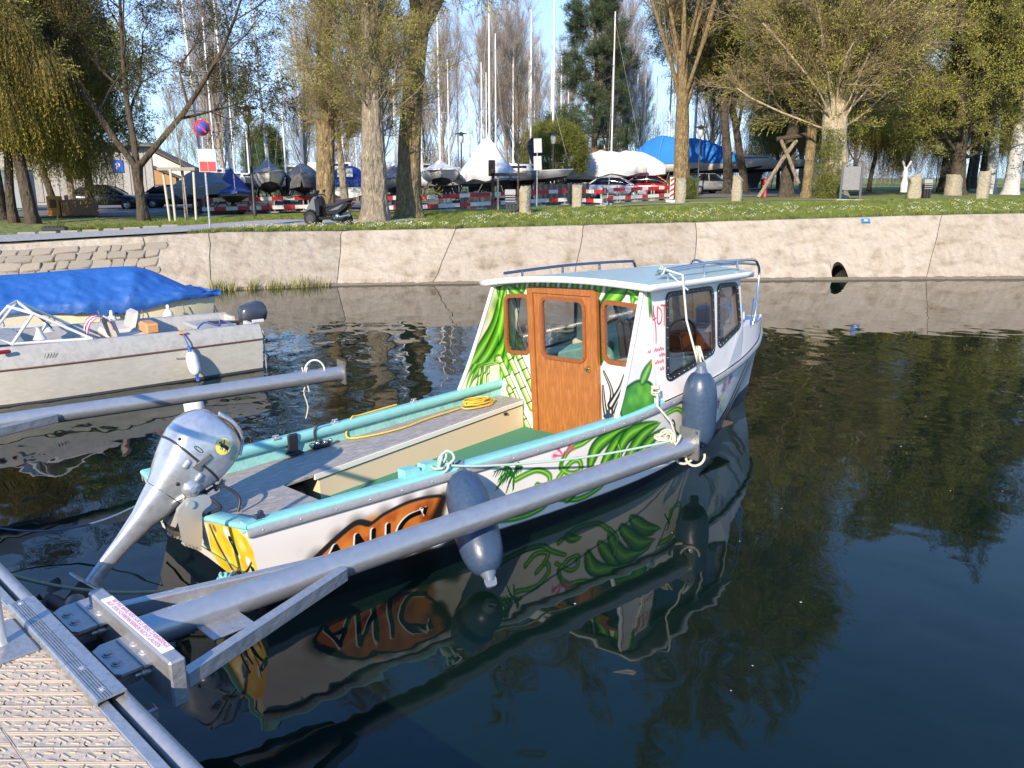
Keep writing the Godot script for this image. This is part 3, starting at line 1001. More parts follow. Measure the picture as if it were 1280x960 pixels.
func build_arms():
	build_arm("grey metal mooring arm beside the painted boat with a warning label on its hinge beam", -0.44, Vector3(1.58, 0.58, -7.02), true)
	build_arm("grey metal mooring arm between the white motorboat and the outboard of the painted boat", -4.55, Vector3(-2.09, 0.58, -9.81), false)
	var cream = rope_mat("rope_cream", L(0.5, 0.46, 0.34), L(0.62, 0.58, 0.46))
	# white rope ring through the tip of the far arm, its tail hanging to the water
	var t = Vector3(-2.36, 0.58, -9.6)
	var pts = []
	for i in 15:
		var a = lerp(-0.4, PI + 0.5, i / 14.0)
		pts.append(t + Vector3(cos(a) * 0.11, 0.06 + sin(a) * 0.15, -cos(a) * 0.05))
	rope("rope_loop", "white rope hoop standing over the tip of the far mooring arm", pts, 0.011, rope_mat("rope_white", L(0.62, 0.62, 0.6), L(0.72, 0.72, 0.7)))
	pts = []
	for i in 9: pts.append(t + Vector3(-0.11 + 0.02 * sin(i * 1.3), 0.1 - i * 0.075, 0.06))
	var mb := MB.new(); mb.tube(pts, 0.008, 6)
	for k in [0.03, -0.02]:
		var q = []
		for i in 7: q.append(t + Vector3(-0.1 + k + 0.012 * sin(i * 2.0 + k * 90), 0.14 - i * 0.05, 0.08))
		mb.tube(q, 0.008, 6)
	tag(obj("hanging_rope", mb.done(), cream), "cream rope end hanging from the far mooring arm to the water", "rope")
	# rope rings under the end plate of the near arm
	var e = Vector3(1.58, 0.58, -7.02)
	for s in [-0.05, 0.04]:
		pts = []
		for i in 13:
			var a = lerp(PI - 0.25, TAU + 0.25, i / 12.0)
			pts.append(e + Vector3(0.02 + s + cos(a) * 0.085, -0.1 + sin(a) * 0.09, 0.0 + s * 0.6))
		rope("rope_ring", "cream rope ring hanging under the near boom's end plate, %s" % ("the one nearer the arm" if s < 0 else "the outer one"), pts, 0.012, cream, "rope rings under the near arm")
	# bundle of line made fast on top of the near arm
	mb = MB.new()
	var c = e + Vector3(-0.19, 0.1, 0.16)
	for k in 5:
		mb.tube(coil(c + Vector3(0.03 * k - 0.06, 0.01 * (k % 2), 0.02 * k - 0.05), 0.08 - 0.006 * k, 2, Basis(Vector3(1, 0, 0), 0.7 * k) * Basis(Vector3(0, 0, 1), 0.5 * k), 0.012, k), 0.009, 6)
	tag(obj("rope_knot", mb.done(), cream), "knotted bundle of cream rope at the tip of the near mooring arm", "rope")

# ---------------------------------------------------------------- the painted workboat; its own axes: x forward, y up, z to starboard
const BG = [[0.0, 1.02], [1.7, 1.13], [3.7, 1.23], [5.0, 1.17], [6.2, 0.93], [7.3, 0.55], [8.0, 0.2], [8.3, 0.02]]
const GG = [[0.0, 0.50], [1.65, 0.51], [3.8, 0.55], [4.8, 0.615], [6.1, 0.69], [7.6, 0.79], [8.3, 0.84]]
const BB = [[0.0, 0.86], [2.0, 1.05], [4.0, 1.08], [5.5, 0.8], [7.0, 0.32], [7.7, 0.06], [8.3, 0.0]]
const LOW = -0.42

func hull_pt(s0: float, w: float, side: float) -> Vector3:
	var y = lerp(LOW, ip(GG, s0), w)
	var s = s0 - (1.0 - w) * 0.5 * smoothstep(5.5, 8.3, s0) + 0.16 * (1.0 - w) * (1.0 - smoothstep(0.0, 1.4, s0))
	var t = ip(BB, s0) + (ip(BG, s0) - ip(BB, s0)) * pow(w, 0.8)
	return Vector3(s, y, t * side)

func side_t(s: float, y: float) -> float:   # half breadth of the cabin side
	var g = ip(GG, s)
	return ip(BG, s) - 0.02 + (lerp(1.12, 0.97, clamp((s - 4.3) / 1.8, 0.0, 1.0)) - ip(BG, s) + 0.02) * (y - g) / (1.72 - g)

func mural_starboard() -> Paint:
	var p := Paint.new(Vector2(0, -0.3), Vector2(8.4, 1.8), 240.0, Color(0.9, 0.88, 0.86))
	var V = func(a): return a
	# scuffs and runs in the white
	var g := RandomNumberGenerator.new(); g.seed = 12
	for i in 90:
		p.puff(Vector2(g.randf() * 8.0, g.randf_range(-0.1, 1.7)), g.randf_range(0.05, 0.3), Color(0.83, 0.80, 0.76) if i % 3 else Color(0.93, 0.92, 0.91), 0.35)
	# orange lettered panel
	var panel_p = [Vector2(0.44, 0.05), Vector2(0.50, 0.12), Vector2(0.67, 0.23), Vector2(0.83, 0.30), Vector2(0.94, 0.26), Vector2(1.07, 0.31), Vector2(1.28, 0.35), Vector2(1.48, 0.345), Vector2(1.62, 0.30), Vector2(1.56, 0.16), Vector2(1.45, 0.0), Vector2(1.21, -0.10), Vector2(0.95, -0.13), Vector2(0.60, -0.1), Vector2(0.44, 0.05)]
	for i in 14: p.puff(panel_p[i], 0.12, Color(0.12, 0.09, 0.07), 0.5)
	p.poly(panel_p, Color(0.76, 0.44, 0.19))
	for i in 60:
		var c = Vector2(g.randf_range(0.66, 1.5), g.randf_range(-0.06, 0.29))
		p.puff(c, g.randf_range(0.03, 0.11), [Color(0.90, 0.56, 0.22), Color(0.62, 0.28, 0.08), Color(0.85, 0.45, 0.15), Color(0.42, 0.18, 0.06)][i % 4], 0.55)
	p.stroke([Vector2(1.62, 0.30), Vector2(1.585, 0.22), Vector2(1.54, 0.13)], 0.035, 0.06, Color(0.1, 0.05, 0.03), 0.05, 0.9)
	p.stroke(panel_p, 0.013, 0.013, Color(0.13, 0.12, 0.12), 0.014)
	p.stroke([Vector2(0.5, 0.12), Vector2(0.67, 0.23), Vector2(0.83, 0.305), Vector2(0.94, 0.265)], 0.022, 0.022, Color(0.14, 0.13, 0.13), 0.012)
	for i in 3:
		for e in [[0.0, 0.022, Color(0.93, 0.92, 0.9)], [0.012, 0.019, Color(0.03, 0.025, 0.025)]]:
			var o = Vector2(e[0], -e[0] * 0.3)
			if i == 0:
				for l in [[Vector2(0.54, -0.02), Vector2(0.645, 0.165)], [Vector2(0.645, 0.165), Vector2(0.74, -0.04)], [Vector2(0.58, 0.045), Vector2(0.7, 0.04)]]: p.stroke([l[0] + o, l[1] + o], e[1], e[1], e[2], 0.004)
			elif i == 1:
				for l in [[Vector2(0.81, -0.05), Vector2(0.825, 0.20)], [Vector2(0.825, 0.20), Vector2(0.955, -0.02)], [Vector2(0.95, -0.05), Vector2(0.965, 0.205)], [Vector2(1.085, -0.06), Vector2(1.095, 0.21)]]: p.stroke([l[0] + o, l[1] + o], e[1], e[1], e[2], 0.004)
			else:
				p.stroke([Vector2(1.40, 0.24) + o, Vector2(1.28, 0.225) + o, Vector2(1.2, 0.16) + o, Vector2(1.19, 0.05) + o, Vector2(1.29, -0.05) + o, Vector2(1.42, -0.03) + o], e[1], e[1] * 1.2, e[2], 0.004)
				p.poly([Vector2(1.385, 0.275) + o, Vector2(1.46, 0.27) + o, Vector2(1.43, 0.19) + o], e[2])
	p.poly([Vector2(1.395, 0.265), Vector2(1.43, 0.262), Vector2(1.415, 0.215)], Color(0.9, 0.9, 0.88))
	# the rest of the graffiti runs dark along the waterline
	for i in 26: p.puff(Vector2(g.randf_range(0.5, 1.75), g.randf_range(-0.2, -0.07)), 0.09, Color(0.08, 0.06, 0.05) if i % 3 else Color(0.5, 0.24, 0.1), 0.6)
	# palm and vines
	for e in [Vector2(2.14, 0.40), Vector2(2.19, 0.32), Vector2(2.17, 0.25), Vector2(2.28, 0.18), Vector2(2.36, 0.19), Vector2(2.46, 0.37), Vector2(2.25, 0.42), Vector2(2.42, 0.42)]:
		var b = Vector2(2.36, 0.32)
		var mid = b.lerp(e, 0.55) + Vector2(0.0, 0.035)
		p.stroke([b, mid, e], 0.012, 0.004, Color(0.12, 0.4, 0.06), 0.008)
		for q in 6:
			var m = b.lerp(e, 0.3 + 0.12 * q) + Vector2(0, 0.025 * sin(PI * (0.3 + 0.12 * q)))
			p.stroke([m, m + Vector2(-0.012 + (e - b).x * 0.1, -0.05 + 0.01 * (q % 2))], 0.007, 0.002, [Color(0.05, 0.26, 0.04), Color(0.15, 0.45, 0.07)][q % 2], 0.004)
	for v in [[Vector2(2.38, 0.27), Vector2(2.62, 0.30), Vector2(2.78, 0.21), Vector2(2.75, 0.11), Vector2(2.63, 0.16)], [Vector2(2.89, 0.16), Vector2(3.04, 0.27), Vector2(3.15, 0.27), Vector2(3.18, 0.17), Vector2(3.04, 0.17), Vector2(2.92, 0.27), Vector2(3.02, 0.40), Vector2(3.21, 0.43), Vector2(3.40, 0.50)],
			[Vector2(2.15, -0.05), Vector2(2.44, -0.1), Vector2(2.70, -0.08), Vector2(2.82, 0.0), Vector2(3.0, 0.1)], [Vector2(2.92, -0.05), Vector2(3.18, -0.12), Vector2(3.46, -0.08), Vector2(3.6, 0.02)], [Vector2(4.47, 0.45), Vector2(4.71, 0.46), Vector2(4.92, 0.31), Vector2(4.92, 0.15), Vector2(4.74, 0.16), Vector2(4.68, 0.28)], [Vector2(2.5, 0.05), Vector2(2.62, -0.02), Vector2(2.78, 0.02), Vector2(2.72, 0.1)]]:
		p.vine(v, 0.026)
	for v in [[Vector2(3.30, 0.16), Vector2(3.38, 0.34), Vector2(3.58, 0.42), Vector2(3.85, 0.47)], [Vector2(3.45, 0.10), Vector2(3.68, 0.33), Vector2(3.96, 0.38), Vector2(4.05, 0.47)], [Vector2(3.6, 0.05), Vector2(3.81, 0.34), Vector2(4.06, 0.40), Vector2(4.34, 0.40)], [Vector2(3.78, 0.04), Vector2(4.07, 0.3), Vector2(4.39, 0.38)], [Vector2(3.95, 0.0), Vector2(4.2, 0.2), Vector2(4.5, 0.3)]]:
		p.leaf(v, 0.075)
	p.vine([Vector2(3.62, 0.02), Vector2(3.75, 0.16), Vector2(3.7, 0.3)], 0.02)
	p.leaf([Vector2(3.0, -0.1), Vector2(3.1, -0.04), Vector2(3.22, -0.02)], 0.04)
	for e in [[2.83, 0.39, 0.05], [2.88, 0.44, 0.04], [3.02, 0.44, 0.05], [3.07, 0.41, 0.04], [2.96, 0.39, 0.03]]:
		p.puff(Vector2(e[0], e[1]), e[2], Color(0.86, 0.42, 0.55), 0.75)
		p.stroke([Vector2(2.95, 0.36), Vector2(e[0], e[1])], 0.006, 0.012, Color(0.8, 0.28, 0.42), 0.01, 0.8)
	p.stroke([Vector2(2.9, 0.24), Vector2(2.96, 0.38)], 0.008, 0.008, Color(0.2, 0.5, 0.1), 0.006)
	# long-stemmed green bud on the cabin side
	var bud = [Vector2(3.76, 0.57), Vector2(3.74, 0.70), Vector2(3.84, 0.82), Vector2(4.05, 0.87), Vector2(4.25, 0.81), Vector2(4.33, 0.68), Vector2(4.3, 0.57)]
	p.poly(bud, Color(0.22, 0.52, 0.08))
	for i in 30:
		var c = Vector2(g.randf_range(3.82, 4.26), g.randf_range(0.6, 0.8))
		p.puff(c, g.randf_range(0.05, 0.13), [Color(0.45, 0.74, 0.2), Color(0.13, 0.4, 0.05), Color(0.34, 0.65, 0.13)][i % 3], 0.5)
	p.stroke(bud, 0.014, 0.014, Color(0.07, 0.27, 0.04), 0.014)
	p.leaf([Vector2(4.10, 0.84), Vector2(4.2, 0.94), Vector2(4.33, 1.06)], 0.055)
	p.puff(Vector2(4.27, 0.78), 0.03, Color(0.95, 0.98, 0.9), 0.9)
	# red brush lettering high on the cabin side, in four scribbled lines
	var red = Color(0.80, 0.16, 0.2)
	for l in [[Vector2(4.39, 1.57), Vector2(4.36, 1.46), Vector2(4.31, 1.40)], [Vector2(4.38, 1.53), Vector2(4.40, 1.36), Vector2(4.385, 1.20)], [Vector2(4.33, 1.42), Vector2(4.33, 1.22)], [Vector2(4.33, 1.43), Vector2(4.42, 1.45)], [Vector2(4.46, 1.55), Vector2(4.44, 1.40), Vector2(4.5, 1.40), Vector2(4.53, 1.5), Vector2(4.46, 1.56)], [Vector2(4.53, 1.565), Vector2(4.63, 1.555)], [Vector2(4.585, 1.56), Vector2(4.555, 1.36)]]:
		p.stroke(l, 0.009, 0.006, red, 0.008)
	for r in [[1.12, 4.24, 4.52, 7], [1.06, 4.42, 4.53, 3], [0.995, 4.25, 4.5, 6], [0.92, 4.42, 4.49, 2]]:
		for i in r[3]:
			var x = lerp(float(r[1]), float(r[2]), float(i) / r[3])
			var h = 0.02 + 0.012 * (i % 2)
			p.stroke([Vector2(x, r[0]), Vector2(x + 0.012, r[0] + h), Vector2(x + 0.024, r[0] - 0.005), Vector2(x + 0.034, r[0] + h * 0.7)], 0.0045, 0.0045, red, 0.005, 0.85)
	# flowers and dark stripes toward the bow
	for i in 40: p.puff(Vector2(g.randf_range(5.75, 6.2), g.randf_range(0.1, 0.58)), g.randf_range(0.04, 0.1), [Color(0.93, 0.86, 0.3), Color(0.55, 0.75, 0.85), Color(0.93, 0.9, 0.86), Color(0.62, 0.78, 0.35)][i % 4], 0.6)
	for f in [Vector2(5.93, 0.46), Vector2(5.82, 0.27), Vector2(6.1, 0.52)]:
		for i in 6:
			var a = TAU * i / 6.0 + 0.3
			p.stroke([f, f + Vector2(cos(a), sin(a)) * 0.1], 0.018, 0.008, Color(0.72, 0.42, 0.62), 0.012)
			p.stroke([f, f + Vector2(cos(a + 0.5), sin(a + 0.5)) * 0.07], 0.006, 0.003, Color(0.2, 0.12, 0.22), 0.006)
		p.puff(f, 0.03, Color(0.95, 0.85, 0.4))
	p.vine([Vector2(5.6, 0.05), Vector2(5.75, 0.2), Vector2(5.7, 0.4)], 0.016)
	for v in [[Vector2(5.9, -0.1), Vector2(6.45, 0.15), Vector2(6.95, 0.64)], [Vector2(6.1, -0.12), Vector2(6.7, 0.1), Vector2(7.2, 0.5)], [Vector2(6.4, -0.15), Vector2(7.0, 0.08), Vector2(7.5, 0.42)], [Vector2(6.8, -0.1), Vector2(7.3, 0.12), Vector2(7.8, 0.5)]]:
		p.stroke(v, 0.05, 0.03, Color(0.05, 0.045, 0.05), 0.012)
	p.stroke([Vector2(6.3, -0.02), Vector2(6.9, 0.28), Vector2(7.3, 0.65)], 0.02, 0.015, Color(0.75, 0.45, 0.28), 0.015)
	p.stroke([Vector2(4.6, 0.16), Vector2(4.68, 0.3), Vector2(4.62, 0.36)], 0.008, 0.008, Color(0.1, 0.1, 0.1), 0.006)
	# dark boot stripe with a weed line, and a few runs of dirt above it
	var boot = [Vector2(0, -0.04), Vector2(1.0, -0.1), Vector2(2.2, -0.15), Vector2(3.9, -0.17), Vector2(5.0, -0.17), Vector2(6.5, -0.08), Vector2(8.4, 0.08)]
	p.poly([Vector2(0, -0.31), Vector2(8.4, -0.31), Vector2(8.4, 0.08), Vector2(6.5, -0.08), Vector2(5.0, -0.17), Vector2(3.9, -0.17), Vector2(2.2, -0.15), Vector2(1.0, -0.1), Vector2(0, -0.04)], Color(0.06, 0.06, 0.055))
	p.stroke(boot, 0.007, 0.007, Color(0.25, 0.24, 0.16), 0.02, 0.8)
	return p

func mural_bulkhead() -> Paint:   # across: z on the bulkhead, and the port wing unrolled beyond z = -1.12
	var p := Paint.new(Vector2(-2.1, -0.1), Vector2(1.3, 1.85), 300.0, Color(0.88, 0.88, 0.80))
	var g := RandomNumberGenerator.new(); g.seed = 31
	for i in 70: p.puff(Vector2(g.randf_range(-2.0, 1.2), g.randf_range(0.0, 1.8)), g.randf_range(0.1, 0.3), [Color(0.92, 0.90, 0.66), Color(0.72, 0.80, 0.42), Color(0.93, 0.93, 0.9)][i % 3], 0.4)
	var U = func(a): return Vector2(-1.12 - (4.3 - a.x), a.y)
	for i in 50: p.puff(Vector2(g.randf_range(-2.0, -0.5), g.randf_range(1.1, 1.85)), g.randf_range(0.08, 0.2), [Color(0.32, 0.5, 0.1), Color(0.6, 0.75, 0.25), Color(0.85, 0.86, 0.5)][i % 3], 0.5)
	for l in [[Vector2(4.40, 1.80), Vector2(4.26, 1.31), Vector2(4.03, 1.02), Vector2(3.80, 0.78), Vector2(3.68, 0.56)], [Vector2(4.46, 1.72), Vector2(4.33, 1.27), Vector2(4.14, 0.96), Vector2(3.96, 0.80), Vector2(3.87, 0.58)], [Vector2(4.48, 1.56), Vector2(4.44, 1.14), Vector2(4.27, 0.91), Vector2(4.08, 0.76), Vector2(4.0, 0.6)], [Vector2(4.5, 1.40), Vector2(4.44, 0.95), Vector2(4.32, 0.70), Vector2(4.25, 0.52)], [Vector2(4.62, 1.75), Vector2(4.56, 1.4), Vector2(4.52, 1.0), Vector2(4.42, 0.6)]]:
		p.leaf(l.map(U), 0.075)
	for x in 14:   # a fringe of hanging leaves under the roof
		var a = -1.05 + x * 0.165
		p.leaf([Vector2(a + 0.07, 1.84), Vector2(a + 0.02, 1.70), Vector2(a - 0.01, 1.58 + 0.06 * (x % 3))], 0.05)
	p.leaf([Vector2(-0.55, 1.3), Vector2(-0.72, 1.6), Vector2(-1.0, 1.78)], 0.07)
	for b in [[Vector2(-1.15, 0.86), Vector2(-0.80, 0.30)], [Vector2(-0.98, 0.92), Vector2(-0.62, 0.32)], [Vector2(-0.80, 0.92), Vector2(-0.55, 0.5)], [Vector2(-1.0, 0.5), Vector2(-0.62, -0.05)]]:   # bamboo canes
		p.stroke(b, 0.052, 0.052, Color(0.23, 0.36, 0.12), 0.02)
		p.stroke(b, 0.032, 0.032, Color(0.62, 0.74, 0.38), 0.03)
		p.stroke([b[0] + Vector2(0.02, 0.01), b[1] + Vector2(0.02, 0.01)], 0.012, 0.012, Color(0.93, 0.95, 0.85), 0.02)
		for i in 4:
			var m = b[0].lerp(b[1], 0.1 + i * 0.27)
			p.stroke([m + Vector2(-0.05, -0.02), m + Vector2(0.05, 0.03)], 0.007, 0.007, Color(0.12, 0.2, 0.06), 0.008)
	# green scrolls over black and white roots on the starboard panel
	p.poly([Vector2(0.47, 0.0), Vector2(1.25, 0.0), Vector2(1.25, 0.96), Vector2(0.47, 0.96)], Color(0.82, 0.82, 0.80))
	for i in 40: p.puff(Vector2(g.randf_range(0.5, 1.15), g.randf_range(0.1, 0.95)), g.randf_range(0.03, 0.1), [Color(0.95, 0.95, 0.94), Color(0.35, 0.35, 0.35), Color(0.6, 0.6, 0.6)][i % 3], 0.6)
	for r in [[Vector2(0.62, 0.1), Vector2(0.6, 0.45), Vector2(0.62, 0.66), Vector2(0.52, 0.86)], [Vector2(0.6, 0.5), Vector2(0.74, 0.7), Vector2(0.8, 0.85)], [Vector2(0.62, 0.3), Vector2(0.8, 0.5), Vector2(0.95, 0.62), Vector2(1.0, 0.8)], [Vector2(0.6, 0.2), Vector2(0.52, 0.45), Vector2(0.5, 0.7)], [Vector2(0.5, 0.12), Vector2(0.7, 0.3), Vector2(0.9, 0.34)], [Vector2(0.7, 0.12), Vector2(0.66, 0.4), Vector2(0.72, 0.56)]]:
		p.stroke(r, 0.045, 0.014, Color(0.05, 0.05, 0.05), 0.01)
		p.stroke(r, 0.016, 0.004, Color(0.75, 0.75, 0.74), 0.012)
	p.stroke([Vector2(0.66, 0.05), Vector2(0.68, 0.2), Vector2(0.66, 0.4)], 0.03, 0.026, Color(0.8, 0.6, 0.38), 0.01)
	p.vine([Vector2(0.48, 1.0), Vector2(0.5, 1.4), Vector2(0.6, 1.64), Vector2(0.82, 1.74), Vector2(1.0, 1.66)], 0.05, 0.03)
	p.leaf([Vector2(0.52, 1.5), Vector2(0.7, 1.66), Vector2(0.9, 1.8)], 0.09)
	p.leaf([Vector2(1.12, 1.8), Vector2(1.1, 1.6), Vector2(1.12, 1.4)], 0.06)
	p.stroke([Vector2(0.47, 0.95), Vector2(0.475, 1.6)], 0.03, 0.03, Color(0.03, 0.1, 0.02), 0.03)
	return p

func mural_transom() -> Paint:
	var p := Paint.new(Vector2(-1.1, -0.3), Vector2(1.1, 0.6), 300.0, Color(0.86, 0.84, 0.80))
	var g := RandomNumberGenerator.new(); g.seed = 5
	var face = [Vector2(0.27, 0.41), Vector2(0.5, 0.43), Vector2(0.8, 0.44), Vector2(0.95, 0.4), Vector2(1.03, 0.2), Vector2(0.95, -0.05), Vector2(0.8, -0.2), Vector2(0.4, -0.15), Vector2(0.12, 0.05), Vector2(0.2, 0.25)]
	p.poly(face, Color(0.95, 0.74, 0.10))
	for i in 70: p.puff(Vector2(g.randf_range(0.15, 1.0), g.randf_range(-0.18, 0.42)), g.randf_range(0.03, 0.12), [Color(0.98, 0.86, 0.35), Color(0.93, 0.58, 0.06), Color(0.97, 0.93, 0.72), Color(0.97, 0.8, 0.1)][i % 4], 0.5)
	p.stroke([Vector2(0.27, 0.4), Vector2(0.33, 0.18), Vector2(0.5, -0.02)], 0.022, 0.02, Color(0.2, 0.2, 0.24), 0.025)
	for e in [Vector2(0.64, 0.27), Vector2(0.9, 0.1)]:
		p.stroke([e + Vector2(-0.05, 0.08), e, e + Vector2(0.05, -0.07)], 0.05, 0.03, Color(0.96, 0.95, 0.88), 0.02)
		p.stroke([e + Vector2(-0.015, 0.03), e + Vector2(0.03, -0.05)], 0.036, 0.03, Color(0.05, 0.12, 0.05), 0.008)
		p.stroke([e + Vector2(0.005, 0.0), e + Vector2(0.04, -0.06)], 0.018, 0.014, Color(0.2, 0.5, 0.15), 0.01)
		p.puff(e + Vector2(0.0, 0.02), 0.02, Color(1, 1, 1))
	p.puff(Vector2(0.36, 0.33), 0.05, Color(0.3, 0.18, 0.05))
	for l in [[Vector2(0.55, 0.0), Vector2(0.72, 0.06), Vector2(0.9, 0.2)], [Vector2(0.72, 0.06), Vector2(0.82, -0.08), Vector2(0.95, -0.12)], [Vector2(0.7, 0.06), Vector2(0.68, -0.12)], [Vector2(0.6, -0.1), Vector2(0.8, 0.0)]]:
		p.stroke(l, 0.012, 0.008, Color(0.18, 0.08, 0.03), 0.008)
	p.poly([Vector2(-1.1, -0.3), Vector2(1.1, -0.3), Vector2(1.1, -0.06), Vector2(0.5, -0.06), Vector2(0.0, -0.02), Vector2(-1.1, 0.0)], Color(0.05, 0.05, 0.05))
	return p

func painted(name: String, p: Paint, rough := 0.35) -> StandardMaterial3D:
	var m = flat(name, Color.WHITE, rough)
	m.albedo_texture = p.tex()
	m.texture_repeat = false
	m.clearcoat_enabled = true
	m.clearcoat = 0.4
	m.clearcoat_roughness = 0.12
	return m

func build_boat() -> Node3D:
	var b = thing("motorboat", "open workboat with a painted jungle mural, brown cabin door and silver outboard", "motorboat")
	b.transform = Transform3D(Basis(Vector3(0.73148, 0, -0.68186), Vector3(-0.04923, 0.99739, -0.05282), Vector3(0.68008, 0.07221, 0.72957)).orthonormalized() * 0.94, Vector3(-2.33, 0.174, -5.589))
	var white = noisy("gelcoat", [L(0.66, 0.64, 0.62), L(0.74, 0.72, 0.70), L(0.70, 0.68, 0.66), L(0.77, 0.76, 0.74)], Vector3(0.7, 0.7, 0.7), 0.35, 0.06, 0.02)
	var teal = noisy("teal_paint", [L(0.20, 0.50, 0.46), L(0.25, 0.56, 0.53), L(0.22, 0.53, 0.50), L(0.28, 0.58, 0.55)], Vector3(0.9, 0.9, 0.9), 0.42, 0.12, 0.025)
	var teal_in = noisy("teal_inner", [L(0.19, 0.47, 0.42), L(0.26, 0.55, 0.50)], Vector3(0.8, 0.8, 0.8), 0.5, 0.12, 0.025)
	var mur = mural_starboard()
	var mur_m = painted("mural_side", mur)
	var us = []
	for i in 61: us.append(8.3 * i / 60.0)
	# hull skins
	for sd in [1.0, -1.0]:
		var mb := MB.new()
		if sd > 0: mb.uvf = func(p): return mur.uv(Vector2(p.x, p.y))
		var grid = []
		for k in 13:
			var row = []
			for u in us: row.append(hull_pt(u, k / 12.0, sd))
			grid.append(row)
		mb.sheet(grid, sd > 0)
		if sd > 0: obj("hull_side", mb.done(), mur_m, b)
		else: obj("hull_side", mb.done(), white, b)
	var mb := MB.new()
	var grid = []
	for k in 5:
		var row = []
		for u in us:
			var e = hull_pt(u, 0.0, 1.0)
			row.append(Vector3(e.x, lerp(-0.42, -0.62, 1.0 - abs(k - 2) / 2.0), e.z * (k - 2) / 2.0))
		grid.append(row)
	mb.sheet(grid)
	obj("hull_bottom", mb.done(), flat("antifoul", L(0.02, 0.021, 0.022), 0.6), b)
	# transom
	var mt = mural_transom()
	var top = [Vector2(-1.02, 0.5), Vector2(-0.86, 0.47), Vector2(-0.34, 0.40), Vector2(-0.27, 0.33), Vector2(0.27, 0.33), Vector2(0.34, 0.40), Vector2(0.86, 0.47), Vector2(1.02, 0.5)]
	var tf = func(pt, sd): return Vector3(0.16 * (1.0 - clamp((pt.y - LOW) / 0.92, 0, 1)) + 0.05 * sd, pt.y, pt.x)
	var outline = PackedVector2Array(top)
	for k in 9:
		var e = hull_pt(0, 1.0 - k / 8.0, 1.0)
		if k > 0: outline.append(Vector2(e.z, e.y))
	outline.append(Vector2(0, -0.6))
	for k in 8:
		var e = hull_pt(0, k / 8.0, -1.0)
		outline.append(Vector2(e.z, e.y))
	mb = MB.new()
	panel(mb, outline, [], tf, func(pt): return mt.uv(pt))
	obj("transom", mb.done(), painted("mural_stern", mt), b)
	# transom cap
	mb = MB.new()
	var tp = spline([Vector3(0.0, 0.512, 1.02), Vector3(0.0, 0.482, 0.86), Vector3(0.0, 0.412, 0.36), Vector3(0.0, 0.40, 0.29)], 5)
	for sd in [1.0, -1.0]:
		var rs = []
		for q in tp:
			var z = q.z * sd
			rs.append([Vector3(-0.012, q.y - 0.02, z), Vector3(-0.012, q.y + 0.006, z), Vector3(0.0, q.y + 0.015, z), Vector3(0.12, q.y + 0.02, z), Vector3(0.135, q.y, z), Vector3(0.135, q.y - 0.1, z * 0.9)])
		mb.rings(rs, true, true, sd < 0)
	obj("transom_cap", mb.done(), teal, b)
	# gunwale caps, inner liners and rub rails
	for sd in [1.0, -1.0]:
		mb = MB.new()
		var rs = []; var ln = []; var rr = []
		for i in 34:
			var s = 4.42 * i / 33.0
			var g = ip(GG, s); var t = ip(BG, s)
			rs.append([Vector3(s, g - 0.015, sd * (t + 0.008)), Vector3(s, g + 0.014, sd * (t + 0.008)), Vector3(s, g + 0.022, sd * (t - 0.006)), Vector3(s, g + 0.028, sd * (t - 0.1)), Vector3(s, g + 0.02, sd * (t - 0.115)), Vector3(s, g - 0.06, sd * (t - 0.115)), Vector3(s, g - 0.065, sd * (t - 0.1))])
			if s > 0.02: ln.append([Vector3(s, g - 0.03, sd * (t - 0.07)), Vector3(s, 0.2, sd * (t - 0.1)), Vector3(s, -0.06, sd * (t - 0.2))])
		mb.rings(rs, true, true, sd < 0)
		obj("gunwale_cap", mb.done(), teal, b)
		mb = MB.new(); mb.sheet(ln, sd > 0)
		obj("inner_liner", mb.done(), teal_in, b)
		mb = MB.new()
		for i in 62:
			var s = lerp(0.0, 8.28, i / 61.0)
			var g = ip(GG, s); var t = ip(BG, s)
			rr.append([Vector3(s, g - 0.075, sd * (t - 0.006)), Vector3(s, g - 0.07, sd * (t + 0.014)), Vector3(s, g - 0.052, sd * (t + 0.02)), Vector3(s, g - 0.02, sd * (t + 0.02)), Vector3(s, g - 0.006, sd * (t + 0.013)), Vector3(s, g - 0.004, sd * (t - 0.006))])
		mb.rings(rr, true, true, sd < 0)
		var rl = obj("rub_rail", mb.done(), noisy("rail_alu", [L(0.26, 0.26, 0.265), L(0.38, 0.38, 0.38), L(0.32, 0.32, 0.32)], Vector3(1, 1, 1), 0.5, 0.2, 0.03, 0.3), b)
		if sd > 0:
			for i in 24:
				var s = 0.1 + i * 0.28
				mb = MB.new()
				mb.lathe([Vector2(0.009, 0.0), Vector2(0.008, 0.004), Vector2(0.0, 0.006)], 8, Transform3D(Basis(Vector3(1, 0, 0), Vector3(0, 0, 1), Vector3(0, -1, 0)), Vector3(s, ip(GG, s) - 0.036, ip(BG, s) + 0.018)), false)
				obj("screw", mb.done(), flat("screw_steel", L(0.6, 0.6, 0.6), 0.3, 0.9), rl)
	# cockpit sole, stern platform and bench
	mb = MB.new(); grid = []
	for i in 12:
		var s = lerp(0.06, 4.3, i / 11.0)
		grid.append([Vector3(s, 0.07, -ip(BG, s) + 0.14), Vector3(s, 0.07, 0), Vector3(s, 0.07, ip(BG, s) - 0.14)])
	mb.sheet(grid)
	obj("cockpit_sole", mb.done(), noisy("green_carpet", [L(0.05, 0.2, 0.11), L(0.07, 0.26, 0.14)], Vector3(6, 6, 6), 0.95, 0.6), b)
	var teak = noisy("grey_teak", [L(0.20, 0.175, 0.155), L(0.36, 0.32, 0.285), L(0.28, 0.25, 0.22), L(0.42, 0.375, 0.335), L(0.25, 0.22, 0.195)], Vector3(0.5, 2.0, 3.2), 0.75, 0.4, 0.02)
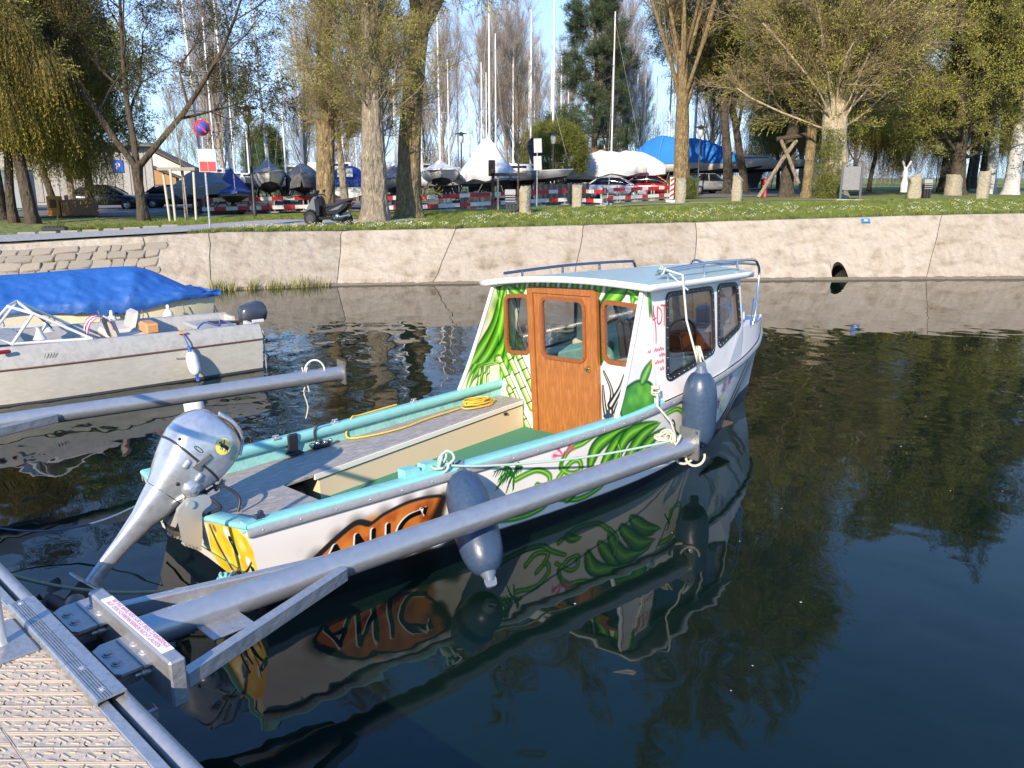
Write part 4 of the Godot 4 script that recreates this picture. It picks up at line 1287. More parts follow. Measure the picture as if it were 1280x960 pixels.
	mb = MB.new()
	var plat = PackedVector2Array([Vector2(0.13, -0.99), Vector2(0.9, -1.01), Vector2(0.9, 0.99), Vector2(0.13, 0.93)])
	mb.prism(plat, 0.028, Transform3D(Basis(Vector3(1, 0, 0), Vector3(0, 0, 1), Vector3(0, -1, 0)), Vector3(0, 0.306, 0)))
	obj("stern_platform", mb.done(), teak, b)
	var bt = part("bench", b)
	mb = MB.new()
	rs_sheet(mb, [[0.9, -1.04, -0.25, 0.32], [1.3, -1.06, -0.30, 0.33], [2.3, -1.12, -0.46, 0.355], [3.3, -1.15, -0.61, 0.385], [4.28, -1.16, -0.74, 0.41]], 0.03)
	obj("bench_top", mb.done(), teak, bt)
	mb = MB.new()
	mb.quad(Vector3(1.3, -0.02, -0.32), Vector3(4.28, -0.02, -0.75), Vector3(4.28, 0.33, -0.75), Vector3(1.3, 0.255, -0.32))
	mb.quad(Vector3(1.3, -0.02, -0.32), Vector3(1.3, -0.02, -1.0), Vector3(1.3, 0.28, -1.0), Vector3(1.3, 0.255, -0.32))
	obj("bench_face", mb.done(), flat("cream_panel", L(0.70, 0.545, 0.37), 0.5), bt)
	mb = MB.new()
	for e in [[0.0, 0.028, "a"]]:
		var A = Vector3(1.24, 0.292, -0.298); var B = Vector3(4.28, 0.372, -0.742)
		var d = (B - A).normalized()
		mb.cbox((A + B) / 2, Vector3(A.distance_to(B), 0.052, 0.022), 0.004, Basis(d, d.cross(Vector3.UP).cross(d).normalized(), d.cross(Vector3.UP).normalized()).orthonormalized())
	obj("bench_lip", mb.done(), flat("lip_cream", L(0.72, 0.68, 0.6), 0.5), bt)
	mb = MB.new()
	mb.cbox(Vector3(3.95, 0.3, -0.69), Vector3(0.05, 0.03, 0.02), 0.004); obj("bench_latch", mb.done(), flat("latch_black", L(0.02, 0.02, 0.02), 0.4), bt)
	mb = MB.new()
	mb.lathe([Vector2(0.13, -0.02), Vector2(0.15, 0.06), Vector2(0.12, 0.2), Vector2(0.05, 0.22)], 20, Transform3D(Basis(), Vector3(1.12, 0.0, -0.55)))
	obj("fuel_tank", mb.done(), flat("tank_black", L(0.012, 0.012, 0.013), 0.5), b)
	# engine controls, cleats and the teal block on the gunwale
	mb = MB.new(); mb.cbox(Vector3(1.42, 0.36, -0.98), Vector3(0.15, 0.02, 0.1), 0.006); mb.cbox(Vector3(1.42, 0.46, -1.0), Vector3(0.11, 0.19, 0.035), 0.012, Basis(Vector3.RIGHT, 0.15))
	obj("control_box", mb.done(), flat("control_black", L(0.018, 0.02, 0.024), 0.45), b)
	var th = part("throttle", b)
	mb = MB.new(); mb.cbox(Vector3(1.72, 0.375, -1.0), Vector3(0.2, 0.05, 0.09), 0.012)
	mb.tube(spline([Vector3(1.68, 0.39, -1.0), Vector3(1.67, 0.52, -1.01), Vector3(1.72, 0.58, -1.0), Vector3(1.79, 0.59, -0.99)], 4), 0.012, 8); obj("lever", mb.done(), flat("control_black", Color.BLACK, 0.45), th)
	mb = MB.new()
	for k in 4: mb.lathe([Vector2(0.02, -0.015), Vector2(0.028, 0.0), Vector2(0.018, 0.02)], 10, Transform3D(Basis(), Vector3(1.6 + k * 0.075, 0.40, -0.96 - 0.02 * (k % 2))))
	obj("knobs", mb.done(), flat("chrome", L(0.62, 0.62, 0.62), 0.12, 1.0), th)
	for e in [[1.25, -1.0], [1.95, -1.08], [3.0, -1.15]]:
		mb = MB.new()
		mb.cbox(Vector3(e[0], ip(GG, e[0]) + 0.034, e[1]), Vector3(0.075, 0.018, 0.05), 0.004)
		mb.tube([Vector3(e[0] - 0.03, ip(GG, e[0]) + 0.06, e[1]), Vector3(e[0] + 0.03, ip(GG, e[0]) + 0.06, e[1])], 0.009, 8)
		mb.lathe([Vector2(0.012, 0.03), Vector2(0.01, 0.06)], 8, Transform3D(Basis(), Vector3(e[0], ip(GG, e[0]), e[1])))
		obj("cleat", mb.done(), galv("cleat", 1.2), b)
	mb = MB.new(); mb.cbox(Vector3(0.12, 0.54, 0.96), Vector3(0.07, 0.03, 0.05), 0.005); mb.cbox(Vector3(0.13, 0.565, 0.965), Vector3(0.035, 0.03, 0.035), 0.006)
	obj("corner_fitting", mb.done(), flat("fitting_dark", L(0.02, 0.028, 0.05), 0.4), b)
	mb = MB.new()
	mb.prism(PackedVector2Array([Vector2(-0.165, -0.05), Vector2(0.165, -0.05), Vector2(0.165, 0.06), Vector2(0.035, 0.06), Vector2(0.015, 0.02), Vector2(-0.015, 0.02), Vector2(-0.03, 0.06), Vector2(-0.165, 0.06)]), 0.1, Transform3D(Basis(), Vector3(1.47, 0.535, 1.0)))
	obj("gunwale_block", mb.done(), teal, b)
	mb = MB.new(); mb.cbox(Vector3(3.62, 0.60, 1.15), Vector3(0.09, 0.03, 0.05), 0.006); mb.cbox(Vector3(3.62, 0.63, 1.15), Vector3(0.03, 0.05, 0.03), 0.005)
	obj("rowlock", mb.done(), flat("fitting_dark", Color.BLACK, 0.4), b)
	build_cabin(b, mur, mur_m, white, teal_in)
	build_outboard(b)
	return b

func rs_sheet(mb: MB, st: Array, th: float):   # a plank top from stations [x, z port, z starboard, y]
	var rs = []
	for e in st:
		rs.append([Vector3(e[0], e[3], e[1]), Vector3(e[0], e[3], e[2] - 0.006), Vector3(e[0], e[3] - 0.006, e[2]), Vector3(e[0], e[3] - th, e[2]), Vector3(e[0], e[3] - th, e[1])])
	var ex = []
	for i in rs.size() - 1:
		ex.append(rs[i])
	ex.append(rs[-1])
	for i in ex.size() - 1:
		mb.sharp()
		for k in 5:
			mb.quad_out(ex[i][k], ex[i][(k + 1) % 5], ex[i + 1][(k + 1) % 5], ex[i + 1][k], (ex[i][0] + ex[i + 1][3]) / 2)
	for e in [0, ex.size() - 1]:
		mb.quad(ex[e][0], ex[e][2], ex[e][3], ex[e][4])

func build_cabin(b: Node3D, mur: Paint, mur_m: Material, white: Material, teal_in: Material):
	var mbk = mural_bulkhead()
	var mbk_m = painted("mural_cabin_back", mbk)
	var brown = noisy("door_wood", [L(0.22, 0.07, 0.014), L(0.36, 0.125, 0.026), L(0.29, 0.095, 0.02), L(0.42, 0.155, 0.036), L(0.31, 0.1, 0.02)], Vector3(4.0, 0.35, 4.0), 0.34, 0.1, 0.03)
	brown.clearcoat_enabled = true; brown.clearcoat = 0.3
	var frame_b = noisy("frame_wood", [L(0.20, 0.065, 0.02), L(0.27, 0.09, 0.028)], Vector3(2, 2, 2), 0.35, 0.08)
	var glass = pane("cabin_glass", Color(0.1, 0.11, 0.11), 0.05)
	var tinted = pane("tinted_glass", Color(0.2, 0.1, 0.06), 0.32)
	var rubber = flat("window_rubber", L(0.014, 0.014, 0.015), 0.5)
	# bulkhead with its two windows and the doorway
	var edge = PackedVector2Array([Vector2(-1.12, -0.02), Vector2(1.12, -0.02), Vector2(1.2, 0.5), Vector2(1.135, 1.72), Vector2(0.6, 1.785), Vector2(0, 1.81), Vector2(-0.6, 1.785), Vector2(-1.135, 1.72), Vector2(-1.2, 0.5)])
	var lw = round_poly([Vector2(-0.985, 0.965), Vector2(-0.60, 0.98), Vector2(-0.575, 1.625), Vector2(-0.965, 1.615)], 0.09)
	var rw = round_poly([Vector2(0.55, 0.985), Vector2(0.965, 0.98), Vector2(1.09, 1.555), Vector2(0.55, 1.60)], 0.09)
	var dw = PackedVector2Array([Vector2(-0.535, 0.0), Vector2(0.445, 0.0), Vector2(0.445, 1.70), Vector2(-0.535, 1.72)])
	var bf = func(pt, sd): return Vector3(4.3 + 0.035 * sd, pt.y, pt.x)
	var mb := MB.new()
	panel(mb, edge, [lw, rw, dw], bf, func(pt): return mbk.uv(pt))
	var bk = obj("bulkhead", mb.done(), mbk_m, b)
	for w in [lw, rw]:
		var wn = part("rear_window", b)
		mb = MB.new(); panel(mb, grow(w, 0.035), [grow(w, -0.012)], func(pt, sd): return Vector3(4.282 + 0.03 * sd, pt.y, pt.x)); obj("frame", mb.done(), frame_b, wn)
		mb = MB.new(); panel(mb, w, [], func(pt, sd): return Vector3(4.318 + 0.004 * sd, pt.y, pt.x)); obj("pane", mb.done(), glass, wn)
	# door
	var dr = part("door", b)
	mb = MB.new()
	panel(mb, grow(dw, 0.03), [PackedVector2Array([Vector2(-0.48, 0.0), Vector2(0.40, 0.0), Vector2(0.40, 1.66), Vector2(-0.48, 1.68)])], func(pt, sd): return Vector3(4.255 + 0.06 * sd, pt.y, pt.x))
	obj("door_frame", mb.done(), brown, dr)
	var dwin = round_poly([Vector2(-0.355, 0.965), Vector2(0.275, 0.955), Vector2(0.285, 1.60), Vector2(-0.345, 1.615)], 0.085)
	mb = MB.new()
	panel(mb, PackedVector2Array([Vector2(-0.472, 0.01), Vector2(0.392, 0.01), Vector2(0.392, 1.652), Vector2(-0.472, 1.672)]), [dwin], func(pt, sd): return Vector3(4.272 + 0.035 * sd, pt.y, pt.x))
	obj("door_leaf", mb.done(), brown, dr)
	mb = MB.new(); panel(mb, grow(dwin, 0.03), [grow(dwin, -0.012)], func(pt, sd): return Vector3(4.256 + 0.03 * sd, pt.y, pt.x)); obj("door_window_frame", mb.done(), frame_b, dr)
	mb = MB.new(); panel(mb, dwin, [], func(pt, sd): return Vector3(4.288 + 0.004 * sd, pt.y, pt.x)); obj("door_pane", mb.done(), glass, dr)
	mb = MB.new(); mb.cbox(Vector3(4.268, 0.87, 0.33), Vector3(0.01, 0.075, 0.04), 0.003); mb.lathe([Vector2(0.01, 0), Vector2(0.01, 0.03), Vector2(0.018, 0.035), Vector2(0.014, 0.05)], 12, Transform3D(Basis(Vector3(0, 1, 0), Vector3(-1, 0, 0), Vector3(0, 0, 1)), Vector3(4.265, 0.88, 0.33)))
	obj("door_lock", mb.done(), flat("brass", L(0.55, 0.42, 0.2), 0.3, 1.0), dr)
	# cabin sides with their swept-back wings
	var w1 = round_poly([Vector2(4.64, 1.67), Vector2(5.58, 1.655), Vector2(5.57, 0.945), Vector2(4.52, 0.79)], 0.085)
	var w2 = round_poly([Vector2(5.71, 1.665), Vector2(6.14, 1.65), Vector2(6.3, 1.13), Vector2(5.68, 0.965)], 0.075)
	for sd in [1.0, -1.0]:
		var out2 = PackedVector2Array([Vector2(3.70, 0.565), Vector2(3.86, 0.86), Vector2(4.05, 1.28), Vector2(4.24, 1.735), Vector2(4.8, 1.74), Vector2(5.4, 1.735), Vector2(6.22, 1.72), Vector2(6.38, 1.12), Vector2(6.46, 0.71), Vector2(5.8, 0.672), Vector2(5.3, 0.645), Vector2(4.8, 0.618), Vector2(4.3, 0.585)])
		var sf = func(pt, k): return Vector3(pt.x, pt.y, sd * (side_t(pt.x, pt.y) - 0.03 * k))
		mb = MB.new()
		if sd > 0: panel(mb, out2, [w1, w2], sf, func(pt): return mur.uv(pt))
		else: panel(mb, out2, [w1, w2], sf, func(pt): return mbk.uv(Vector2(-1.12 - (4.3 - pt.x), pt.y)) if pt.x < 4.6 else mbk.uv(Vector2(1.0, 1.2)))
		obj("cabin_side", mb.done(), mur_m if sd > 0 else mbk_m, b)
		mb = MB.new()   # white edge bead of the wing
		var ed = []
		for e in [Vector2(3.70, 0.565), Vector2(3.86, 0.86), Vector2(4.05, 1.28), Vector2(4.24, 1.735)]: ed.append(Vector3(e.x - 0.012, e.y, sd * (side_t(e.x, e.y) - 0.012)))
		mb.tube(spline(ed, 4), 0.024, 8); obj("wing_edge", mb.done(), white, b)
		for w in [w1, w2]:
			var wn = part("side_window", b)
			mb = MB.new(); panel(mb, grow(w, 0.02), [grow(w, -0.032)], func(pt, k): return Vector3(pt.x, pt.y, sd * (side_t(pt.x, pt.y) + 0.012 - 0.02 * k))); obj("seal", mb.done(), rubber, wn)
			mb = MB.new(); panel(mb, w, [], func(pt, k): return Vector3(pt.x, pt.y, sd * (side_t(pt.x, pt.y) - 0.012 - 0.004 * k))); obj("pane", mb.done(), tinted if sd > 0 else glass, wn)
			if sd > 0:
				mb = MB.new()
				var lp = grow(w, -0.006)
				for i in lp.size():
					var p0 = lp[i]; var p1 = lp[(i + 1) % lp.size()]
					var nn = int(max(1, p0.distance_to(p1) / 0.09))
					for q in nn:
						var m = p0.lerp(p1, (q + 0.5) / nn)
						mb.lathe([Vector2(0.006, 0), Vector2(0.005, 0.004), Vector2(0, 0.005)], 6, Transform3D(Basis(Vector3(1, 0, 0), Vector3(0, 0, 1), Vector3(0, -1, 0)), Vector3(m.x, m.y, side_t(m.x, m.y) + 0.011)), false)
				tag(obj("rivets", mb.done(), flat("screw_steel", Color.WHITE), wn), "", "", "", "stuff")
	# front of the cabin
	mb = MB.new()
	var ff = func(pt, k): return Vector3(6.44 - 0.16 * (pt.y - 0.6) - 0.03 * k, pt.y, pt.x)
	var fw1 = round_poly([Vector2(-0.79, 1.12), Vector2(-0.05, 1.12), Vector2(-0.05, 1.64), Vector2(-0.84, 1.62)], 0.07)
	var fw2 = round_poly([Vector2(0.05, 1.12), Vector2(0.79, 1.12), Vector2(0.84, 1.62), Vector2(0.05, 1.64)], 0.07)
	panel(mb, PackedVector2Array([Vector2(-0.76, 0.62), Vector2(0.76, 0.62), Vector2(0.87, 1.2), Vector2(0.94, 1.71), Vector2(0, 1.77), Vector2(-0.94, 1.71), Vector2(-0.87, 1.2)]), [fw1, fw2], ff)
	obj("cabin_front", mb.done(), white, b)
	for w in [fw1, fw2]:
		mb = MB.new(); panel(mb, w, [], func(pt, k): return ff.call(pt, 0.4 + 0.1 * k)); obj("windscreen", mb.done(), glass, b)
	# cabin inside: sole, lockers, seat, wheel
	mb = MB.new(); mb.box(Vector3(5.2, 0.0, 0), Vector3(1.8, 0.03, 1.9)); obj("cabin_sole", mb.done(), flat("cabin_floor", L(0.1, 0.07, 0.045), 0.7), b)
	mb = MB.new(); mb.cbox(Vector3(5.3, 0.45, -0.82), Vector3(1.6, 0.9, 0.35), 0.02); mb.cbox(Vector3(5.98, 0.55, -0.2), Vector3(0.3, 1.0, 1.3), 0.03); obj("lockers", mb.done(), teal_in, b)
	mb = MB.new(); mb.cbox(Vector3(5.9, 0.98, 0.48), Vector3(0.36, 0.2, 0.62), 0.04); mb.cbox(Vector3(5.2, 0.5, 0.72), Vector3(1.3, 0.42, 0.25), 0.02); obj("dashboard", mb.done(), flat("dash_wood", L(0.28, 0.1, 0.035), 0.4), b)
	var wh = part("steering_wheel", b)
	var wb = Basis(Vector3(0, 0, 1), 1.1)
	var pts = []
	for i in 25:
		var a = TAU * i / 24
		pts.append(Vector3(5.62, 1.08, 0.55) + wb * Vector3(cos(a) * 0.2, 0, sin(a) * 0.2))
	mb = MB.new(); mb.tube(pts, 0.014, 8, false); obj("wheel_rim", mb.done(), flat("control_black", Color.BLACK), wh)
	mb = MB.new()
	for i in 3: mb.tube([Vector3(5.62, 1.08, 0.55), pts[i * 8 + 2]], 0.009, 6)
	obj("spokes", mb.done(), flat("chrome", Color.WHITE), wh)
	var se = part("helm_seat", b)
	mb = MB.new(); mb.cbox(Vector3(4.98, 0.62, 0.62), Vector3(0.5, 0.12, 0.52), 0.05); obj("cushion", mb.done(), flat("seat_black", L(0.02, 0.02, 0.022), 0.6), se)
	mb = MB.new()
	for k in 5: mb.cbox(Vector3(4.74 - 0.012 * abs(k - 2), 1.1, 0.44 + k * 0.09), Vector3(0.11, 0.62 - 0.05 * abs(k - 2), 0.086), 0.035, Basis(Vector3(0, 0, 1), 0.15))
	obj("backrest", mb.done(), flat("seat_black", Color.BLACK), se)
	mb = MB.new(); mb.lathe([Vector2(0.2, 0.0), Vector2(0.06, 0.04), Vector2(0.05, 0.56)], 14, Transform3D(Basis(), Vector3(4.98, 0.0, 0.62))); obj("pedestal", mb.done(), galv("cleat", 1.2), se)
	mb = MB.new(); mb.cbox(Vector3(4.62, 0.72, 0.72), Vector3(0.3, 0.46, 0.5), 0.03); obj("sack", mb.done(), noisy("speckled", [L(0.12, 0.1, 0.07), L(0.55, 0.47, 0.33), L(0.2, 0.18, 0.15)], Vector3(5, 5, 5), 0.9, 0.4, 0.09), b)
	# roof
	var rf = part("roof", b)
	var rows_t = []; var rows_b = []
	for i in 15:
		var s = lerp(4.16, 6.42, i / 14.0)
		var hw = lerp(1.255, 1.02, pow(i / 14.0, 1.3))
		var rt = []
		for k in 21:
			var f = lerp(-1.0, 1.0, k / 20.0)
			rt.append(Vector3(s - 0.06 * (1 - f * f) * (1.0 if i == 0 else 0.0) + 0.1 * (1 - f * f) * (i / 14.0), lerp(1.80, 1.765, i / 14.0) + 0.075 * (1 - f * f), f * hw))
		rows_t.append(rt)
		var rb = []
		for q in rt: rb.append(q - Vector3(0, 0.062, 0))
		rows_b.append(rb)
	mb = MB.new(); mb.sheet(rows_t, false)
	obj("roof_top", mb.done(), noisy("roof_teal", [L(0.34, 0.48, 0.48), L(0.42, 0.55, 0.55), L(0.38, 0.52, 0.51)], Vector3(0.7, 0.7, 0.7), 0.3, 0.05), rf)
	mb = MB.new()
	mb.sheet(rows_b, true)
	var ring_t = []; var ring_b = []
	for k in 21: ring_t.append(rows_t[0][k]); ring_b.append(rows_b[0][k])
	for i in range(1, 15): ring_t.append(rows_t[i][20]); ring_b.append(rows_b[i][20])
	for k in range(19, -1, -1): ring_t.append(rows_t[14][k]); ring_b.append(rows_b[14][k])
	for i in range(13, 0, -1): ring_t.append(rows_t[i][0]); ring_b.append(rows_b[i][0])
	var o1 = []; var o2 = []; var o3 = []
	for q in ring_t.size():
		var c = Vector3(5.3, ring_t[q].y, 0)
		var n = (ring_t[q] - c); n.y = 0; n = n.normalized()
		o1.append(ring_t[q] + Vector3(0, 0.004, 0)); o2.append(ring_t[q] + n * 0.012 - Vector3(0, 0.012, 0)); o3.append(ring_b[q] + n * 0.004)
	mb.rings([ring_b, o3, o2, o1], true, false)
	obj("roof_edge", mb.done(), flat("roof_white", L(0.78, 0.78, 0.76), 0.35), rf)
	# grab rails and the pulpit hoop
	var steel = flat("stainless", L(0.55, 0.56, 0.58), 0.18, 1.0)
	mb = MB.new()
	mb.tube(spline([Vector3(4.32, 1.885, -1.0), Vector3(5.4, 1.905, -0.98), Vector3(6.5, 1.88, -0.93), Vector3(6.62, 1.86, -0.92), Vector3(6.66, 1.79, -0.92)], 4), 0.018, 10)
	for s in [4.6, 5.3, 6.0]: mb.tube([Vector3(s, 1.80, -0.99), Vector3(s, 1.895, -0.985)], 0.014, 8)
	obj("grab_rail", mb.done(), flat("rail_blue", L(0.12, 0.15, 0.22), 0.25, 0.8), b)
	mb = MB.new()
	for f in [0.0, 1.0]:
		mb.tube(spline([Vector3(4.55, 1.905 - 0.035 * f, 1.06 - 0.03 * f), Vector3(5.5, 1.925 - 0.04 * f, 0.99 - 0.03 * f), Vector3(6.3, 1.90 - 0.045 * f, 0.9 - 0.03 * f)], 6), 0.017 - 0.006 * f, 10)
	mb.tube(spline([Vector3(6.3, 1.90, 0.9), Vector3(7.0, 1.86, 0.68), Vector3(7.36, 1.78, 0.52), Vector3(7.46, 1.68, 0.48), Vector3(7.42, 1.5, 0.49), Vector3(7.3, 1.2, 0.53), Vector3(7.22, 1.0, 0.53)], 6), 0.017, 10)
	mb.tube(spline([Vector3(7.36, 1.78, 0.52), Vector3(7.42, 1.79, 0.3), Vector3(7.44, 1.79, 0.0), Vector3(7.42, 1.79, -0.3), Vector3(7.36, 1.78, -0.52), Vector3(7.22, 1.0, -0.53)], 6), 0.015, 8)
	mb.tube([Vector3(7.28, 1.35, 0.51), Vector3(7.05, 1.0, 0.6)], 0.012, 8)
	for s in [4.75, 5.5, 6.25]: mb.tube([Vector3(s, 1.80, lerp(1.04, 0.91, (s - 4.75) / 1.5)), Vector3(s, 1.91, lerp(1.04, 0.91, (s - 4.75) / 1.5))], 0.014, 8)
	obj("bow_rail", mb.done(), steel, b)
	# foredeck: bulwark, deck and the hatch box
	for sd in [1.0, -1.0]:
		mb = MB.new()
		if sd > 0: mb.uvf = func(p): return mur.uv(Vector2(p.x, p.y))
		var grid = []
		for k in 5:
			var row = []
			for i in 24:
				var s = lerp(6.36, 8.3, i / 23.0)
				var top = lerp(1.07, 0.97, i / 23.0)
				var y = lerp(ip(GG, s), top, k / 4.0)
				row.append(Vector3(s + 0.05 * k / 4.0 * (i / 23.0), y, sd * (ip(BG, s) * lerp(1.0, 0.95, k / 4.0) - 0.02 * (1.0 if i < 23 else 0.0))))
			grid.append(row)
		mb.sheet(grid, sd > 0)
		obj("bulwark", mb.done(), mur_m if sd > 0 else white, b)
	mb = MB.new()
	var dg = []
	for i in 20:
		var s = lerp(6.36, 8.33, i / 19.0)
		var hw = ip(BG, min(s, 8.3)) * 0.95 - 0.02
		var row = []
		for k in 9:
			var f = lerp(-1.0, 1.0, k / 8.0)
			row.append(Vector3(s, lerp(1.07, 0.97, i / 19.0) + 0.04 * (1 - f * f), f * max(hw, 0.005)))
		dg.append(row)
	mb.sheet(dg, false)
	obj("foredeck", mb.done(), white, b)
	mb = MB.new(); mb.cbox(Vector3(6.95, 1.18, 0.22), Vector3(0.42, 0.22, 0.5), 0.03); obj("hatch_box", mb.done(), white, b)

func build_outboard(b: Node3D):
	var mo = part("outboard_motor", b)
	var silver = noisy("outboard_silver", [L(0.50, 0.51, 0.53), L(0.56, 0.57, 0.59)], Vector3(1, 1, 1), 0.27, 0.03, 0.02, 0.6)
	silver.clearcoat_enabled = true; silver.clearcoat = 0.7; silver.clearcoat_roughness = 0.1
	var dark = flat("outboard_dark", L(0.025, 0.025, 0.028), 0.45)
	var P0 = Vector3(-0.85, 0.0, 0.0)
	var e = Vector3(0.731, 0.682, 0.0)   # up along the tilted motor
	var f = Vector3(0.682, -0.731, 0.0)  # towards the boat
	var sec = func(a, fc, fw, tw, pw, sh := 0.0):
		var r = []
		for i in 32:
			var t = TAU * i / 32
			var c = cos(t); var s = sin(t)
			r.append(P0 + e * (a + sh * c) + f * (fc + fw * sign(c) * pow(abs(c), pw)) + Vector3(0, 0, tw * sign(s) * pow(abs(s), pw)))
		return r
	var mb := MB.new()
	mb.rings([sec.call(0.1, 0.02, 0.055, 0.02, 1.0), sec.call(0.25, 0.015, 0.056, 0.028, 0.95), sec.call(0.45, 0.02, 0.068, 0.045, 0.9), sec.call(0.65, 0.028, 0.095, 0.07, 0.85), sec.call(0.8, 0.035, 0.135, 0.105, 0.8), sec.call(0.885, 0.035, 0.15, 0.125, 0.8)], true, true, true)
	obj("leg", mb.done(), silver, mo)
	mb = MB.new()
	mb.rings([sec.call(0.89, 0.035, 0.152, 0.128, 0.8), sec.call(0.95, 0.035, 0.17, 0.15, 0.78), sec.call(1.03, 0.03, 0.2, 0.18, 0.76), sec.call(1.12, 0.03, 0.235, 0.2, 0.75, -0.01), sec.call(1.20, 0.03, 0.262, 0.213, 0.75, -0.02)], true, true, true)
	obj("lower_cowl", mb.done(), silver, mo)
	mb = MB.new(); mb.rings([sec.call(1.195, 0.03, 0.262, 0.214, 0.75, -0.02), sec.call(1.198, 0.03, 0.267, 0.219, 0.75, -0.02), sec.call(1.21, 0.03, 0.268, 0.220, 0.75, -0.02), sec.call(1.214, 0.03, 0.264, 0.215, 0.75, -0.02)], true, true, true); obj("cowl_seam", mb.done(), dark, mo)
	mb = MB.new()
	mb.rings([sec.call(1.212, 0.03, 0.265, 0.216, 0.75, -0.02), sec.call(1.28, 0.03, 0.275, 0.222, 0.74, -0.02), sec.call(1.37, 0.035, 0.276, 0.22, 0.75, -0.02), sec.call(1.45, 0.045, 0.262, 0.208, 0.78, -0.02), sec.call(1.52, 0.055, 0.225, 0.178, 0.82, -0.015), sec.call(1.565, 0.06, 0.17, 0.13, 0.88, -0.01), sec.call(1.585, 0.06, 0.09, 0.07, 0.95), sec.call(1.59, 0.06, 0.01, 0.01, 1.0)], true, true, true)
	obj("upper_cowl", mb.done(), silver, mo)
	var M = func(a, ff, t): return P0 + e * a + f * ff + Vector3(0, 0, t)
	var fr = Basis(f, e, Vector3(0, 0, 1))
	# air intake lips on the crown
	mb = MB.new()
	mb.tube(spline([M.call(1.585, -0.06, 0.12), M.call(1.60, 0.06, 0.135), M.call(1.575, 0.17, 0.125), M.call(1.52, 0.245, 0.11), M.call(1.44, 0.295, 0.105)], 5), 0.012, 8)
	mb.tube(spline([M.call(1.60, -0.05, 0.075), M.call(1.615, 0.06, 0.08), M.call(1.595, 0.18, 0.075), M.call(1.53, 0.265, 0.07), M.call(1.44, 0.312, 0.07)], 5), 0.012, 8)
	obj("intake_lip", mb.done(), silver, mo)
	mb = MB.new(); mb.tube(spline([M.call(1.582, -0.04, 0.1), M.call(1.598, 0.06, 0.107), M.call(1.575, 0.18, 0.1), M.call(1.51, 0.26, 0.09)], 5), 0.017, 8); obj("intake_slot", mb.done(), flat("slot_brown", L(0.09, 0.07, 0.05), 0.7), mo)
	# cowl latch, bosses and small openings on the starboard face
	mb = MB.new(); mb.cbox(M.call(1.235, 0.03, 0.223), Vector3(0.045, 0.12, 0.022), 0.006, fr * Basis(Vector3(0, 0, 1), -0.25)); mb.cbox(M.call(1.17, 0.02, 0.214), Vector3(0.07, 0.05, 0.02), 0.006, fr); obj("cowl_latch", mb.done(), flat("latch_grey", L(0.2, 0.19, 0.18), 0.4, 0.5), mo)
	mb = MB.new(); mb.cbox(M.call(1.14, -0.055, 0.205), Vector3(0.036, 0.08, 0.024), 0.011, fr); mb.cbox(M.call(1.11, 0.085, 0.206), Vector3(0.036, 0.08, 0.024), 0.011, fr); obj("cowl_boss", mb.done(), silver, mo)
	mb = MB.new()
	var el = []
	for i in 17: el.append(M.call(1.275 + 0.012 * sin(TAU * i / 16), -0.06 + 0.04 * cos(TAU * i / 16), 0.2205))
	mb.tube(el, 0.003, 5, false); obj("emblem_ring", mb.done(), dark, mo)
	mb = MB.new()
	for q in [[0.99, 0.0, 0.166, 0.011], [0.94, 0.12, 0.12, 0.01], [1.26, -0.2, 0.155, 0.009]]: mb.lathe([Vector2(q[3] * 1.4, 0), Vector2(q[3] * 1.2, 0.006), Vector2(0.002, 0.006)], 10, Transform3D(Basis(Vector3(1, 0, 0), Vector3(0, 0, 1), Vector3(0, -1, 0)), M.call(q[0], q[1], q[2])), false)
	obj("plug", mb.done(), dark, mo)
	mb = MB.new(); mb.lathe([Vector2(0.05, -0.01), Vector2(0.075, 0.005), Vector2(0.06, 0.03), Vector2(0.02, 0.045)], 16, Transform3D(Basis(Vector3(1, 0, 0), Vector3(0, 0, 1), Vector3(0, -1, 0)), M.call(1.02, 0.11, 0.16))); obj("swivel_cap", mb.done(), silver, mo)
	# round yellow sticker with a small dark goat and rider
	var sp := Paint.new(Vector2(-0.07, -0.07), Vector2(0.07, 0.07), 900.0, Color(0.93, 0.84, 0.42))
	sp.puff(Vector2(0, 0), 0.07, Color(0.97, 0.91, 0.58), 0.7)
	var ink = Color(0.08, 0.06, 0.05)
	sp.stroke([Vector2(-0.02, -0.004), Vector2(0.005, -0.006), Vector2(0.034, -0.016)], 0.013, 0.014, ink, 0.002)
	for q in [[Vector2(-0.018, -0.008), Vector2(-0.02, -0.034)], [Vector2(-0.006, -0.01), Vector2(-0.004, -0.036)], [Vector2(0.024, -0.018), Vector2(0.02, -0.042)], [Vector2(0.036, -0.018), Vector2(0.04, -0.04)]]: sp.stroke(q, 0.004, 0.003, ink, 0.001)
	sp.stroke([Vector2(-0.02, 0.0), Vector2(-0.035, 0.014), Vector2(-0.044, 0.008)], 0.007, 0.005, ink, 0.001)
	sp.stroke([Vector2(-0.034, 0.016), Vector2(-0.026, 0.028)], 0.003, 0.002, ink, 0.001)
	sp.stroke([Vector2(-0.004, 0.004), Vector2(-0.008, 0.026)], 0.008, 0.006, Color(0.65, 0.2, 0.2), 0.002)
	sp.puff(Vector2(-0.008, 0.038), 0.01, ink, 1.0)
	mb = MB.new()
	mb.uvf = func(p):
		var d = p - M.call(1.41, 0.085, 0.2)
		return Vector2(0.5 + d.dot(f * 0.94 + e * 0.34) / 0.14, 0.5 - d.dot(e * 0.94 - f * 0.34) / 0.14)
	var disc = []
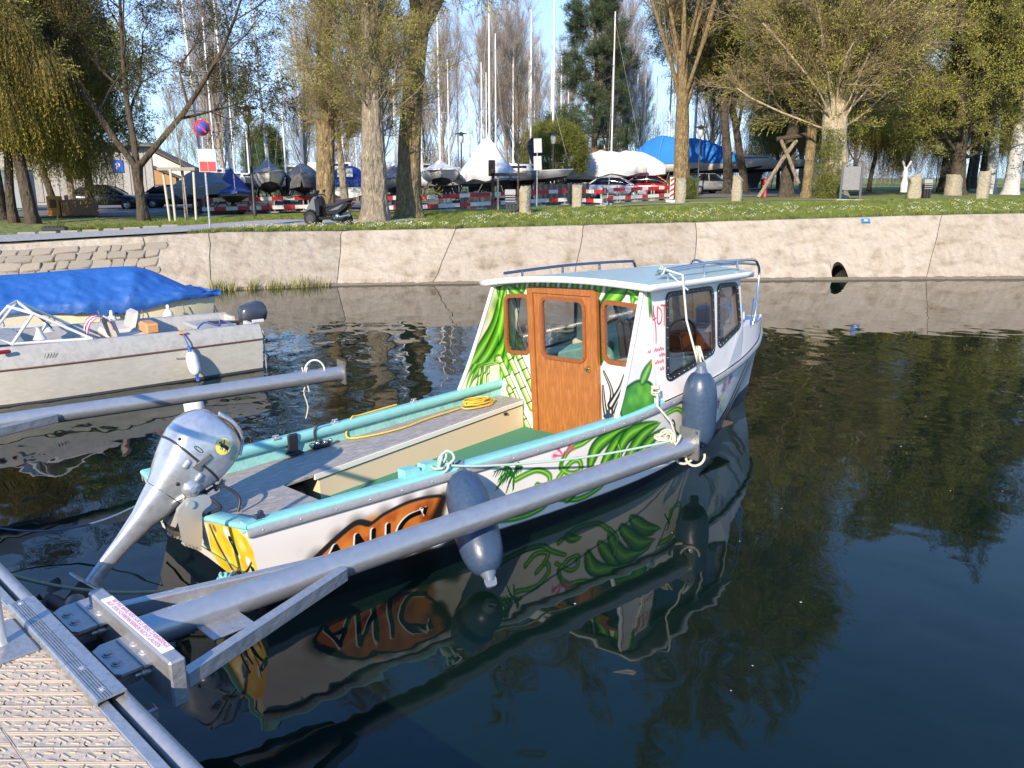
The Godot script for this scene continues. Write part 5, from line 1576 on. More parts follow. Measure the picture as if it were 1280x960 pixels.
	for r in 4:
		var ring = []
		for i in 24:
			var a = TAU * i / 24
			var df = 0.065 * r / 3.0 * cos(a); var de = 0.065 * r / 3.0 * sin(a)
			# follow the cowl: half width at this height and place
			var aa = 1.41 + de
			var tw = ip([[1.28, 0.222], [1.37, 0.22], [1.45, 0.208], [1.52, 0.178], [1.565, 0.13]], aa)
			var fw = ip([[1.28, 0.275], [1.37, 0.276], [1.45, 0.262], [1.52, 0.225]], aa)
			var cc = clamp(abs(0.085 + df - 0.038) / fw, 0.0, 0.98)
			var co = pow(cc, 1.0 / 0.75)
			ring.append(M.call(aa - 0.01, 0.085 + df, tw * pow(sqrt(1.0 - co * co), 0.75) + 0.004))
		disc.append(ring)
	mb.rings(disc, true, false)
	var sm = flat("sticker_goat", Color.WHITE, 0.4); sm.albedo_texture = sp.tex()
	obj("sticker", mb.done(), sm, mo)
	# anti-ventilation plate, gearcase and propeller, partly under water
	mb = MB.new(); mb.prism(PackedVector2Array([Vector2(-0.2, 0), Vector2(-0.16, 0.075), Vector2(0.02, 0.09), Vector2(0.17, 0.02), Vector2(0.17, -0.02), Vector2(0.02, -0.09), Vector2(-0.16, -0.075)]), 0.012, Transform3D(Basis(f, Vector3(0, 0, 1), e), M.call(0.09, 0.04, 0.0))); obj("plate", mb.done(), silver, mo)
	mb = MB.new(); mb.lathe([Vector2(0.01, -0.24), Vector2(0.05, -0.16), Vector2(0.062, 0.0), Vector2(0.055, 0.16), Vector2(0.04, 0.2)], 16, Transform3D(Basis(e, -f, Vector3(0, 0, 1)), M.call(-0.12, 0.02, 0.0)))
	mb.rings([sec.call(0.085, 0.02, 0.085, 0.02, 1.0), sec.call(-0.12, 0.02, 0.09, 0.03, 1.0), sec.call(-0.3, 0.06, 0.05, 0.01, 1.0)], true, true, true)
	obj("gearcase", mb.done(), flat("gear_dark", L(0.05, 0.05, 0.052), 0.4), mo)
	for k in 3:
		mb = MB.new()
		var bs = Basis(-f, TAU * k / 3.0)
		var c0 = M.call(-0.12, -0.19, 0.0)
		mb.sheet([[c0 + bs * (e * 0.04 + f * 0.02), c0 + bs * (e * 0.1 + f * 0.04 + Vector3(0, 0, 0.05)), c0 + bs * (e * 0.15 + Vector3(0, 0, 0.03))], [c0 + bs * (e * 0.04 - f * 0.03 + Vector3(0, 0, 0.02)), c0 + bs * (e * 0.1 - f * 0.03 - Vector3(0, 0, 0.04)), c0 + bs * (e * 0.15 - f * 0.01 - Vector3(0, 0, 0.02))]])
		obj("propeller_blade", mb.done(), flat("gear_dark", Color.BLACK), mo)
	# clamp bracket on the transom, steering arm, hoses
	mb = MB.new()
	for z in [-0.16, 0.16]:
		mb.prism(round_poly([Vector2(-0.13, 0.2), Vector2(-0.02, 0.12), Vector2(0.01, 0.2), Vector2(0.03, 0.42), Vector2(0.12, 0.46), Vector2(0.1, 0.54), Vector2(-0.03, 0.56), Vector2(-0.15, 0.48)], 0.03, 3), 0.04, Transform3D(Basis(), Vector3(-0.01, 0, z)), true)
	mb.tube([Vector3(-0.06, 0.5, -0.2), Vector3(-0.06, 0.5, 0.2)], 0.03, 14)
	for z in [-0.15, 0.15]:
		for k in 5: mb.tube([Vector3(-0.13 + k * 0.026, 0.2 - k * 0.018, z - 0.03), Vector3(-0.13 + k * 0.026, 0.2 - k * 0.018, z + 0.03)], 0.012, 8)
	obj("clamp_bracket", mb.done(), flat("bracket", L(0.46, 0.46, 0.45), 0.4, 0.45), mo)
	mb = MB.new(); mb.tube([M.call(0.78, 0.17, 0), M.call(1.08, 0.27, 0)], 0.05, 12); mb.cbox(Vector3(-0.08, 0.42, 0), Vector3(0.12, 0.3, 0.22), 0.03, Basis(Vector3(0, 0, 1), -0.5)); obj("swivel", mb.done(), dark, mo)
	mb = MB.new()
	mb.tube(spline([M.call(1.05, 0.27, 0.06), Vector3(0.22, 0.56, 0.1), Vector3(0.33, 0.45, 0.16), Vector3(0.3, 0.34, 0.18)], 6), 0.012, 8)
	mb.tube(spline([M.call(1.08, 0.27, -0.05), Vector3(0.28, 0.5, -0.2), Vector3(0.4, 0.36, -0.45), Vector3(0.6, 0.33, -0.8)], 6), 0.012, 8)
	mb.tube(spline([M.call(1.0, 0.25, 0.1), Vector3(0.1, 0.5, 0.16), Vector3(0.16, 0.42, 0.2), Vector3(0.1, 0.36, 0.1)], 6), 0.014, 8)
	obj("hoses", mb.done(), dark, mo)

func fender(label: String, top: Vector3, length: float, r: float, m: Material, cap: Material, lean := Vector3.ZERO, group := "") -> Node3D:
	var f = thing("fender", label, "fender", top, 0.0, group)
	var ax = (Vector3.DOWN + lean).normalized()
	f.transform = Transform3D(Basis(Vector3.RIGHT.slide(ax).normalized(), -ax, Vector3.RIGHT.slide(ax).normalized().cross(-ax)), top)
	var mb := MB.new()
	var pr = []
	for i in 25:
		var t = i / 24.0
		var q = pow(abs(2 * t - 1), 3.4)
		pr.append(Vector2(r * sqrt(max(0.0, 1.0 - q * 0.93)) * (1.0 if t > 0.02 and t < 0.98 else 0.8), -length * (1 - t)))
	mb.lathe(pr, 28)
	obj("body", mb.done(), m, f)
	mb = MB.new()
	for y in [0.0, -length]:
		var s = 1.0 if y == 0.0 else -1.0
		mb.lathe([Vector2(r * 0.42, y - s * 0.035), Vector2(r * 0.26, y + s * 0.02), Vector2(r * 0.2, y + s * 0.05)], 14, Transform3D(), false)
		mb.prism(round_poly([Vector2(-r * 0.28, 0), Vector2(r * 0.28, 0), Vector2(r * 0.24, 0.07), Vector2(-r * 0.24, 0.07)], 0.02, 2), r * 0.22, Transform3D(Basis(Vector3(1, 0, 0), Vector3(0, s, 0), Vector3(0, 0, s)), Vector3(0, y + s * 0.02, 0)), true)
	obj("eye", mb.done(), cap, f)
	return f

func build_boat_gear(b: Node3D):
	var W = func(s, y, t): return b.transform * Vector3(s, y, t)
	var navy = noisy("fender_navy", [L(0.025, 0.045, 0.085), L(0.042, 0.072, 0.125), L(0.033, 0.058, 0.105), L(0.055, 0.09, 0.145)], Vector3(1.5, 1.5, 1.5), 0.36, 0.12, 0.025)
	var cap = flat("fender_cap", L(0.1, 0.13, 0.18), 0.5)
	fender("dark blue fender between the hull and the near mooring arm", Vector3(-0.40, 0.70, -5.99), 0.84, 0.168, navy, cap, Vector3(0.40, 0, 0.96))
	fender("dark blue fender hanging beside the tinted cabin windows", W.call(4.83, 0.87, 1.38), 0.79, 0.167, navy, cap, Vector3(0.01, 0, 0))
	var green = rope_mat("rope_green", L(0.25, 0.42, 0.34), L(0.5, 0.55, 0.47))
	var pale = rope_mat("rope_pale", L(0.45, 0.5, 0.42), L(0.62, 0.62, 0.55))
	# the long fender's line over the roof rail
	var pts = [W.call(4.66, 1.92, 1.06), W.call(4.72, 1.86, 1.24), W.call(4.74, 1.4, 1.27), W.call(4.82, 0.95, 1.35)]
	rope("fender_line", "pale green rope from the roof rail down to the long fender", pts, 0.011, pale)
	var mb := MB.new()
	mb.tube(coil(W.call(4.66, 1.9, 1.05), 0.045, 3, Basis(Vector3(0, 0, 1), 1.2), 0.02, 3), 0.01, 6)
	mb.tube([W.call(4.68, 1.88, 1.1), W.call(4.8, 1.7, 1.25)], 0.009, 6)
	tag(obj("rope_turns", mb.done(), green), "turns of green rope round the starboard roof rail", "rope")
	pts = []
	for k in [0.03, -0.03, 0.0]:
		pts += [W.call(4.83 + k, 1.12, 1.34), W.call(4.83 + k * 1.6, 0.96, 1.38)]
	mb = MB.new(); mb.tube(pts, 0.012, 6); tag(obj("fender_lashing", mb.done(), pale), "looped pale lashing just above the long fender", "rope")
	# knot and line of the stern fender
	mb = MB.new()
	for k in 6: mb.tube(coil(W.call(1.62 + 0.03 * (k % 3), 0.56 + 0.012 * k, 1.08 + 0.03 * (k % 2)), 0.055, 1, Basis(Vector3(1, 0, 0), k * 0.9) * Basis(Vector3(0, 0, 1), k * 0.6), 0.01, k), 0.011, 6)
	tag(obj("rope_knot", mb.done(), green), "bunched green rope knot above the short fender on the gunwale", "rope")
	rope("mooring_line", "green mooring line along the painted hull from the gunwale knot to the boom's tip", [W.call(1.65, 0.57, 1.12)] + sag(W.call(1.85, 0.53, 1.2), Vector3(1.42, 0.68, -6.86), 0.05, 16), 0.010, green)
	rope("mooring_line", "short cream line from the cabin side cleat to the near boom's tip", [W.call(4.25, 0.72, 1.26), W.call(4.2, 0.6, 1.3), W.call(4.08, 0.5, 1.55), Vector3(1.44, 0.68, -6.88)], 0.011, rope_mat("rope_cream", Color.WHITE, Color.WHITE))
	mb = MB.new()
	for k in 4: mb.tube(coil(W.call(4.24, 0.78 - 0.02 * k, 1.25), 0.04, 1, Basis(Vector3(1, 0, 0), k * 0.8), 0.01, k + 9), 0.009, 6)
	tag(obj("rope_hitch", mb.done(), mats["rope_cream"]), "cream rope hitch under the green bud on the cabin side", "rope")
	# yellow line coiled on the bench
	var yel = rope_mat("rope_yellow", L(0.70, 0.42, 0.03), L(0.80, 0.52, 0.06))
	mb = MB.new()
	for k in 6: mb.tube(coil(W.call(3.75 + 0.03 * sin(k * 2.0), 0.415 + 0.012 * k, -0.95 + 0.02 * cos(k * 3.0)), 0.2 - 0.012 * k, 1, b.transform.basis * Basis(Vector3.UP, k * 1.1).scaled(Vector3(1.25, 1, 0.62)), 0.02, k + 20), 0.009, 6)
	mb.tube(spline([W.call(3.5, 0.41, -0.98), W.call(3.0, 0.4, -0.92), W.call(2.6, 0.385, -0.85), W.call(2.2, 0.37, -0.92), W.call(2.05, 0.38, -1.04), W.call(2.15, 0.55, -1.09), W.call(2.3, 0.55, -1.14), W.call(2.8, 0.56, -1.2)], 6), 0.009, 6)
	tag(obj("yellow_rope", mb.done(), yel), "thin yellow rope coiled on the forward end of the grey bench", "rope")
	# stern lines
	var lineg = rope_mat("rope_weedy", L(0.14, 0.16, 0.1), L(0.3, 0.3, 0.2))
	var k0 = W.call(0.03, 0.02, 0.62)
	var far = pier_xf() * Vector3(-1.9, 0.95, -0.05)
	rope("stern_line", "weedy green stern line from the yellow painted transom to the pier", sag(far, k0, 0.16, 20), 0.012, lineg)
	mb = MB.new()
	for k in 5: mb.tube(coil(k0 + Vector3(-0.02 * k, 0.01 * (k % 2), 0), 0.04, 1, Basis(Vector3(0, 0, 1), 0.9 * k), 0.01, k + 40), 0.012, 6)
	tag(obj("rope_knot", mb.done(), rope_mat("rope_blue", L(0.1, 0.35, 0.42), L(0.25, 0.5, 0.55))), "blue rope knot at the foot of the yellow painted transom", "rope")
	mb = MB.new(); mb.tube([k0, W.call(-0.02, 0.12, 0.78), W.call(-0.02, 0.16, 0.85)], 0.007, 6); mb.tube([k0, W.call(-0.015, 0.06, 0.9)], 0.007, 6)
	tag(obj("stern_bridle", mb.done(), flat("bridle", L(0.12, 0.09, 0.06), 0.7)), "short dark bridle from the blue knot to the painted transom", "rope")
	rope("stern_line", "thin blue line low over the water behind the outboard's leg", sag(pier_xf() * Vector3(-3.4, 0.9, -0.05), W.call(0.05, 0.32, -0.9), 0.3, 20), 0.008, rope_mat("rope_navy", L(0.03, 0.06, 0.12), L(0.1, 0.16, 0.25)))

# ---------------------------------------------------------------- the other two moored boats
func build_white_boat():
	var b = thing("motorboat", "white open motorboat with a raked windscreen and small dark outboard", "motorboat")
	var f = Vector3(-0.78, 0, 0.626).normalized()
	b.transform = Transform3D(Basis(f, Vector3.UP, f.cross(Vector3.UP)), Vector3(-4.37, 0, -13.14))
	var gel = noisy("old_gelcoat", [L(0.44, 0.42, 0.36), L(0.55, 0.53, 0.47), L(0.49, 0.47, 0.41), L(0.6, 0.58, 0.53)], Vector3(0.5, 1.2, 0.5), 0.35, 0.05, 0.02)
	var deck = noisy("old_deck", [L(0.36, 0.345, 0.31), L(0.4, 0.385, 0.35)], Vector3(0.7, 0.7, 0.7), 0.4, 0.05)
	var bt = [[0.0, 0.82], [1.5, 0.86], [3.2, 0.84], [4.4, 0.62], [5.2, 0.28], [5.6, 0.02]]
	for sd in [-1.0, 1.0]:
		var lo = []; var up = []
		for i in 30:
			var s = 5.6 * i / 29.0
			var t = ip(bt, s)
			var rake = 0.5 * smoothstep(3.0, 5.6, s)
			lo.append([Vector3(s - rake, -0.2, sd * t * 0.86), Vector3(s - rake * 0.7, 0.05, sd * (t * 0.95)), Vector3(s - rake * 0.3, 0.3, sd * (t + 0.0)), Vector3(s, 0.49, sd * (t + 0.03))])
			up.append([Vector3(s, 0.50, sd * (t + 0.04)), Vector3(s, 0.52, sd * (t + 0.035)), Vector3(s, 0.62, sd * (t - 0.01)), Vector3(s, lerp(0.70, 0.80, s / 5.6), sd * (t - 0.06)), Vector3(s, lerp(0.715, 0.815, s / 5.6), sd * (t - 0.1)), Vector3(s, lerp(0.70, 0.8, s / 5.6), sd * (t - 0.22)), Vector3(s, 0.3, sd * (t - 0.26))])
		var mb := MB.new(); mb.sheet(lo, sd < 0); obj("hull_side", mb.done(), gel, b)
		mb = MB.new(); mb.sheet(up, sd < 0); obj("side_deck", mb.done(), deck, b)
		mb = MB.new()
		var ln = []
		for i in 30:
			var s = 5.6 * i / 29.0
			ln.append(Vector3(s, 0.495, sd * (ip(bt, s) + 0.038)))
		mb.tube(ln, 0.012, 6); obj("rub_strake", mb.done(), flat("strake_brown", L(0.16, 0.07, 0.04), 0.6), b)
		mb = MB.new()
		ln = []
		for i in 30: ln.append(Vector3(5.6 * i / 29.0 - 0.4 * smoothstep(3.0, 5.6, 5.6 * i / 29.0), 0.0, sd * (ip(bt, 5.6 * i / 29.0) * 0.945 + 0.004)))
		mb.tube(ln, 0.03, 6); obj("waterline", mb.done(), flat("wl_dark", L(0.03, 0.03, 0.028), 0.6), b)
	var mb := MB.new()
	panel(mb, PackedVector2Array([Vector2(-0.70, -0.2), Vector2(0.70, -0.2), Vector2(0.84, 0.5), Vector2(0.74, 0.7), Vector2(0.25, 0.70), Vector2(0.22, 0.56), Vector2(-0.22, 0.56), Vector2(-0.25, 0.70), Vector2(-0.74, 0.7), Vector2(-0.84, 0.5)]), [], func(pt, k): return Vector3(0.01 + 0.05 * k, pt.y, pt.x))
	obj("transom", mb.done(), gel, b)
	mb = MB.new()
	mb.sheet([[Vector3(0.05, 0.14, -0.7), Vector3(0.05, 0.14, 0.7)], [Vector3(3.2, 0.14, -0.66), Vector3(3.2, 0.14, 0.66)]], false); obj("cockpit_sole", mb.done(), flat("old_sole", L(0.35, 0.34, 0.31), 0.7), b)
	mb = MB.new()
	mb.sheet([[Vector3(3.15, 0.8, -0.74), Vector3(3.15, 0.86, 0), Vector3(3.15, 0.8, 0.74)], [Vector3(4.4, 0.82, -0.54), Vector3(4.4, 0.9, 0), Vector3(4.4, 0.82, 0.54)], [Vector3(5.55, 0.83, -0.03), Vector3(5.55, 0.86, 0), Vector3(5.55, 0.83, 0.03)]], true); obj("foredeck", mb.done(), deck, b)
	# windscreen: frame bars and panes
	var ws = part("windscreen", b)
	var fl = flat("screen_frame", L(0.62, 0.62, 0.6), 0.35)
	var gl = pane("screen_glass", Color(0.3, 0.33, 0.34), 0.07)
	var A = [Vector3(2.35, 0.76, -0.72), Vector3(3.3, 0.8, -0.72), Vector3(3.0, 1.16, -0.62), Vector3(3.0, 1.18, 0.62), Vector3(3.3, 0.8, 0.72), Vector3(2.35, 0.76, 0.72)]
	var G = [Vector3(3.55, 0.84, 0.0), Vector3(3.2, 1.2, 0.0)]
	mb = MB.new()
	for sg in [[0, 2], [1, 2], [2, 3], [3, 4], [5, 3], [0, 1], [5, 4]]: mb.tube([A[sg[0]], A[sg[1]]], 0.021, 8)
	mb.tube([A[1], G[0], A[4]], 0.02, 8); mb.tube([A[2], G[1], A[3]], 0.021, 8); mb.tube(G, 0.016, 8)
	obj("frame", mb.done(), fl, ws)
	for q in [[A[0], A[1], A[2]], [A[5], A[4], A[3]]]:
		mb = MB.new(); mb.sharp(); mb.tri(q[0], q[1], q[2]); obj("side_pane", mb.done(), gl, ws)
	for q in [[A[1], G[0], G[1], A[2]], [G[0], A[4], A[3], G[1]]]:
		mb = MB.new(); mb.sharp(); mb.quad(q[0], q[1], q[2], q[3]); obj("front_pane", mb.done(), gl, ws)
	# seats, console, wheel
	var se = part("seat_box", b)
	mb = MB.new(); mb.cbox(Vector3(1.75, 0.45, 0.38), Vector3(0.5, 0.5, 0.5), 0.04); mb.cbox(Vector3(1.72, 0.45, -0.36), Vector3(0.5, 0.5, 0.46), 0.04); obj("box", mb.done(), flat("seat_cream", L(0.55, 0.5, 0.43), 0.6), se)
	mb = MB.new(); mb.cbox(Vector3(2.02, 0.82, -0.35), Vector3(0.1, 0.34, 0.46), 0.05, Basis(Vector3(0, 0, 1), -0.25)); mb.cbox(Vector3(1.55, 0.78, 0.38), Vector3(0.1, 0.34, 0.5), 0.05, Basis(Vector3(0, 0, 1), 0.3)); obj("backrest", mb.done(), flat("seat_grey", L(0.4, 0.38, 0.35), 0.6), se)
	mb = MB.new(); mb.cbox(Vector3(1.5, 0.77, -0.34), Vector3(0.2, 0.16, 0.4), 0.03); obj("seat_pad", mb.done(), flat("seat_orange", L(0.5, 0.26, 0.1), 0.6), se)
	mb = MB.new(); mb.cbox(Vector3(0.45, 0.5, 0.0), Vector3(0.6, 0.3, 1.2), 0.03); obj("stern_thwart", mb.done(), deck, b)
	mb = MB.new()
	for e in [Vector3(2.7, 0.86, 0.4), Vector3(2.9, 0.86, -0.2)]: mb.lathe([Vector2(0.09, -0.12), Vector2(0.05, -0.05), Vector2(0.03, 0.03), Vector2(0.055, 0.06)], 14, Transform3D(Basis(), e))
	obj("deck_fitting", mb.done(), flat("fitting_white", L(0.7, 0.7, 0.68), 0.4), b)
	mb = MB.new()
	var pts = []
	for i in 21: pts.append(Vector3(2.75, 0.92, 0.36) + Basis(Vector3(0, 0, 1), 0.9) * Vector3(cos(TAU * i / 20), 0, sin(TAU * i / 20)) * 0.16)
	mb.tube(pts, 0.012, 6, false); obj("steering_wheel", mb.done(), flat("control_black", Color.BLACK), b)
	# nav light, maker's strokes, cleat, small shackles
	mb = MB.new(); mb.cbox(Vector3(3.42, 0.735, -0.86), Vector3(0.15, 0.05, 0.05), 0.015); obj("side_light", mb.done(), flat("nav_red", L(0.22, 0.01, 0.015), 0.15), b)
	mb = MB.new()
	for k in 4: mb.tube([Vector3(2.98 - k * 0.035, 0.60, -0.878), Vector3(2.96 - k * 0.035, 0.66, -0.872)], 0.005, 4)
	obj("emblem", mb.done(), flat("emblem", L(0.12, 0.12, 0.12), 0.5), b)
	mb = MB.new(); mb.tube([Vector3(1.22, 0.36, -0.875), Vector3(1.32, 0.37, -0.875)], 0.014, 8); mb.tube([Vector3(1.27, 0.365, -0.84), Vector3(1.27, 0.365, -0.88)], 0.012, 8); obj("side_cleat", mb.done(), galv("cleat", 1.2), b)
	mb = MB.new(); mb.cbox(Vector3(1.18, 0.715, -0.8), Vector3(0.12, 0.03, 0.1), 0.01); obj("orange_chock", mb.done(), flat("chock_orange", L(0.65, 0.28, 0.1), 0.6), b)
	mb = MB.new(); mb.cbox(Vector3(0.06, 0.66, -0.74), Vector3(0.1, 0.03, 0.06), 0.01); obj("stern_cleat", mb.done(), galv("cleat", 1.2), b)
	# small outboard
	var mo = part("outboard_motor", b)
	var dk = flat("small_outboard", L(0.035, 0.04, 0.055), 0.22); dk.clearcoat_enabled = true; dk.clearcoat = 0.6
	mb = MB.new()
	var rs = []
	for e in [[0.62, 0.17, 0.12, 0.0], [0.64, 0.21, 0.145, 0.0], [0.74, 0.235, 0.155, 0.0], [0.84, 0.225, 0.15, 0.01], [0.91, 0.18, 0.12, 0.02], [0.935, 0.1, 0.06, 0.03]]:
		var ring = []
		for i in 24:
			var a = TAU * i / 24
			ring.append(Vector3(-0.2 + e[3] + e[1] * sign(cos(a)) * pow(abs(cos(a)), 0.7), e[0] - 0.06 * cos(a) * 0.5, e[2] * sign(sin(a)) * pow(abs(sin(a)), 0.7)))
		rs.append(ring)
	mb.rings(rs, true, true, false)
	obj("cowl", mb.done(), dk, mo)
	mb = MB.new(); mb.cbox(Vector3(-0.22, 0.655, -0.15), Vector3(0.2, 0.05, 0.012), 0.004); obj("decal", mb.done(), flat("decal_grey", L(0.6, 0.6, 0.6), 0.4), mo)
	mb = MB.new(); mb.cbox(Vector3(-0.12, 0.2, 0), Vector3(0.12, 0.84, 0.1), 0.03); mb.cbox(Vector3(-0.02, 0.55, 0), Vector3(0.14, 0.2, 0.2), 0.03)
	mb.tube([Vector3(0.0, 0.64, 0.0), Vector3(0.3, 0.68, -0.05), Vector3(0.55, 0.70, -0.06)], 0.025, 10); obj("bracket", mb.done(), flat("gear_dark", Color.BLACK), mo)
	# the things lying in her and hanging from her
	var W = func(s, y, t): return b.transform * Vector3(s, y, t)
	var tw = thing("beach_towel", "striped magenta, white and black towel thrown over a seat of the white motorboat", "towel")
	for k in 7:
		var g2 = []
		for i in 9:
			var a = lerp(-0.4, PI * 0.95, i / 8.0)
			var row = []
			for j in 2:
				var z = -0.62 + (k + j) * 0.052
				row.append(W.call(2.2 + 0.17 * cos(a) + 0.012 * sin(k * 2.0), 0.78 + 0.24 * sin(a), z))
			g2.append(row)
		mb = MB.new(); mb.sheet(g2)
		obj("stripe", mb.done(), flat("towel%d" % [0, 1, 2, 0, 1, 2, 0][k], [L(0.42, 0.03, 0.16), L(0.75, 0.72, 0.7), L(0.03, 0.025, 0.04)][[0, 1, 2, 0, 1, 2, 0][k]], 0.95), tw)
	var whitef = noisy("fender_white", [L(0.68, 0.68, 0.66), L(0.78, 0.78, 0.76)], Vector3(2, 2, 2), 0.4, 0.05)
	fender("white fender with blue ends on the side of the white motorboat", W.call(1.14, 0.46, -0.96), 0.36, 0.085, whitef, flat("fender_blue", L(0.02, 0.1, 0.42), 0.4), Vector3(0.18, 0, 0.0))
	rope("fender_line", "short blue line holding the white and blue fender", [W.call(1.18, 0.73, -0.82), W.call(1.17, 0.62, -0.92), W.call(1.14, 0.5, -0.96)], 0.01, flat("line_blue", L(0.03, 0.12, 0.35), 0.7))
	mb = MB.new(); mb.tube(spline([W.call(0.9, 0.7, -0.6), W.call(0.75, 0.78, -0.5), W.call(0.55, 0.72, -0.55), W.call(0.45, 0.76, -0.35), W.call(0.3, 0.7, -0.4)], 6), 0.014, 6); tag(obj("rope", mb.done(), rope_mat("rope_navyblue", L(0.03, 0.06, 0.22), L(0.1, 0.15, 0.35))), "dark blue rope lying by the small outboard of the white motorboat", "rope")
	rope("stern_line", "pale line hanging from the stern cleat of the white motorboat to the water", [W.call(0.05, 0.68, -0.74), W.call(-0.03, 0.6, -0.8), W.call(-0.05, 0.3, -0.78), W.call(-0.07, -0.05, -0.74)], 0.01, rope_mat("rope_bluegrey", L(0.2, 0.3, 0.4), L(0.45, 0.5, 0.5)))

func build_blue_boat():
	var b = thing("covered_boat", "cream hulled boat wrapped in a creased blue tarpaulin by the quay wall", "boat")
	var f = Vector3(0.95, 0, -0.3).normalized()
	b.transform = Transform3D(Basis(f, Vector3.UP, f.cross(Vector3.UP)), Vector3(-12.1, 0, -14.4))
	var cream = noisy("cream_hull", [L(0.60, 0.52, 0.34), L(0.70, 0.62, 0.43), L(0.65, 0.57, 0.38)], Vector3(0.6, 0.9, 0.6), 0.4, 0.05)
	var bt = [[0.0, 0.9], [2.5, 1.0], [4.2, 0.95], [5.4, 0.68], [6.1, 0.36], [6.55, 0.03]]
	var mb := MB.new()
	for sd in [-1.0, 1.0]:
		var lo = []
		for i in 30:
			var s = 6.5 * i / 29.0
			var t = ip(bt, s); var rake = 0.28 * smoothstep(4.5, 6.5, s)
			lo.append([Vector3(s - rake, -0.25, sd * t * 0.8), Vector3(s - rake * 0.7, 0.0, sd * t * 0.9), Vector3(s - rake * 0.3, 0.25, sd * t * 0.97), Vector3(s, lerp(0.57, 0.68, s / 6.5), sd * t)])
		mb = MB.new(); mb.sheet(lo, sd < 0); obj("hull_side", mb.done(), cream, b)
		mb = MB.new()
		var ln = []
		for i in 30:
			var s = 6.5 * i / 29.0
			ln.append(Vector3(s - 0.2 * smoothstep(4.5, 6.5, s), 0.03, sd * (ip(bt, s) * 0.91 + 0.003)))
		mb.tube(ln, 0.035, 6); obj("waterline", mb.done(), flat("wl_dark", L(0.03, 0.03, 0.028)), b)
	mb = MB.new(); mb.quad(Vector3(0, -0.25, -0.72), Vector3(0, -0.25, 0.72), Vector3(0, 0.46, 0.9), Vector3(0, 0.46, -0.9)); obj("transom", mb.done(), cream, b)
	# tarpaulin: a ridge with creases radiating from it, draped a little over the sheer
	var n := FastNoiseLite.new(); n.seed = 8; n.frequency = 1.1; n.fractal_octaves = 4
	var rows = []
	for i in 84:
		var s = 6.72 * i / 83.0 - 0.12
		var ridge = ip([[-0.2, 0.85], [1.0, 1.12], [3.0, 1.16], [4.9, 1.25], [5.3, 1.18], [6.0, 0.82], [6.45, 0.66], [6.7, 0.60]], s)
		var t = ip(bt, min(s, 6.5)) + 0.045
		if s > 6.45: t = 0.06
		var row = []
		for k in 41:
			var u = (k - 20) / 20.0
			var au = abs(u)
			var edge = 0.50 + 0.05 * sin(s * 2.3) + 0.07 * smoothstep(4.5, 6.6, s)
			var y = 0.0; var z = 0.0
			if au < 0.8:
				var q = au / 0.8
				z = t * pow(q, 0.9)
				y = lerp(ridge, lerp(0.61, 0.72, clamp(s / 6.5, 0, 1)), pow(q, 1.25))
				y -= 0.06 * sin(PI * q) * (0.6 + 0.4 * sin(s * 3.1 + 0.6))
			else:
				var q = (au - 0.8) / 0.2
				z = t + 0.015 * sin(q * 3.0)
				y = lerp(lerp(0.61, 0.72, clamp(s / 6.5, 0, 1)), edge, q)
			# creases run from the ridge down to the lashings
			var cr = (sin((s * 5.2 + au * 2.6 * sin(s * 1.3) + 1.3 * n.get_noise_2d(s * 0.5, u)) * 1.0) * 0.5 + 0.5)
			var fold = (pow(cr, 3.0) * 0.075 + n.get_noise_2d(s * 1.8, u * 0.7) * 0.045 + pow(1.0 - abs(n.get_noise_2d(s * 2.6 + u * 1.1, u * 0.8 - s * 0.4)), 7.0) * 0.07 + n.get_noise_2d(s * 6.0, u * 0.6 + 9.0) * 0.035 * au) * smoothstep(0.02, 0.3, au)
			row.append(Vector3(s, y + fold * 0.6, (z + fold * 0.8) * sign(u) if u != 0 else 0.0))
		rows.append(row)
	mb = MB.new(); mb.sheet(rows, true)
	var tarp = noisy("tarp_blue", [L(0.010, 0.07, 0.26), L(0.017, 0.10, 0.35), L(0.013, 0.085, 0.30)], Vector3(0.6, 0.6, 0.6), 0.62, 0.2, 0.03)
	obj("tarpaulin", mb.done(), tarp, b)
	mb = MB.new(); mb.sharp()
	mb.tri(Vector3(4.36, 0.94, 0.62), Vector3(4.36, 0.77, 0.78), Vector3(4.62, 0.79, 0.82)); mb.tri(Vector3(4.36, 0.94, 0.62), Vector3(4.62, 0.79, 0.82), Vector3(4.47, 0.82, 0.72))
	obj("loose_flap", mb.done(), tarp, b)
	mb = MB.new()
	for s in [1.2, 2.0, 2.9, 3.7, 4.5, 5.2, 5.9]:
		var t = ip(bt, s) + 0.07
		mb.tube([Vector3(s, 0.56, t), Vector3(s + 0.03, 0.42, t - 0.02), Vector3(s - 0.02, 0.22, t - 0.04)], 0.009, 5)
	obj("lashing", mb.done(), flat("lashing", L(0.2, 0.19, 0.17), 0.8), b)
	var W = func(s, y, t): return b.transform * Vector3(s, y, t)
	var wf = noisy("fender_cream", [L(0.66, 0.63, 0.52), L(0.76, 0.73, 0.62)], Vector3(2, 2, 2), 0.45, 0.05)
	fender("cream white fender on the blue covered boat, the one near its middle", W.call(4.72, 0.47, 1.02), 0.42, 0.10, wf, wf, Vector3.ZERO, "cream fenders of the covered boat")
	fender("cream white fender on the blue covered boat, the one nearer its pointed end", W.call(5.66, 0.5, 0.8), 0.42, 0.10, wf, wf, Vector3.ZERO, "cream fenders of the covered boat")
	rope("bow_chain", "dark mooring chain from the covered boat's pointed end down into the water", [W.call(6.4, 0.55, 0.05), W.call(6.5, 0.3, 0.06), W.call(6.62, -0.05, 0.1)], 0.016, flat("chain", L(0.06, 0.055, 0.05), 0.7))
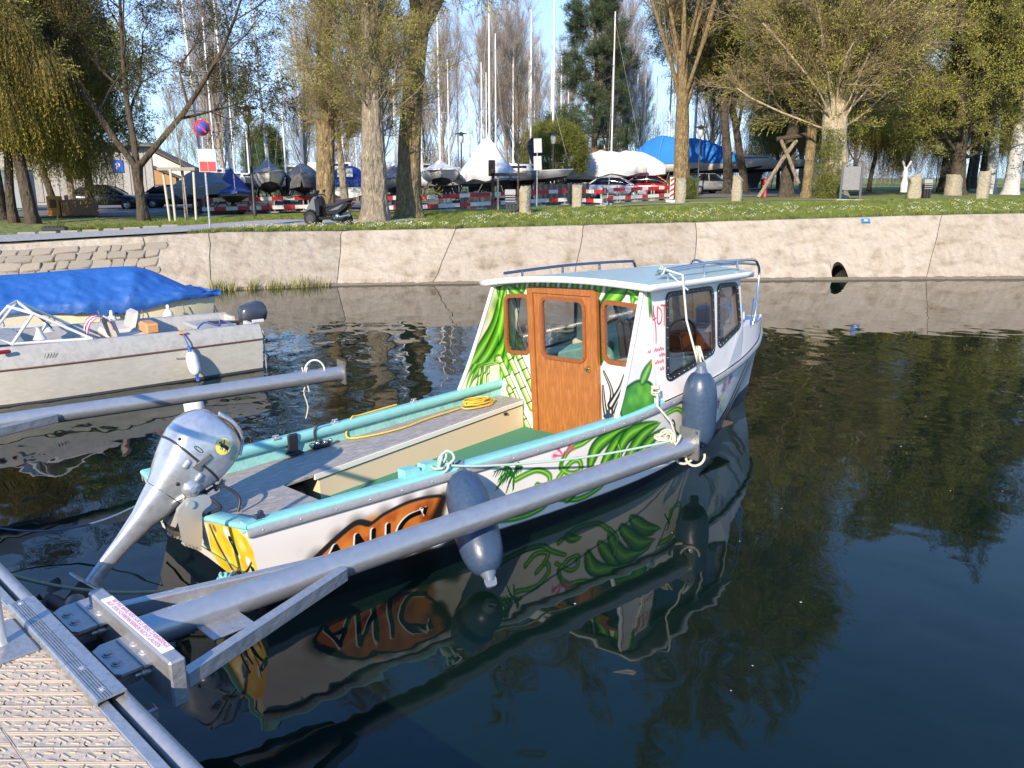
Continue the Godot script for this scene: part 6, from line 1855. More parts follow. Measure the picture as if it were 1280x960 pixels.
	mb = MB.new(); mb.lathe([Vector2(0.02, -0.16), Vector2(0.11, -0.12), Vector2(0.125, 0.0), Vector2(0.115, 0.12), Vector2(0.07, 0.15), Vector2(0.03, 0.17)], 20)
	var bu = thing("mooring_buoy", "small off-white mooring buoy floating behind the silver outboard", "buoy", Vector3(-4.02, 0.05, -10.05)); bu.rotation.z = 0.15
	obj("float", mb.done(), wf, bu)
	mb = MB.new(); mb.tube([Vector3(-0.04, 0.17, 0), Vector3(0, 0.22, 0), Vector3(0.04, 0.17, 0)], 0.012, 6); obj("ring", mb.done(), galv("cleat", 1.2), bu)

# ---------------------------------------------------------------- trees
var sprays := {}

func spray(kind: String) -> ArrayMesh:
	if sprays.has(kind): return sprays[kind]
	var mb := MB.new()
	var g := RandomNumberGenerator.new(); g.seed = kind.hash() % 9999
	var stem = {"bare": Color(0.30, 0.23, 0.13), "bud": Color(0.27, 0.205, 0.09), "dark": Color(0.055, 0.042, 0.03), "leaf": Color(0.08, 0.06, 0.035), "weep": Color(0.17, 0.13, 0.05), "needle": Color(0.06, 0.045, 0.03), "ivy": Color(0.06, 0.05, 0.03), "pale": Color(0.40, 0.33, 0.27)}[kind]
	var leafc = {"bare": [Color(0.26, 0.22, 0.07)], "bud": [Color(0.38, 0.39, 0.06), Color(0.46, 0.44, 0.08), Color(0.29, 0.32, 0.05)], "dark": [Color(0.05, 0.06, 0.018), Color(0.08, 0.08, 0.02)], "leaf": [Color(0.12, 0.14, 0.025), Color(0.18, 0.19, 0.035), Color(0.23, 0.21, 0.045)], "weep": [Color(0.24, 0.19, 0.018), Color(0.31, 0.25, 0.03), Color(0.18, 0.16, 0.018)], "needle": [Color(0.045, 0.075, 0.035), Color(0.065, 0.10, 0.042), Color(0.09, 0.125, 0.055)], "ivy": [Color(0.11, 0.14, 0.02), Color(0.17, 0.20, 0.03), Color(0.25, 0.25, 0.045)], "pale": [Color(0.26, 0.2, 0.13)]}[kind]
	var twig = func(a: Vector3, d: Vector3, ln: float, r: float):
		mb.col = stem
		var m = a + d * ln * 0.5 + Vector3(g.randfn(), g.randfn(), g.randfn()) * ln * 0.06
		mb.tube([a, m, a + d * ln], [r, r * 0.7, r * 0.25], 3, false)
	var leaf = func(p: Vector3, d: Vector3, ln: float, w: float):
		mb.col = leafc[g.randi() % leafc.size()]
		var s = d.cross(Vector3(g.randfn(), g.randfn(), g.randfn())).normalized() * w
		mb.sharp(); mb.tri(p, p + d * ln * 0.55 + s, p + d * ln); mb.tri(p, p + d * ln, p + d * ln * 0.55 - s)
	var rv = func(): return Vector3(g.randfn(), g.randfn(), g.randfn()).normalized()
	match kind:
		"bare", "pale", "bud", "dark":
			twig.call(Vector3.ZERO, Vector3.UP, 1.0, 0.011)
			for i in 13:
				var y = 0.1 + 0.07 * i
				var a = i * 2.4
				var d = (Vector3(cos(a), g.randf_range(0.7, 1.5), sin(a))).normalized()
				var ln = (0.55 - 0.3 * y) * g.randf_range(0.7, 1.2)
				twig.call(Vector3(0, y, 0), d, ln, 0.0075)
				var nl = {"bare": 1, "pale": 0, "bud": 7, "dark": 4}[kind]
				for q in nl:
					var p = Vector3(0, y, 0) + d * ln * g.randf_range(0.25, 1.0)
					leaf.call(p, (d + rv.call() * 0.8).normalized(), {"bud": 0.055, "bare": 0.05, "dark": 0.075, "pale": 0.05}[kind] * g.randf_range(0.7, 1.4), {"bud": 0.016, "bare": 0.02, "dark": 0.03, "pale": 0.02}[kind])
		"leaf", "ivy":
			twig.call(Vector3.ZERO, Vector3.UP, 0.8, 0.01)
			for i in 9:
				var a = i * 2.4
				var y = 0.1 + 0.09 * i
				var d = Vector3(cos(a), 0.7, sin(a)).normalized()
				twig.call(Vector3(0, y, 0), d, 0.4, 0.006)
				for q in 9:
					var p = Vector3(0, y, 0) + d * g.randf_range(0.05, 0.45) + rv.call() * 0.06
					leaf.call(p, (rv.call() + Vector3(0, -0.2, 0)).normalized(), g.randf_range(0.07, 0.12), 0.03)
		"weep":   # a long hanging strand: local y points down once placed
			for k in 5:
				var o = rv.call() * 0.12
				var p = Vector3(o.x, 0, o.z)
				var d = Vector3(o.x * 0.6, 1.0, o.z * 0.6).normalized()
				twig.call(p, d, g.randf_range(0.8, 1.25), 0.006)
				for q in 15:
					var at = p + d * (0.04 + q * 0.08 * g.randf_range(0.8, 1.2))
					leaf.call(at, (Vector3(g.randfn() * 0.5, 0.9, g.randfn() * 0.5)).normalized(), g.randf_range(0.055, 0.1), 0.010)
		"needle":
			twig.call(Vector3.ZERO, Vector3.UP, 0.9, 0.014)
			for i in 60:
				var p = Vector3(0, g.randf_range(0.15, 0.95), 0) + rv.call() * 0.12
				leaf.call(p, (rv.call() + Vector3(0, 0.9, 0)).normalized(), g.randf_range(0.18, 0.34), 0.016)
	sprays[kind] = mb.done()
	return sprays[kind]

func bark(name: String, a: Color, b: Color, c: Color) -> StandardMaterial3D:
	var m = noisy("bark_" + name, [a * 0.45, b, c * 0.9, b * 1.2, a * 0.6], Vector3(1.0, 0.22, 1.0), 0.95, 2.2, 0.03)
	return m

func trunk_tube(mb: MB, pts: Array, rad: Array, ridge: float, g: RandomNumberGenerator):   # a stout furrowed trunk
	var n := FastNoiseLite.new(); n.seed = g.randi() % 1000; n.frequency = 1.0
	var rs = []
	pts = spline(pts, 5)
	var rd = []
	for i in rad.size() - 1:
		for q in 5: rd.append(lerp(rad[i], rad[i + 1], q / 5.0))
	rad = rd + [rad[-1]]
	for i in pts.size():
		var ring = []
		for k in 44:
			var a = TAU * k / 44
			var rr = rad[i] * (1.0 + ridge * n.get_noise_3d(cos(a) * 1.6, pts[i].y * 0.3, sin(a) * 1.6) - ridge * 1.1 * pow(1.0 - abs(n.get_noise_3d(cos(a) * 7.0, pts[i].y * 0.5, sin(a) * 7.0)), 6.0))
			rr *= 1.0 + (0.3 + 0.22 * sin(a * 3 + g.seed % 7)) * pow(max(0.0, 1.0 - (pts[i].y - pts[0].y) / 0.9), 2.0)
			ring.append(pts[i] + Vector3(cos(a) * rr, 0, sin(a) * rr))
		rs.append(ring)
	mb.rings(rs, true, true)

func limb(mb: MB, sites: Array, p: Vector3, dir: Vector3, ln: float, r: float, dep: int, c: Dictionary, g: RandomNumberGenerator):
	var n = 6 if dep < 2 else 4
	var pts = [p]; var rad = [r]; var ds = [dir]
	var d = dir
	for i in n:
		d = (d + Vector3(g.randfn(), g.randfn() * 0.6, g.randfn()) * (c.wob if dep > 0 else c.get("wob0", c.wob * 0.35)) + Vector3.UP * c.up[min(dep, c.up.size() - 1)]).normalized()
		p = p + d * ln / n
		pts.append(p); rad.append(r * lerp(1.0, c.get("taper", 0.35), float(i + 1) / n)); ds.append(d)
	if dep == 0 and c.get("stout", true): trunk_tube(mb, pts, rad, c.get("ridge", 0.06), g)
	else: mb.tube(pts, rad, 7 if dep < 2 else 4, true)
	if dep >= c.get("leaf_from", 2):
		for i in range(1, n + 1): sites.append([pts[i], ds[i], dep])
	if dep < c.depth:
		var k = c.kids[dep]
		for q in k:
			var t = lerp(float(c.start[dep]), 1.0, (q + g.randf()) / k)
			var fi = t * n
			var i0 = int(min(fi, n - 1))
			var at = pts[i0].lerp(pts[i0 + 1], fi - i0)
			var base = ds[min(i0 + 1, n)]
			var az = q * 2.39996 + g.randf() * 0.9
			var side = base.cross(Vector3(0.3, 0.1, 0.9)).normalized()
			side = side.rotated(base, az)
			var ang = deg_to_rad(c.ang[dep] * g.randf_range(0.7, 1.3))
			var nd = (base * cos(ang) + side * sin(ang)).normalized()
			limb(mb, sites, at, nd, ln * c.ratio[dep] * (1.0 - c.get("shrink", 0.45) * t) * g.randf_range(0.75, 1.25), lerp(rad[i0], rad[i0 + 1], fi - i0) * c.get("thin", 0.55), dep + 1, c, g)

func tree(called: String, label: String, at: Vector3, c: Dictionary, group := "") -> Node3D:
	var t = thing(called, label, "tree", at, 0.0, group)
	var g := RandomNumberGenerator.new(); g.seed = int(c.seed)
	var mb := MB.new()
	var sites = []
	for f in c.get("stems", [[Vector3.ZERO, Vector3.UP]]):
		limb(mb, sites, f[0] - Vector3(0, 0.1, 0), f[1].normalized(), c.h, c.r, 0, c, g)
	obj("trunk", mb.done(), c.bark, t)
	for k in c.sprays:
		var list = sites
		if k.has("band"):
			list = sites.filter(func(s): return s[0].y > k.band[0] and s[0].y < k.band[1])
		if list.is_empty(): continue
		var mm := MultiMesh.new()
		mm.transform_format = MultiMesh.TRANSFORM_3D
		mm.use_colors = true
		mm.mesh = spray(k.kind)
		mm.instance_count = k.n
		for i in int(k.n):
			var s = list[g.randi() % list.size()]
			var rv = Vector3(g.randfn(), g.randfn(), g.randfn()).normalized()
			var d = (s[1] * k.get("along", 0.6) + rv * k.get("rand", 0.6) + Vector3.UP * k.get("up", 0.0)).normalized()
			var x = d.cross(rv).normalized()
			var sc = k.size * g.randf_range(0.6, 1.4)
			var b = Basis(x, d, x.cross(d)) * Basis().scaled(Vector3(sc * k.get("fat", 1.0), sc, sc * k.get("fat", 1.0)))
			var p = s[0] + rv * k.get("spread", 0.15)
			mm.set_instance_transform(i, Transform3D(b, p))
			var v = g.randf_range(0.65, 1.3) * k.get("bright", 1.0)
			mm.set_instance_color(i, Color(v * k.get("warm", 1.0), v, v))
		var o := MultiMeshInstance3D.new()
		o.multimesh = mm
		o.material_override = tint("foliage", Color.WHITE, 0.75, L(0.35, 0.35, 0.12))
		put(o, k.get("name", "crown"), t)
		o.set_meta("kind", "stuff")
	return t

func build_trees():
	var brown = bark("brown", L(0.11, 0.08, 0.045), L(0.24, 0.18, 0.09), L(0.16, 0.115, 0.06))
	var grey = bark("grey", L(0.13, 0.105, 0.075), L(0.26, 0.215, 0.155), L(0.19, 0.155, 0.11))
	var dark = bark("dark", L(0.035, 0.028, 0.02), L(0.085, 0.065, 0.045), L(0.055, 0.043, 0.03))
	var pale = bark("pale", L(0.26, 0.21, 0.13), L(0.40, 0.33, 0.22), L(0.32, 0.26, 0.17))
	# left: the weeping willow and its neighbours
	var willow = {"seed": 11, "h": 8.5, "r": 0.27, "bark": dark, "depth": 3, "kids": [9, 7, 4], "start": [0.3, 0.25, 0.2], "ang": [48, 45, 50], "ratio": [0.62, 0.55, 0.5], "up": [0.05, 0.06, -0.12, -0.3], "wob": 0.16, "stems": [[Vector3.ZERO, Vector3(-0.12, 1, 0)]],
		"sprays": [{"kind": "weep", "n": 4200, "size": 1.15, "along": 0.1, "rand": 0.22, "up": -1.0, "spread": 0.5}, {"kind": "bud", "n": 500, "size": 0.8, "name": "inner_twigs"}]}
	tree("willow", "big ochre weeping willow on the left with its crown hanging low over the lane", ground_at(-19.2, -33.6), willow, "")
	willow.seed = 12; willow.h = 8.0; willow.r = 0.2; willow.stems = [[Vector3.ZERO, Vector3(0.1, 1, 0.1)]]
	tree("willow", "ochre willow with a straight trunk beside the larger leaning one", ground_at(-20.6, -34.7), willow)
	var olive = {"seed": 14, "h": 7.5, "r": 0.2, "bark": dark, "depth": 3, "kids": [8, 6, 4], "start": [0.35, 0.3, 0.2], "ang": [45, 45, 45], "ratio": [0.55, 0.55, 0.5], "up": [0.05, 0.05, 0.0, -0.05], "wob": 0.16,
		"sprays": [{"kind": "leaf", "n": 700, "size": 0.8, "rand": 1.0, "spread": 0.5, "bright": 1.7}]}
	tree("leafy_tree", "dark leafy tree at the edge of the view behind the willows", ground_at(-22.9, -37.8), olive)
	olive.seed = 15; olive.h = 6.0; olive.stems = [[Vector3.ZERO, Vector3(-0.25, 1, 0)]]
	tree("leafy_tree", "leaning dark tree with an olive crown before the grey shed", ground_at(-23.2, -42.9), olive)
	olive.seed = 16; olive.stems = [[Vector3.ZERO, Vector3(0.0, 1, 0)]]; olive.bark = grey; olive.h = 9.0
	tree("leafy_tree", "pale straight trunk with an olive crown before the grey shed", ground_at(-23.4, -45.0), olive)
	olive.seed = 17; olive.bark = dark; olive.h = 8.0; olive.r = 0.24
	tree("leafy_tree", "dark trunk with low side branches by the blue parking sign", ground_at(-21.8, -43.5), olive)
	# the forked tree
	var fork = {"seed": 23, "h": 8.6, "r": 0.14, "bark": dark, "depth": 3, "kids": [7, 6, 5], "start": [0.22, 0.25, 0.2], "ang": [42, 45, 45], "ratio": [0.62, 0.55, 0.5], "up": [0.12, 0.06, 0.02, 0.0], "wob": 0.17, "stout": false, "taper": 0.25,
		"stems": [[Vector3(0, 2.2, 0), Vector3(-0.75, 1, 0.1)], [Vector3(0, 2.2, 0), Vector3(0.9, 0.8, 0)], [Vector3(0, 2.2, 0), Vector3(-0.1, 1, -0.3)]], "sprays": [{"kind": "dark", "n": 1300, "size": 0.75, "rand": 0.7, "spread": 0.2}, {"kind": "leaf", "n": 150, "size": 0.7, "rand": 1.0, "spread": 0.3, "bright": 0.5, "band": [2.0, 6.0]}]}
	var ft = tree("forked_tree", "dark tree that forks low into two crooked limbs, with thin sparse leaves", ground_at(-15.0, -34.1), fork)
	var mb := MB.new(); var g := RandomNumberGenerator.new(); g.seed = 3
	trunk_tube(mb, [Vector3(0, -0.1, 0), Vector3(0.02, 0.7, 0), Vector3(-0.02, 1.5, 0), Vector3(0, 2.3, 0)], [0.25, 0.2, 0.19, 0.24], 0.08, g)
	obj("bole", mb.done(), dark, ft)
	# shoots everywhere: the old pollards in the middle
	var poll = {"seed": 31, "h": 17.0, "r": 0.36, "bark": brown, "depth": 2, "kids": [120, 3], "start": [0.13, 0.3], "ang": [38, 35], "ratio": [0.085, 0.5], "up": [0.0, 0.12, 0.1], "wob": 0.12, "leaf_from": 1, "taper": 0.5, "ridge": 0.12, "thin": 0.06, "shrink": 0.2,
		"sprays": [{"kind": "bud", "n": 800, "size": 0.5, "along": 0.8, "rand": 0.5, "up": -0.05, "spread": 0.1}, {"kind": "bare", "n": 900, "size": 0.65, "along": 0.9, "rand": 0.5, "up": 0.1, "name": "shoots"}]}
	tree("poplar", "tall poplar clad in short shoots behind the scooter", ground_at(-7.05, -31.6), poll)
	var p2 = {"seed": 32, "h": 10.0, "r": 0.5, "bark": grey, "depth": 2, "kids": [64, 4], "start": [0.3, 0.2], "ang": [50, 34], "ratio": [0.27, 0.42], "up": [0.0, 0.08, 0.05], "wob": 0.14, "leaf_from": 1, "taper": 0.45, "ridge": 0.12, "thin": 0.06, "shrink": 0.1,
		"sprays": [{"kind": "bud", "n": 1300, "size": 0.6, "along": 0.9, "rand": 0.5, "up": 0.0, "spread": 0.1}, {"kind": "bare", "n": 900, "size": 0.85, "along": 0.9, "rand": 0.45, "up": 0.1, "name": "shoots"}]}
	tree("pollard_willow", "stout pollard willow with a burst of yellowish shoots beside the scooter", ground_at(-4.8, -29.5), p2)
	p2.seed = 33; p2.h = 4.4; p2.r = 0.2; p2.kids = [24, 4]; p2.start = [0.6, 0.2]; p2.ratio = [0.36, 0.42]
	p2.sprays = [{"kind": "bud", "n": 220, "size": 0.6, "along": 0.9, "rand": 0.5, "spread": 0.1}, {"kind": "bare", "n": 260, "size": 0.8, "along": 0.9, "rand": 0.45, "name": "shoots"}]
	tree("pollard_willow", "slim pale pollard willow standing before the navy covered boat", ground_at(-7.25, -36.7), p2)
	var big = {"seed": 36, "h": 7.0, "r": 0.5, "bark": brown, "depth": 3, "kids": [3, 9, 5], "start": [0.9, 0.15, 0.2], "ang": [15, 62, 42], "ratio": [1.9, 0.22, 0.45], "up": [0.0, 0.06, 0.0, -0.06], "wob": 0.1, "leaf_from": 0, "taper": 0.66, "ridge": 0.13, "thin": 0.62, "shrink": 0.3,
		"sprays": [{"kind": "bud", "n": 560, "size": 0.8, "along": 0.5, "rand": 0.6, "up": -0.25, "spread": 0.2}, {"kind": "bare", "n": 520, "size": 0.9, "along": 0.7, "rand": 0.6, "name": "shoots"}]}
	tree("tall_willow", "tall brown willow trunk that forks high up, right of the stout pollard", ground_at(-3.95, -32.1), big)
	# the pine by the yard
	var pine = {"seed": 41, "h": 18.2, "r": 0.3, "bark": bark("pine", L(0.1, 0.06, 0.038), L(0.18, 0.11, 0.065), L(0.13, 0.08, 0.05)), "depth": 2, "kids": [46, 8], "start": [0.17, 0.3], "ang": [82, 48], "ratio": [0.21, 0.4], "up": [0.0, 0.05, 0.06], "wob": 0.09, "leaf_from": 1, "taper": 0.18, "thin": 0.3, "shrink": 0.62, "ridge": 0.05,
		"sprays": [{"kind": "needle", "n": 2300, "size": 0.72, "along": 0.5, "rand": 0.5, "up": 0.3, "spread": 0.2, "fat": 1.3}]}
	tree("pine_tree", "dark green pine with layered boughs before the white wrapped boats", ground_at(6.9, -71.0), pine)
	# poplar at the end of the barrier
	var pop = {"seed": 51, "h": 9.0, "r": 0.55, "bark": brown, "depth": 3, "kids": [9, 7, 6], "start": [0.5, 0.15, 0.2], "ang": [20, 26, 30], "ratio": [2.5, 0.36, 0.45], "up": [0.0, 0.14, 0.1, 0.06], "wob": 0.08, "leaf_from": 1, "taper": 0.6, "ridge": 0.12, "thin": 0.34, "shrink": 0.2,
		"sprays": [{"kind": "bare", "n": 4600, "size": 1.3, "along": 1.0, "rand": 0.4, "up": 0.3}, {"kind": "bud", "n": 1100, "size": 1.0, "along": 0.8, "rand": 0.5}]}
	tree("poplar", "large bare poplar with upswept branches at the end of the barrier", ground_at(10.9, -55.0), pop)
	# right hand group
	var rd = {"seed": 61, "h": 9.0, "r": 0.36, "bark": dark, "depth": 3, "kids": [7, 7, 6], "start": [0.5, 0.2, 0.2], "ang": [30, 42, 45], "ratio": [0.85, 0.36, 0.5], "up": [0.0, 0.07, 0.0, -0.08], "wob": 0.13, "taper": 0.6, "thin": 0.5, "shrink": 0.2,
		"sprays": [{"kind": "leaf", "n": 420, "size": 0.9, "along": 0.4, "rand": 0.9, "up": -0.3, "spread": 0.6, "bright": 1.5}, {"kind": "bud", "n": 800, "size": 1.1, "along": 0.6, "rand": 0.7, "up": -0.2}]}
	tree("park_tree", "dark trunked tree just right of the poplar, before the white yacht", ground_at(15.4, -60.5), rd)
	rd.seed = 62; rd.r = 0.34
	tree("park_tree", "thick dark trunk between the yacht and the red hydrant", ground_at(17.7, -64.5), rd)
	rd.seed = 63; rd.stems = [[Vector3.ZERO, Vector3(-0.05, 1, 0)]]; rd.r = 0.40
	tree("park_tree", "dark tree held up by two crossed timber props", ground_at(16.2, -50.0), rd)
	var old = {"seed": 68, "h": 6.5, "r": 0.75, "bark": pale, "depth": 2, "kids": [58, 7], "start": [0.5, 0.25], "ang": [48, 34], "ratio": [1.05, 0.36], "up": [0.0, 0.08, 0.03], "wob": 0.13, "leaf_from": 1, "taper": 0.8, "ridge": 0.1, "thin": 0.085, "shrink": 0.25,
		"sprays": [{"kind": "bud", "n": 1500, "size": 1.0, "along": 0.9, "rand": 0.5, "up": 0.0, "spread": 0.2, "bright": 1.1}, {"kind": "bare", "n": 1500, "size": 1.5, "along": 1.0, "rand": 0.4, "name": "shoots"}, {"kind": "ivy", "n": 60, "size": 0.5, "rand": 1.2, "spread": 0.1, "band": [3.0, 4.5]}]}
	var ow = tree("old_willow", "huge pale willow trunk with ivy at its foot and fans of bright shoots", ground_at(17.5, -46.2), old)
	var iv := MB.new()
	scatter_on(ow, "ivy", 240, func(): 
		var a = rng.randf_range(1.6, 2.9); var y = pow(rng.randf(), 1.6) * 3.6
		return Vector3(cos(a) * 0.8, y, sin(a) * 0.8), "ivy", 0.5)
	old.seed = 67; old.r = 0.3; old.bark = brown; old.h = 27.0; old.taper = 0.25; old.kids = [90, 5]; old.start = [0.2, 0.2]; old.ratio = [0.2, 0.4]; old.sprays = [{"kind": "bud", "n": 2600, "size": 1.2, "along": 0.9, "rand": 0.5, "spread": 0.2}, {"kind": "bare", "n": 1200, "size": 1.4, "along": 1.0, "rand": 0.4, "name": "shoots"}]
	tree("old_willow", "brown willow trunk leaning against the huge pale one", ground_at(17.0, -48.8), old)
	var cy = {"seed": 71, "h": 19.0, "r": 0.5, "bark": dark, "depth": 2, "kids": [60, 9], "start": [0.12, 0.15], "ang": [72, 45], "ratio": [0.42, 0.35], "up": [0.0, 0.05, -0.05], "wob": 0.1, "leaf_from": 1, "taper": 0.2, "thin": 0.3, "shrink": 0.55,
		"sprays": [{"kind": "leaf", "n": 1900, "size": 0.95, "along": 0.6, "rand": 0.8, "up": -0.1, "spread": 0.5, "bright": 1.3, "band": [3.2, 30.0]}, {"kind": "bud", "n": 800, "size": 1.3, "along": 0.6, "rand": 0.8, "band": [4.0, 30.0]}]}
	tree("spreading_tree", "broad olive green tree with many level dark branches behind the boulders", ground_at(30.0, -57.0), cy)
	var birch = {"seed": 81, "h": 20.0, "r": 0.5, "bark": birch_bark(), "depth": 3, "kids": [22, 6, 4], "start": [0.25, 0.2, 0.2], "ang": [45, 45, 45], "ratio": [0.3, 0.5, 0.5], "up": [0.0, 0.06, -0.1, -0.2], "wob": 0.07, "taper": 0.25, "thin": 0.3, "ridge": 0.02,
		"sprays": [{"kind": "dark", "n": 1000, "size": 1.0, "along": 0.5, "rand": 0.6, "up": -0.4}, {"kind": "leaf", "n": 900, "size": 1.1, "along": 0.4, "rand": 0.8, "up": -0.4, "spread": 0.4}]}
	tree("birch", "white barked birch with dark scars, the thicker of two at the park's far end", ground_at(33.6, -57.0), birch)
	birch.seed = 82; birch.r = 0.36; birch.stems = [[Vector3.ZERO, Vector3(-0.03, 1, 0)]]
	tree("birch", "slimmer white barked birch behind the thick one", ground_at(34.2, -60.5), birch)
	# golden willows and bare trees behind the lawn
	willow.seed = 91; willow.h = 9.0; willow.bark = dark; willow.stems = [[Vector3.ZERO, Vector3(0, 1, 0)]]
	willow.sprays = [{"kind": "weep", "n": 2000, "size": 1.4, "bright": 1.2, "along": 0.1, "rand": 0.25, "up": -1.0, "spread": 0.7}]
	var wb = tree("golden_willow", "golden willow drooping behind the information board", ground_at(29.5, -70.0), willow, "golden willows at the back of the park")
	var wl = ["golden willow behind the tall boulder and bin", "golden willow behind the spreading olive tree", "golden willow between the old pale willow and the yachts", "golden willow at the far right edge of the park", "golden willow deep behind the crossed timber props"]
	var wp = [[35.0, -76.0], [43.0, -80.0], [24.5, -78.0], [50.0, -84.0], [29.0, -88.0]]
	for i in 5: copy(wb, wl[i], ground_at(wp[i][0], wp[i][1]), 1.1 * i + 0.7)
	# leafy trees over the right background
	rd.seed = 95; rd.stems = [[Vector3.ZERO, Vector3.UP]]; rd.h = 11.0
	var rb = tree("leafy_tree", "tall leafy tree behind the golden willows, over the old pale willow", ground_at(25.0, -66.0), rd, "leafy trees at the back of the park")
	var ll = ["tall leafy tree behind the spreading olive tree", "tall leafy tree over the two birches", "tall leafy tree left of the spreading olive tree", "tall leafy tree at the very back of the park"]
	var lp = [[39.0, -70.0], [44.5, -68.0], [33.5, -66.0], [50.0, -92.0]]
	for i in 4: copy(rb, ll[i], ground_at(lp[i][0], lp[i][1]), 1.3 * i + 0.9)
	# bare pale poplars beyond the yard
	var bare = {"seed": 101, "h": 15.0, "r": 0.26, "bark": bark("paletwig", L(0.2, 0.165, 0.13), L(0.33, 0.28, 0.22), L(0.26, 0.22, 0.17)), "depth": 2, "kids": [26, 7], "start": [0.15, 0.15], "ang": [26, 28], "ratio": [0.5, 0.42], "up": [0.0, 0.16, 0.1], "wob": 0.08, "leaf_from": 1, "taper": 0.2, "thin": 0.42, "shrink": 0.4, "stout": false,
		"sprays": [{"kind": "pale", "n": 700, "size": 1.4, "along": 1.0, "rand": 0.35, "up": 0.3}]}
	var b0 = tree("bare_poplar", "bare pale poplar behind the boat yard, leftmost of the row", ground_at(-27.0, -80.0), bare, "bare poplars behind the boat yard")
	var bx = [-24.0, -20.5, -16.0, -12.5, -9.0, -6.0, -3.0, -0.5, 2.2, 5.0, 8.0, 11.5, 14.5, 18.0, 21.5, 25.0, -30.0, 28.0, 32.0, 0.8, -14.2, 10.0]
	for i in bx.size():
		var z = -84.0 - 7.0 * ((i * 7) % 5)
		copy(b0, "bare pale poplar behind the boat yard, %s" % ["above the blue tented boat", "above the white bowed boat", "above the charcoal tarp", "between the shooting poplar and the slim pollard", "behind the navy canopy", "behind the stout pollard", "behind the white sailing boat", "above the tall grey tent", "left of the clipped bush", "behind the clipped bush", "behind the pine", "right of the pine", "above the blue crescent cover", "behind the large bare poplar", "behind the white yacht", "behind the hydrant", "above the little house", "behind the old pale willow", "behind the information board", "above the navy sail bag", "above the grey tarp", "just right of the pine's foot"][i], ground_at(bx[i] * 1.15, z), i * 1.7).scale = Vector3.ONE * (0.75 + 0.13 * (i % 4))
	bare.seed = 103; bare.h = 6.0; bare.r = 0.07
	tree("young_tree", "thin bare sapling between the bin and the clipped bush", ground_at(0.25, -36.2), {"seed": 5, "h": 5.6, "r": 0.06, "bark": dark, "depth": 1, "kids": [16], "start": [0.4], "ang": [28], "ratio": [0.36], "up": [0.0, 0.12], "wob": 0.05, "leaf_from": 1, "taper": 0.2, "thin": 0.4, "stout": false, "sprays": [{"kind": "bare", "n": 130, "size": 0.5, "along": 1.0, "rand": 0.3}]})
	# small conifers and a clipped round bush
	var con = {"seed": 111, "h": 5.4, "r": 0.14, "bark": dark, "depth": 1, "kids": [60], "start": [0.04], "ang": [60], "ratio": [0.34], "up": [0.0, 0.1], "wob": 0.05, "leaf_from": 1, "taper": 0.1, "shrink": 0.85, "thin": 0.4, "stout": false, "sprays": [{"kind": "needle", "n": 900, "size": 0.8, "along": 0.6, "rand": 0.6, "up": 0.3, "bright": 1.2}]}
	var c0 = tree("conifer", "small round-topped conifer behind the charcoal tarp boat", ground_at(-21.0, -75.0), con, "small conifers behind the yard")
	copy(c0, "small dark conifer left of the white bowed boat's tent", ground_at(-24.6, -82.0), 2.0)
	build_bush()

func scatter_on(t: Node3D, called: String, n: int, where: Callable, kind: String, size: float):
	var mm := MultiMesh.new()
	mm.transform_format = MultiMesh.TRANSFORM_3D
	mm.use_colors = true
	mm.mesh = spray(kind)
	mm.instance_count = n
	for i in n:
		var w = where.call()
		var p = w if w is Vector3 else w[0]
		var d = (Vector3(p.x, 0, p.z).normalized() + Vector3(rng.randfn(), rng.randfn() + 0.4, rng.randfn()) * 0.5).normalized()
		var x = d.cross(Vector3(0.3, 1, 0.2)).normalized()
		var s = size * rng.randf_range(0.6, 1.3)
		mm.set_instance_transform(i, Transform3D(Basis(x * s, d * s, x.cross(d) * s), p))
		var v = rng.randf_range(0.6, 1.3)
		mm.set_instance_color(i, Color(v, v, v))
	var o := MultiMeshInstance3D.new()
	o.multimesh = mm
	o.material_override = tint("foliage", Color.WHITE, 0.75, L(0.35, 0.35, 0.12))
	put(o, called, t)
	o.set_meta("kind", "stuff")

func birch_bark() -> StandardMaterial3D:
	var m = noisy("birch_bark", [L(0.04, 0.037, 0.035), L(0.34, 0.33, 0.32), L(0.46, 0.45, 0.44), L(0.5, 0.49, 0.48), L(0.16, 0.15, 0.145)], Vector3(0.35, 1.4, 0.35), 0.85, 0.6, 0.035)
	return m

func build_bush():
	var t = thing("clipped_bush", "large round clipped bush with bare fanned stems, beside the boat yard", "bush", ground_at(2.96, -61.0))
	var dark = mats["bark_dark"]
	var mb := MB.new()
	for i in 26:
		var a = i * 2.4; var r = 0.5 + 1.3 * sqrt(i / 26.0)
		mb.tube(spline([Vector3(cos(a) * 0.15, 0, sin(a) * 0.15), Vector3(cos(a) * r * 0.5, 1.3, sin(a) * r * 0.5), Vector3(cos(a) * r, 3.0 + 1.2 * (1 - i / 26.0), sin(a) * r)], 4), [0.07, 0.066, 0.06, 0.055, 0.05, 0.045, 0.04, 0.035, 0.03], 5)
	obj("stems", mb.done(), mats["bark_grey"], t)
	scatter_on(t, "foliage", 2600, func():
		var u = rng.randf(); var a = rng.randf() * TAU
		var el = asin(lerp(-0.35, 1.0, u)); var k = 1.0 - 0.2 * pow(rng.randf(), 2.0)
		if el < 0.2 and rng.randf() < 0.35: el += 0.5
		return Vector3(cos(el) * cos(a) * 2.1 * k, 2.75 + sin(el) * 2.55 * k, cos(el) * sin(a) * 2.1 * k), "ivy", 0.55)

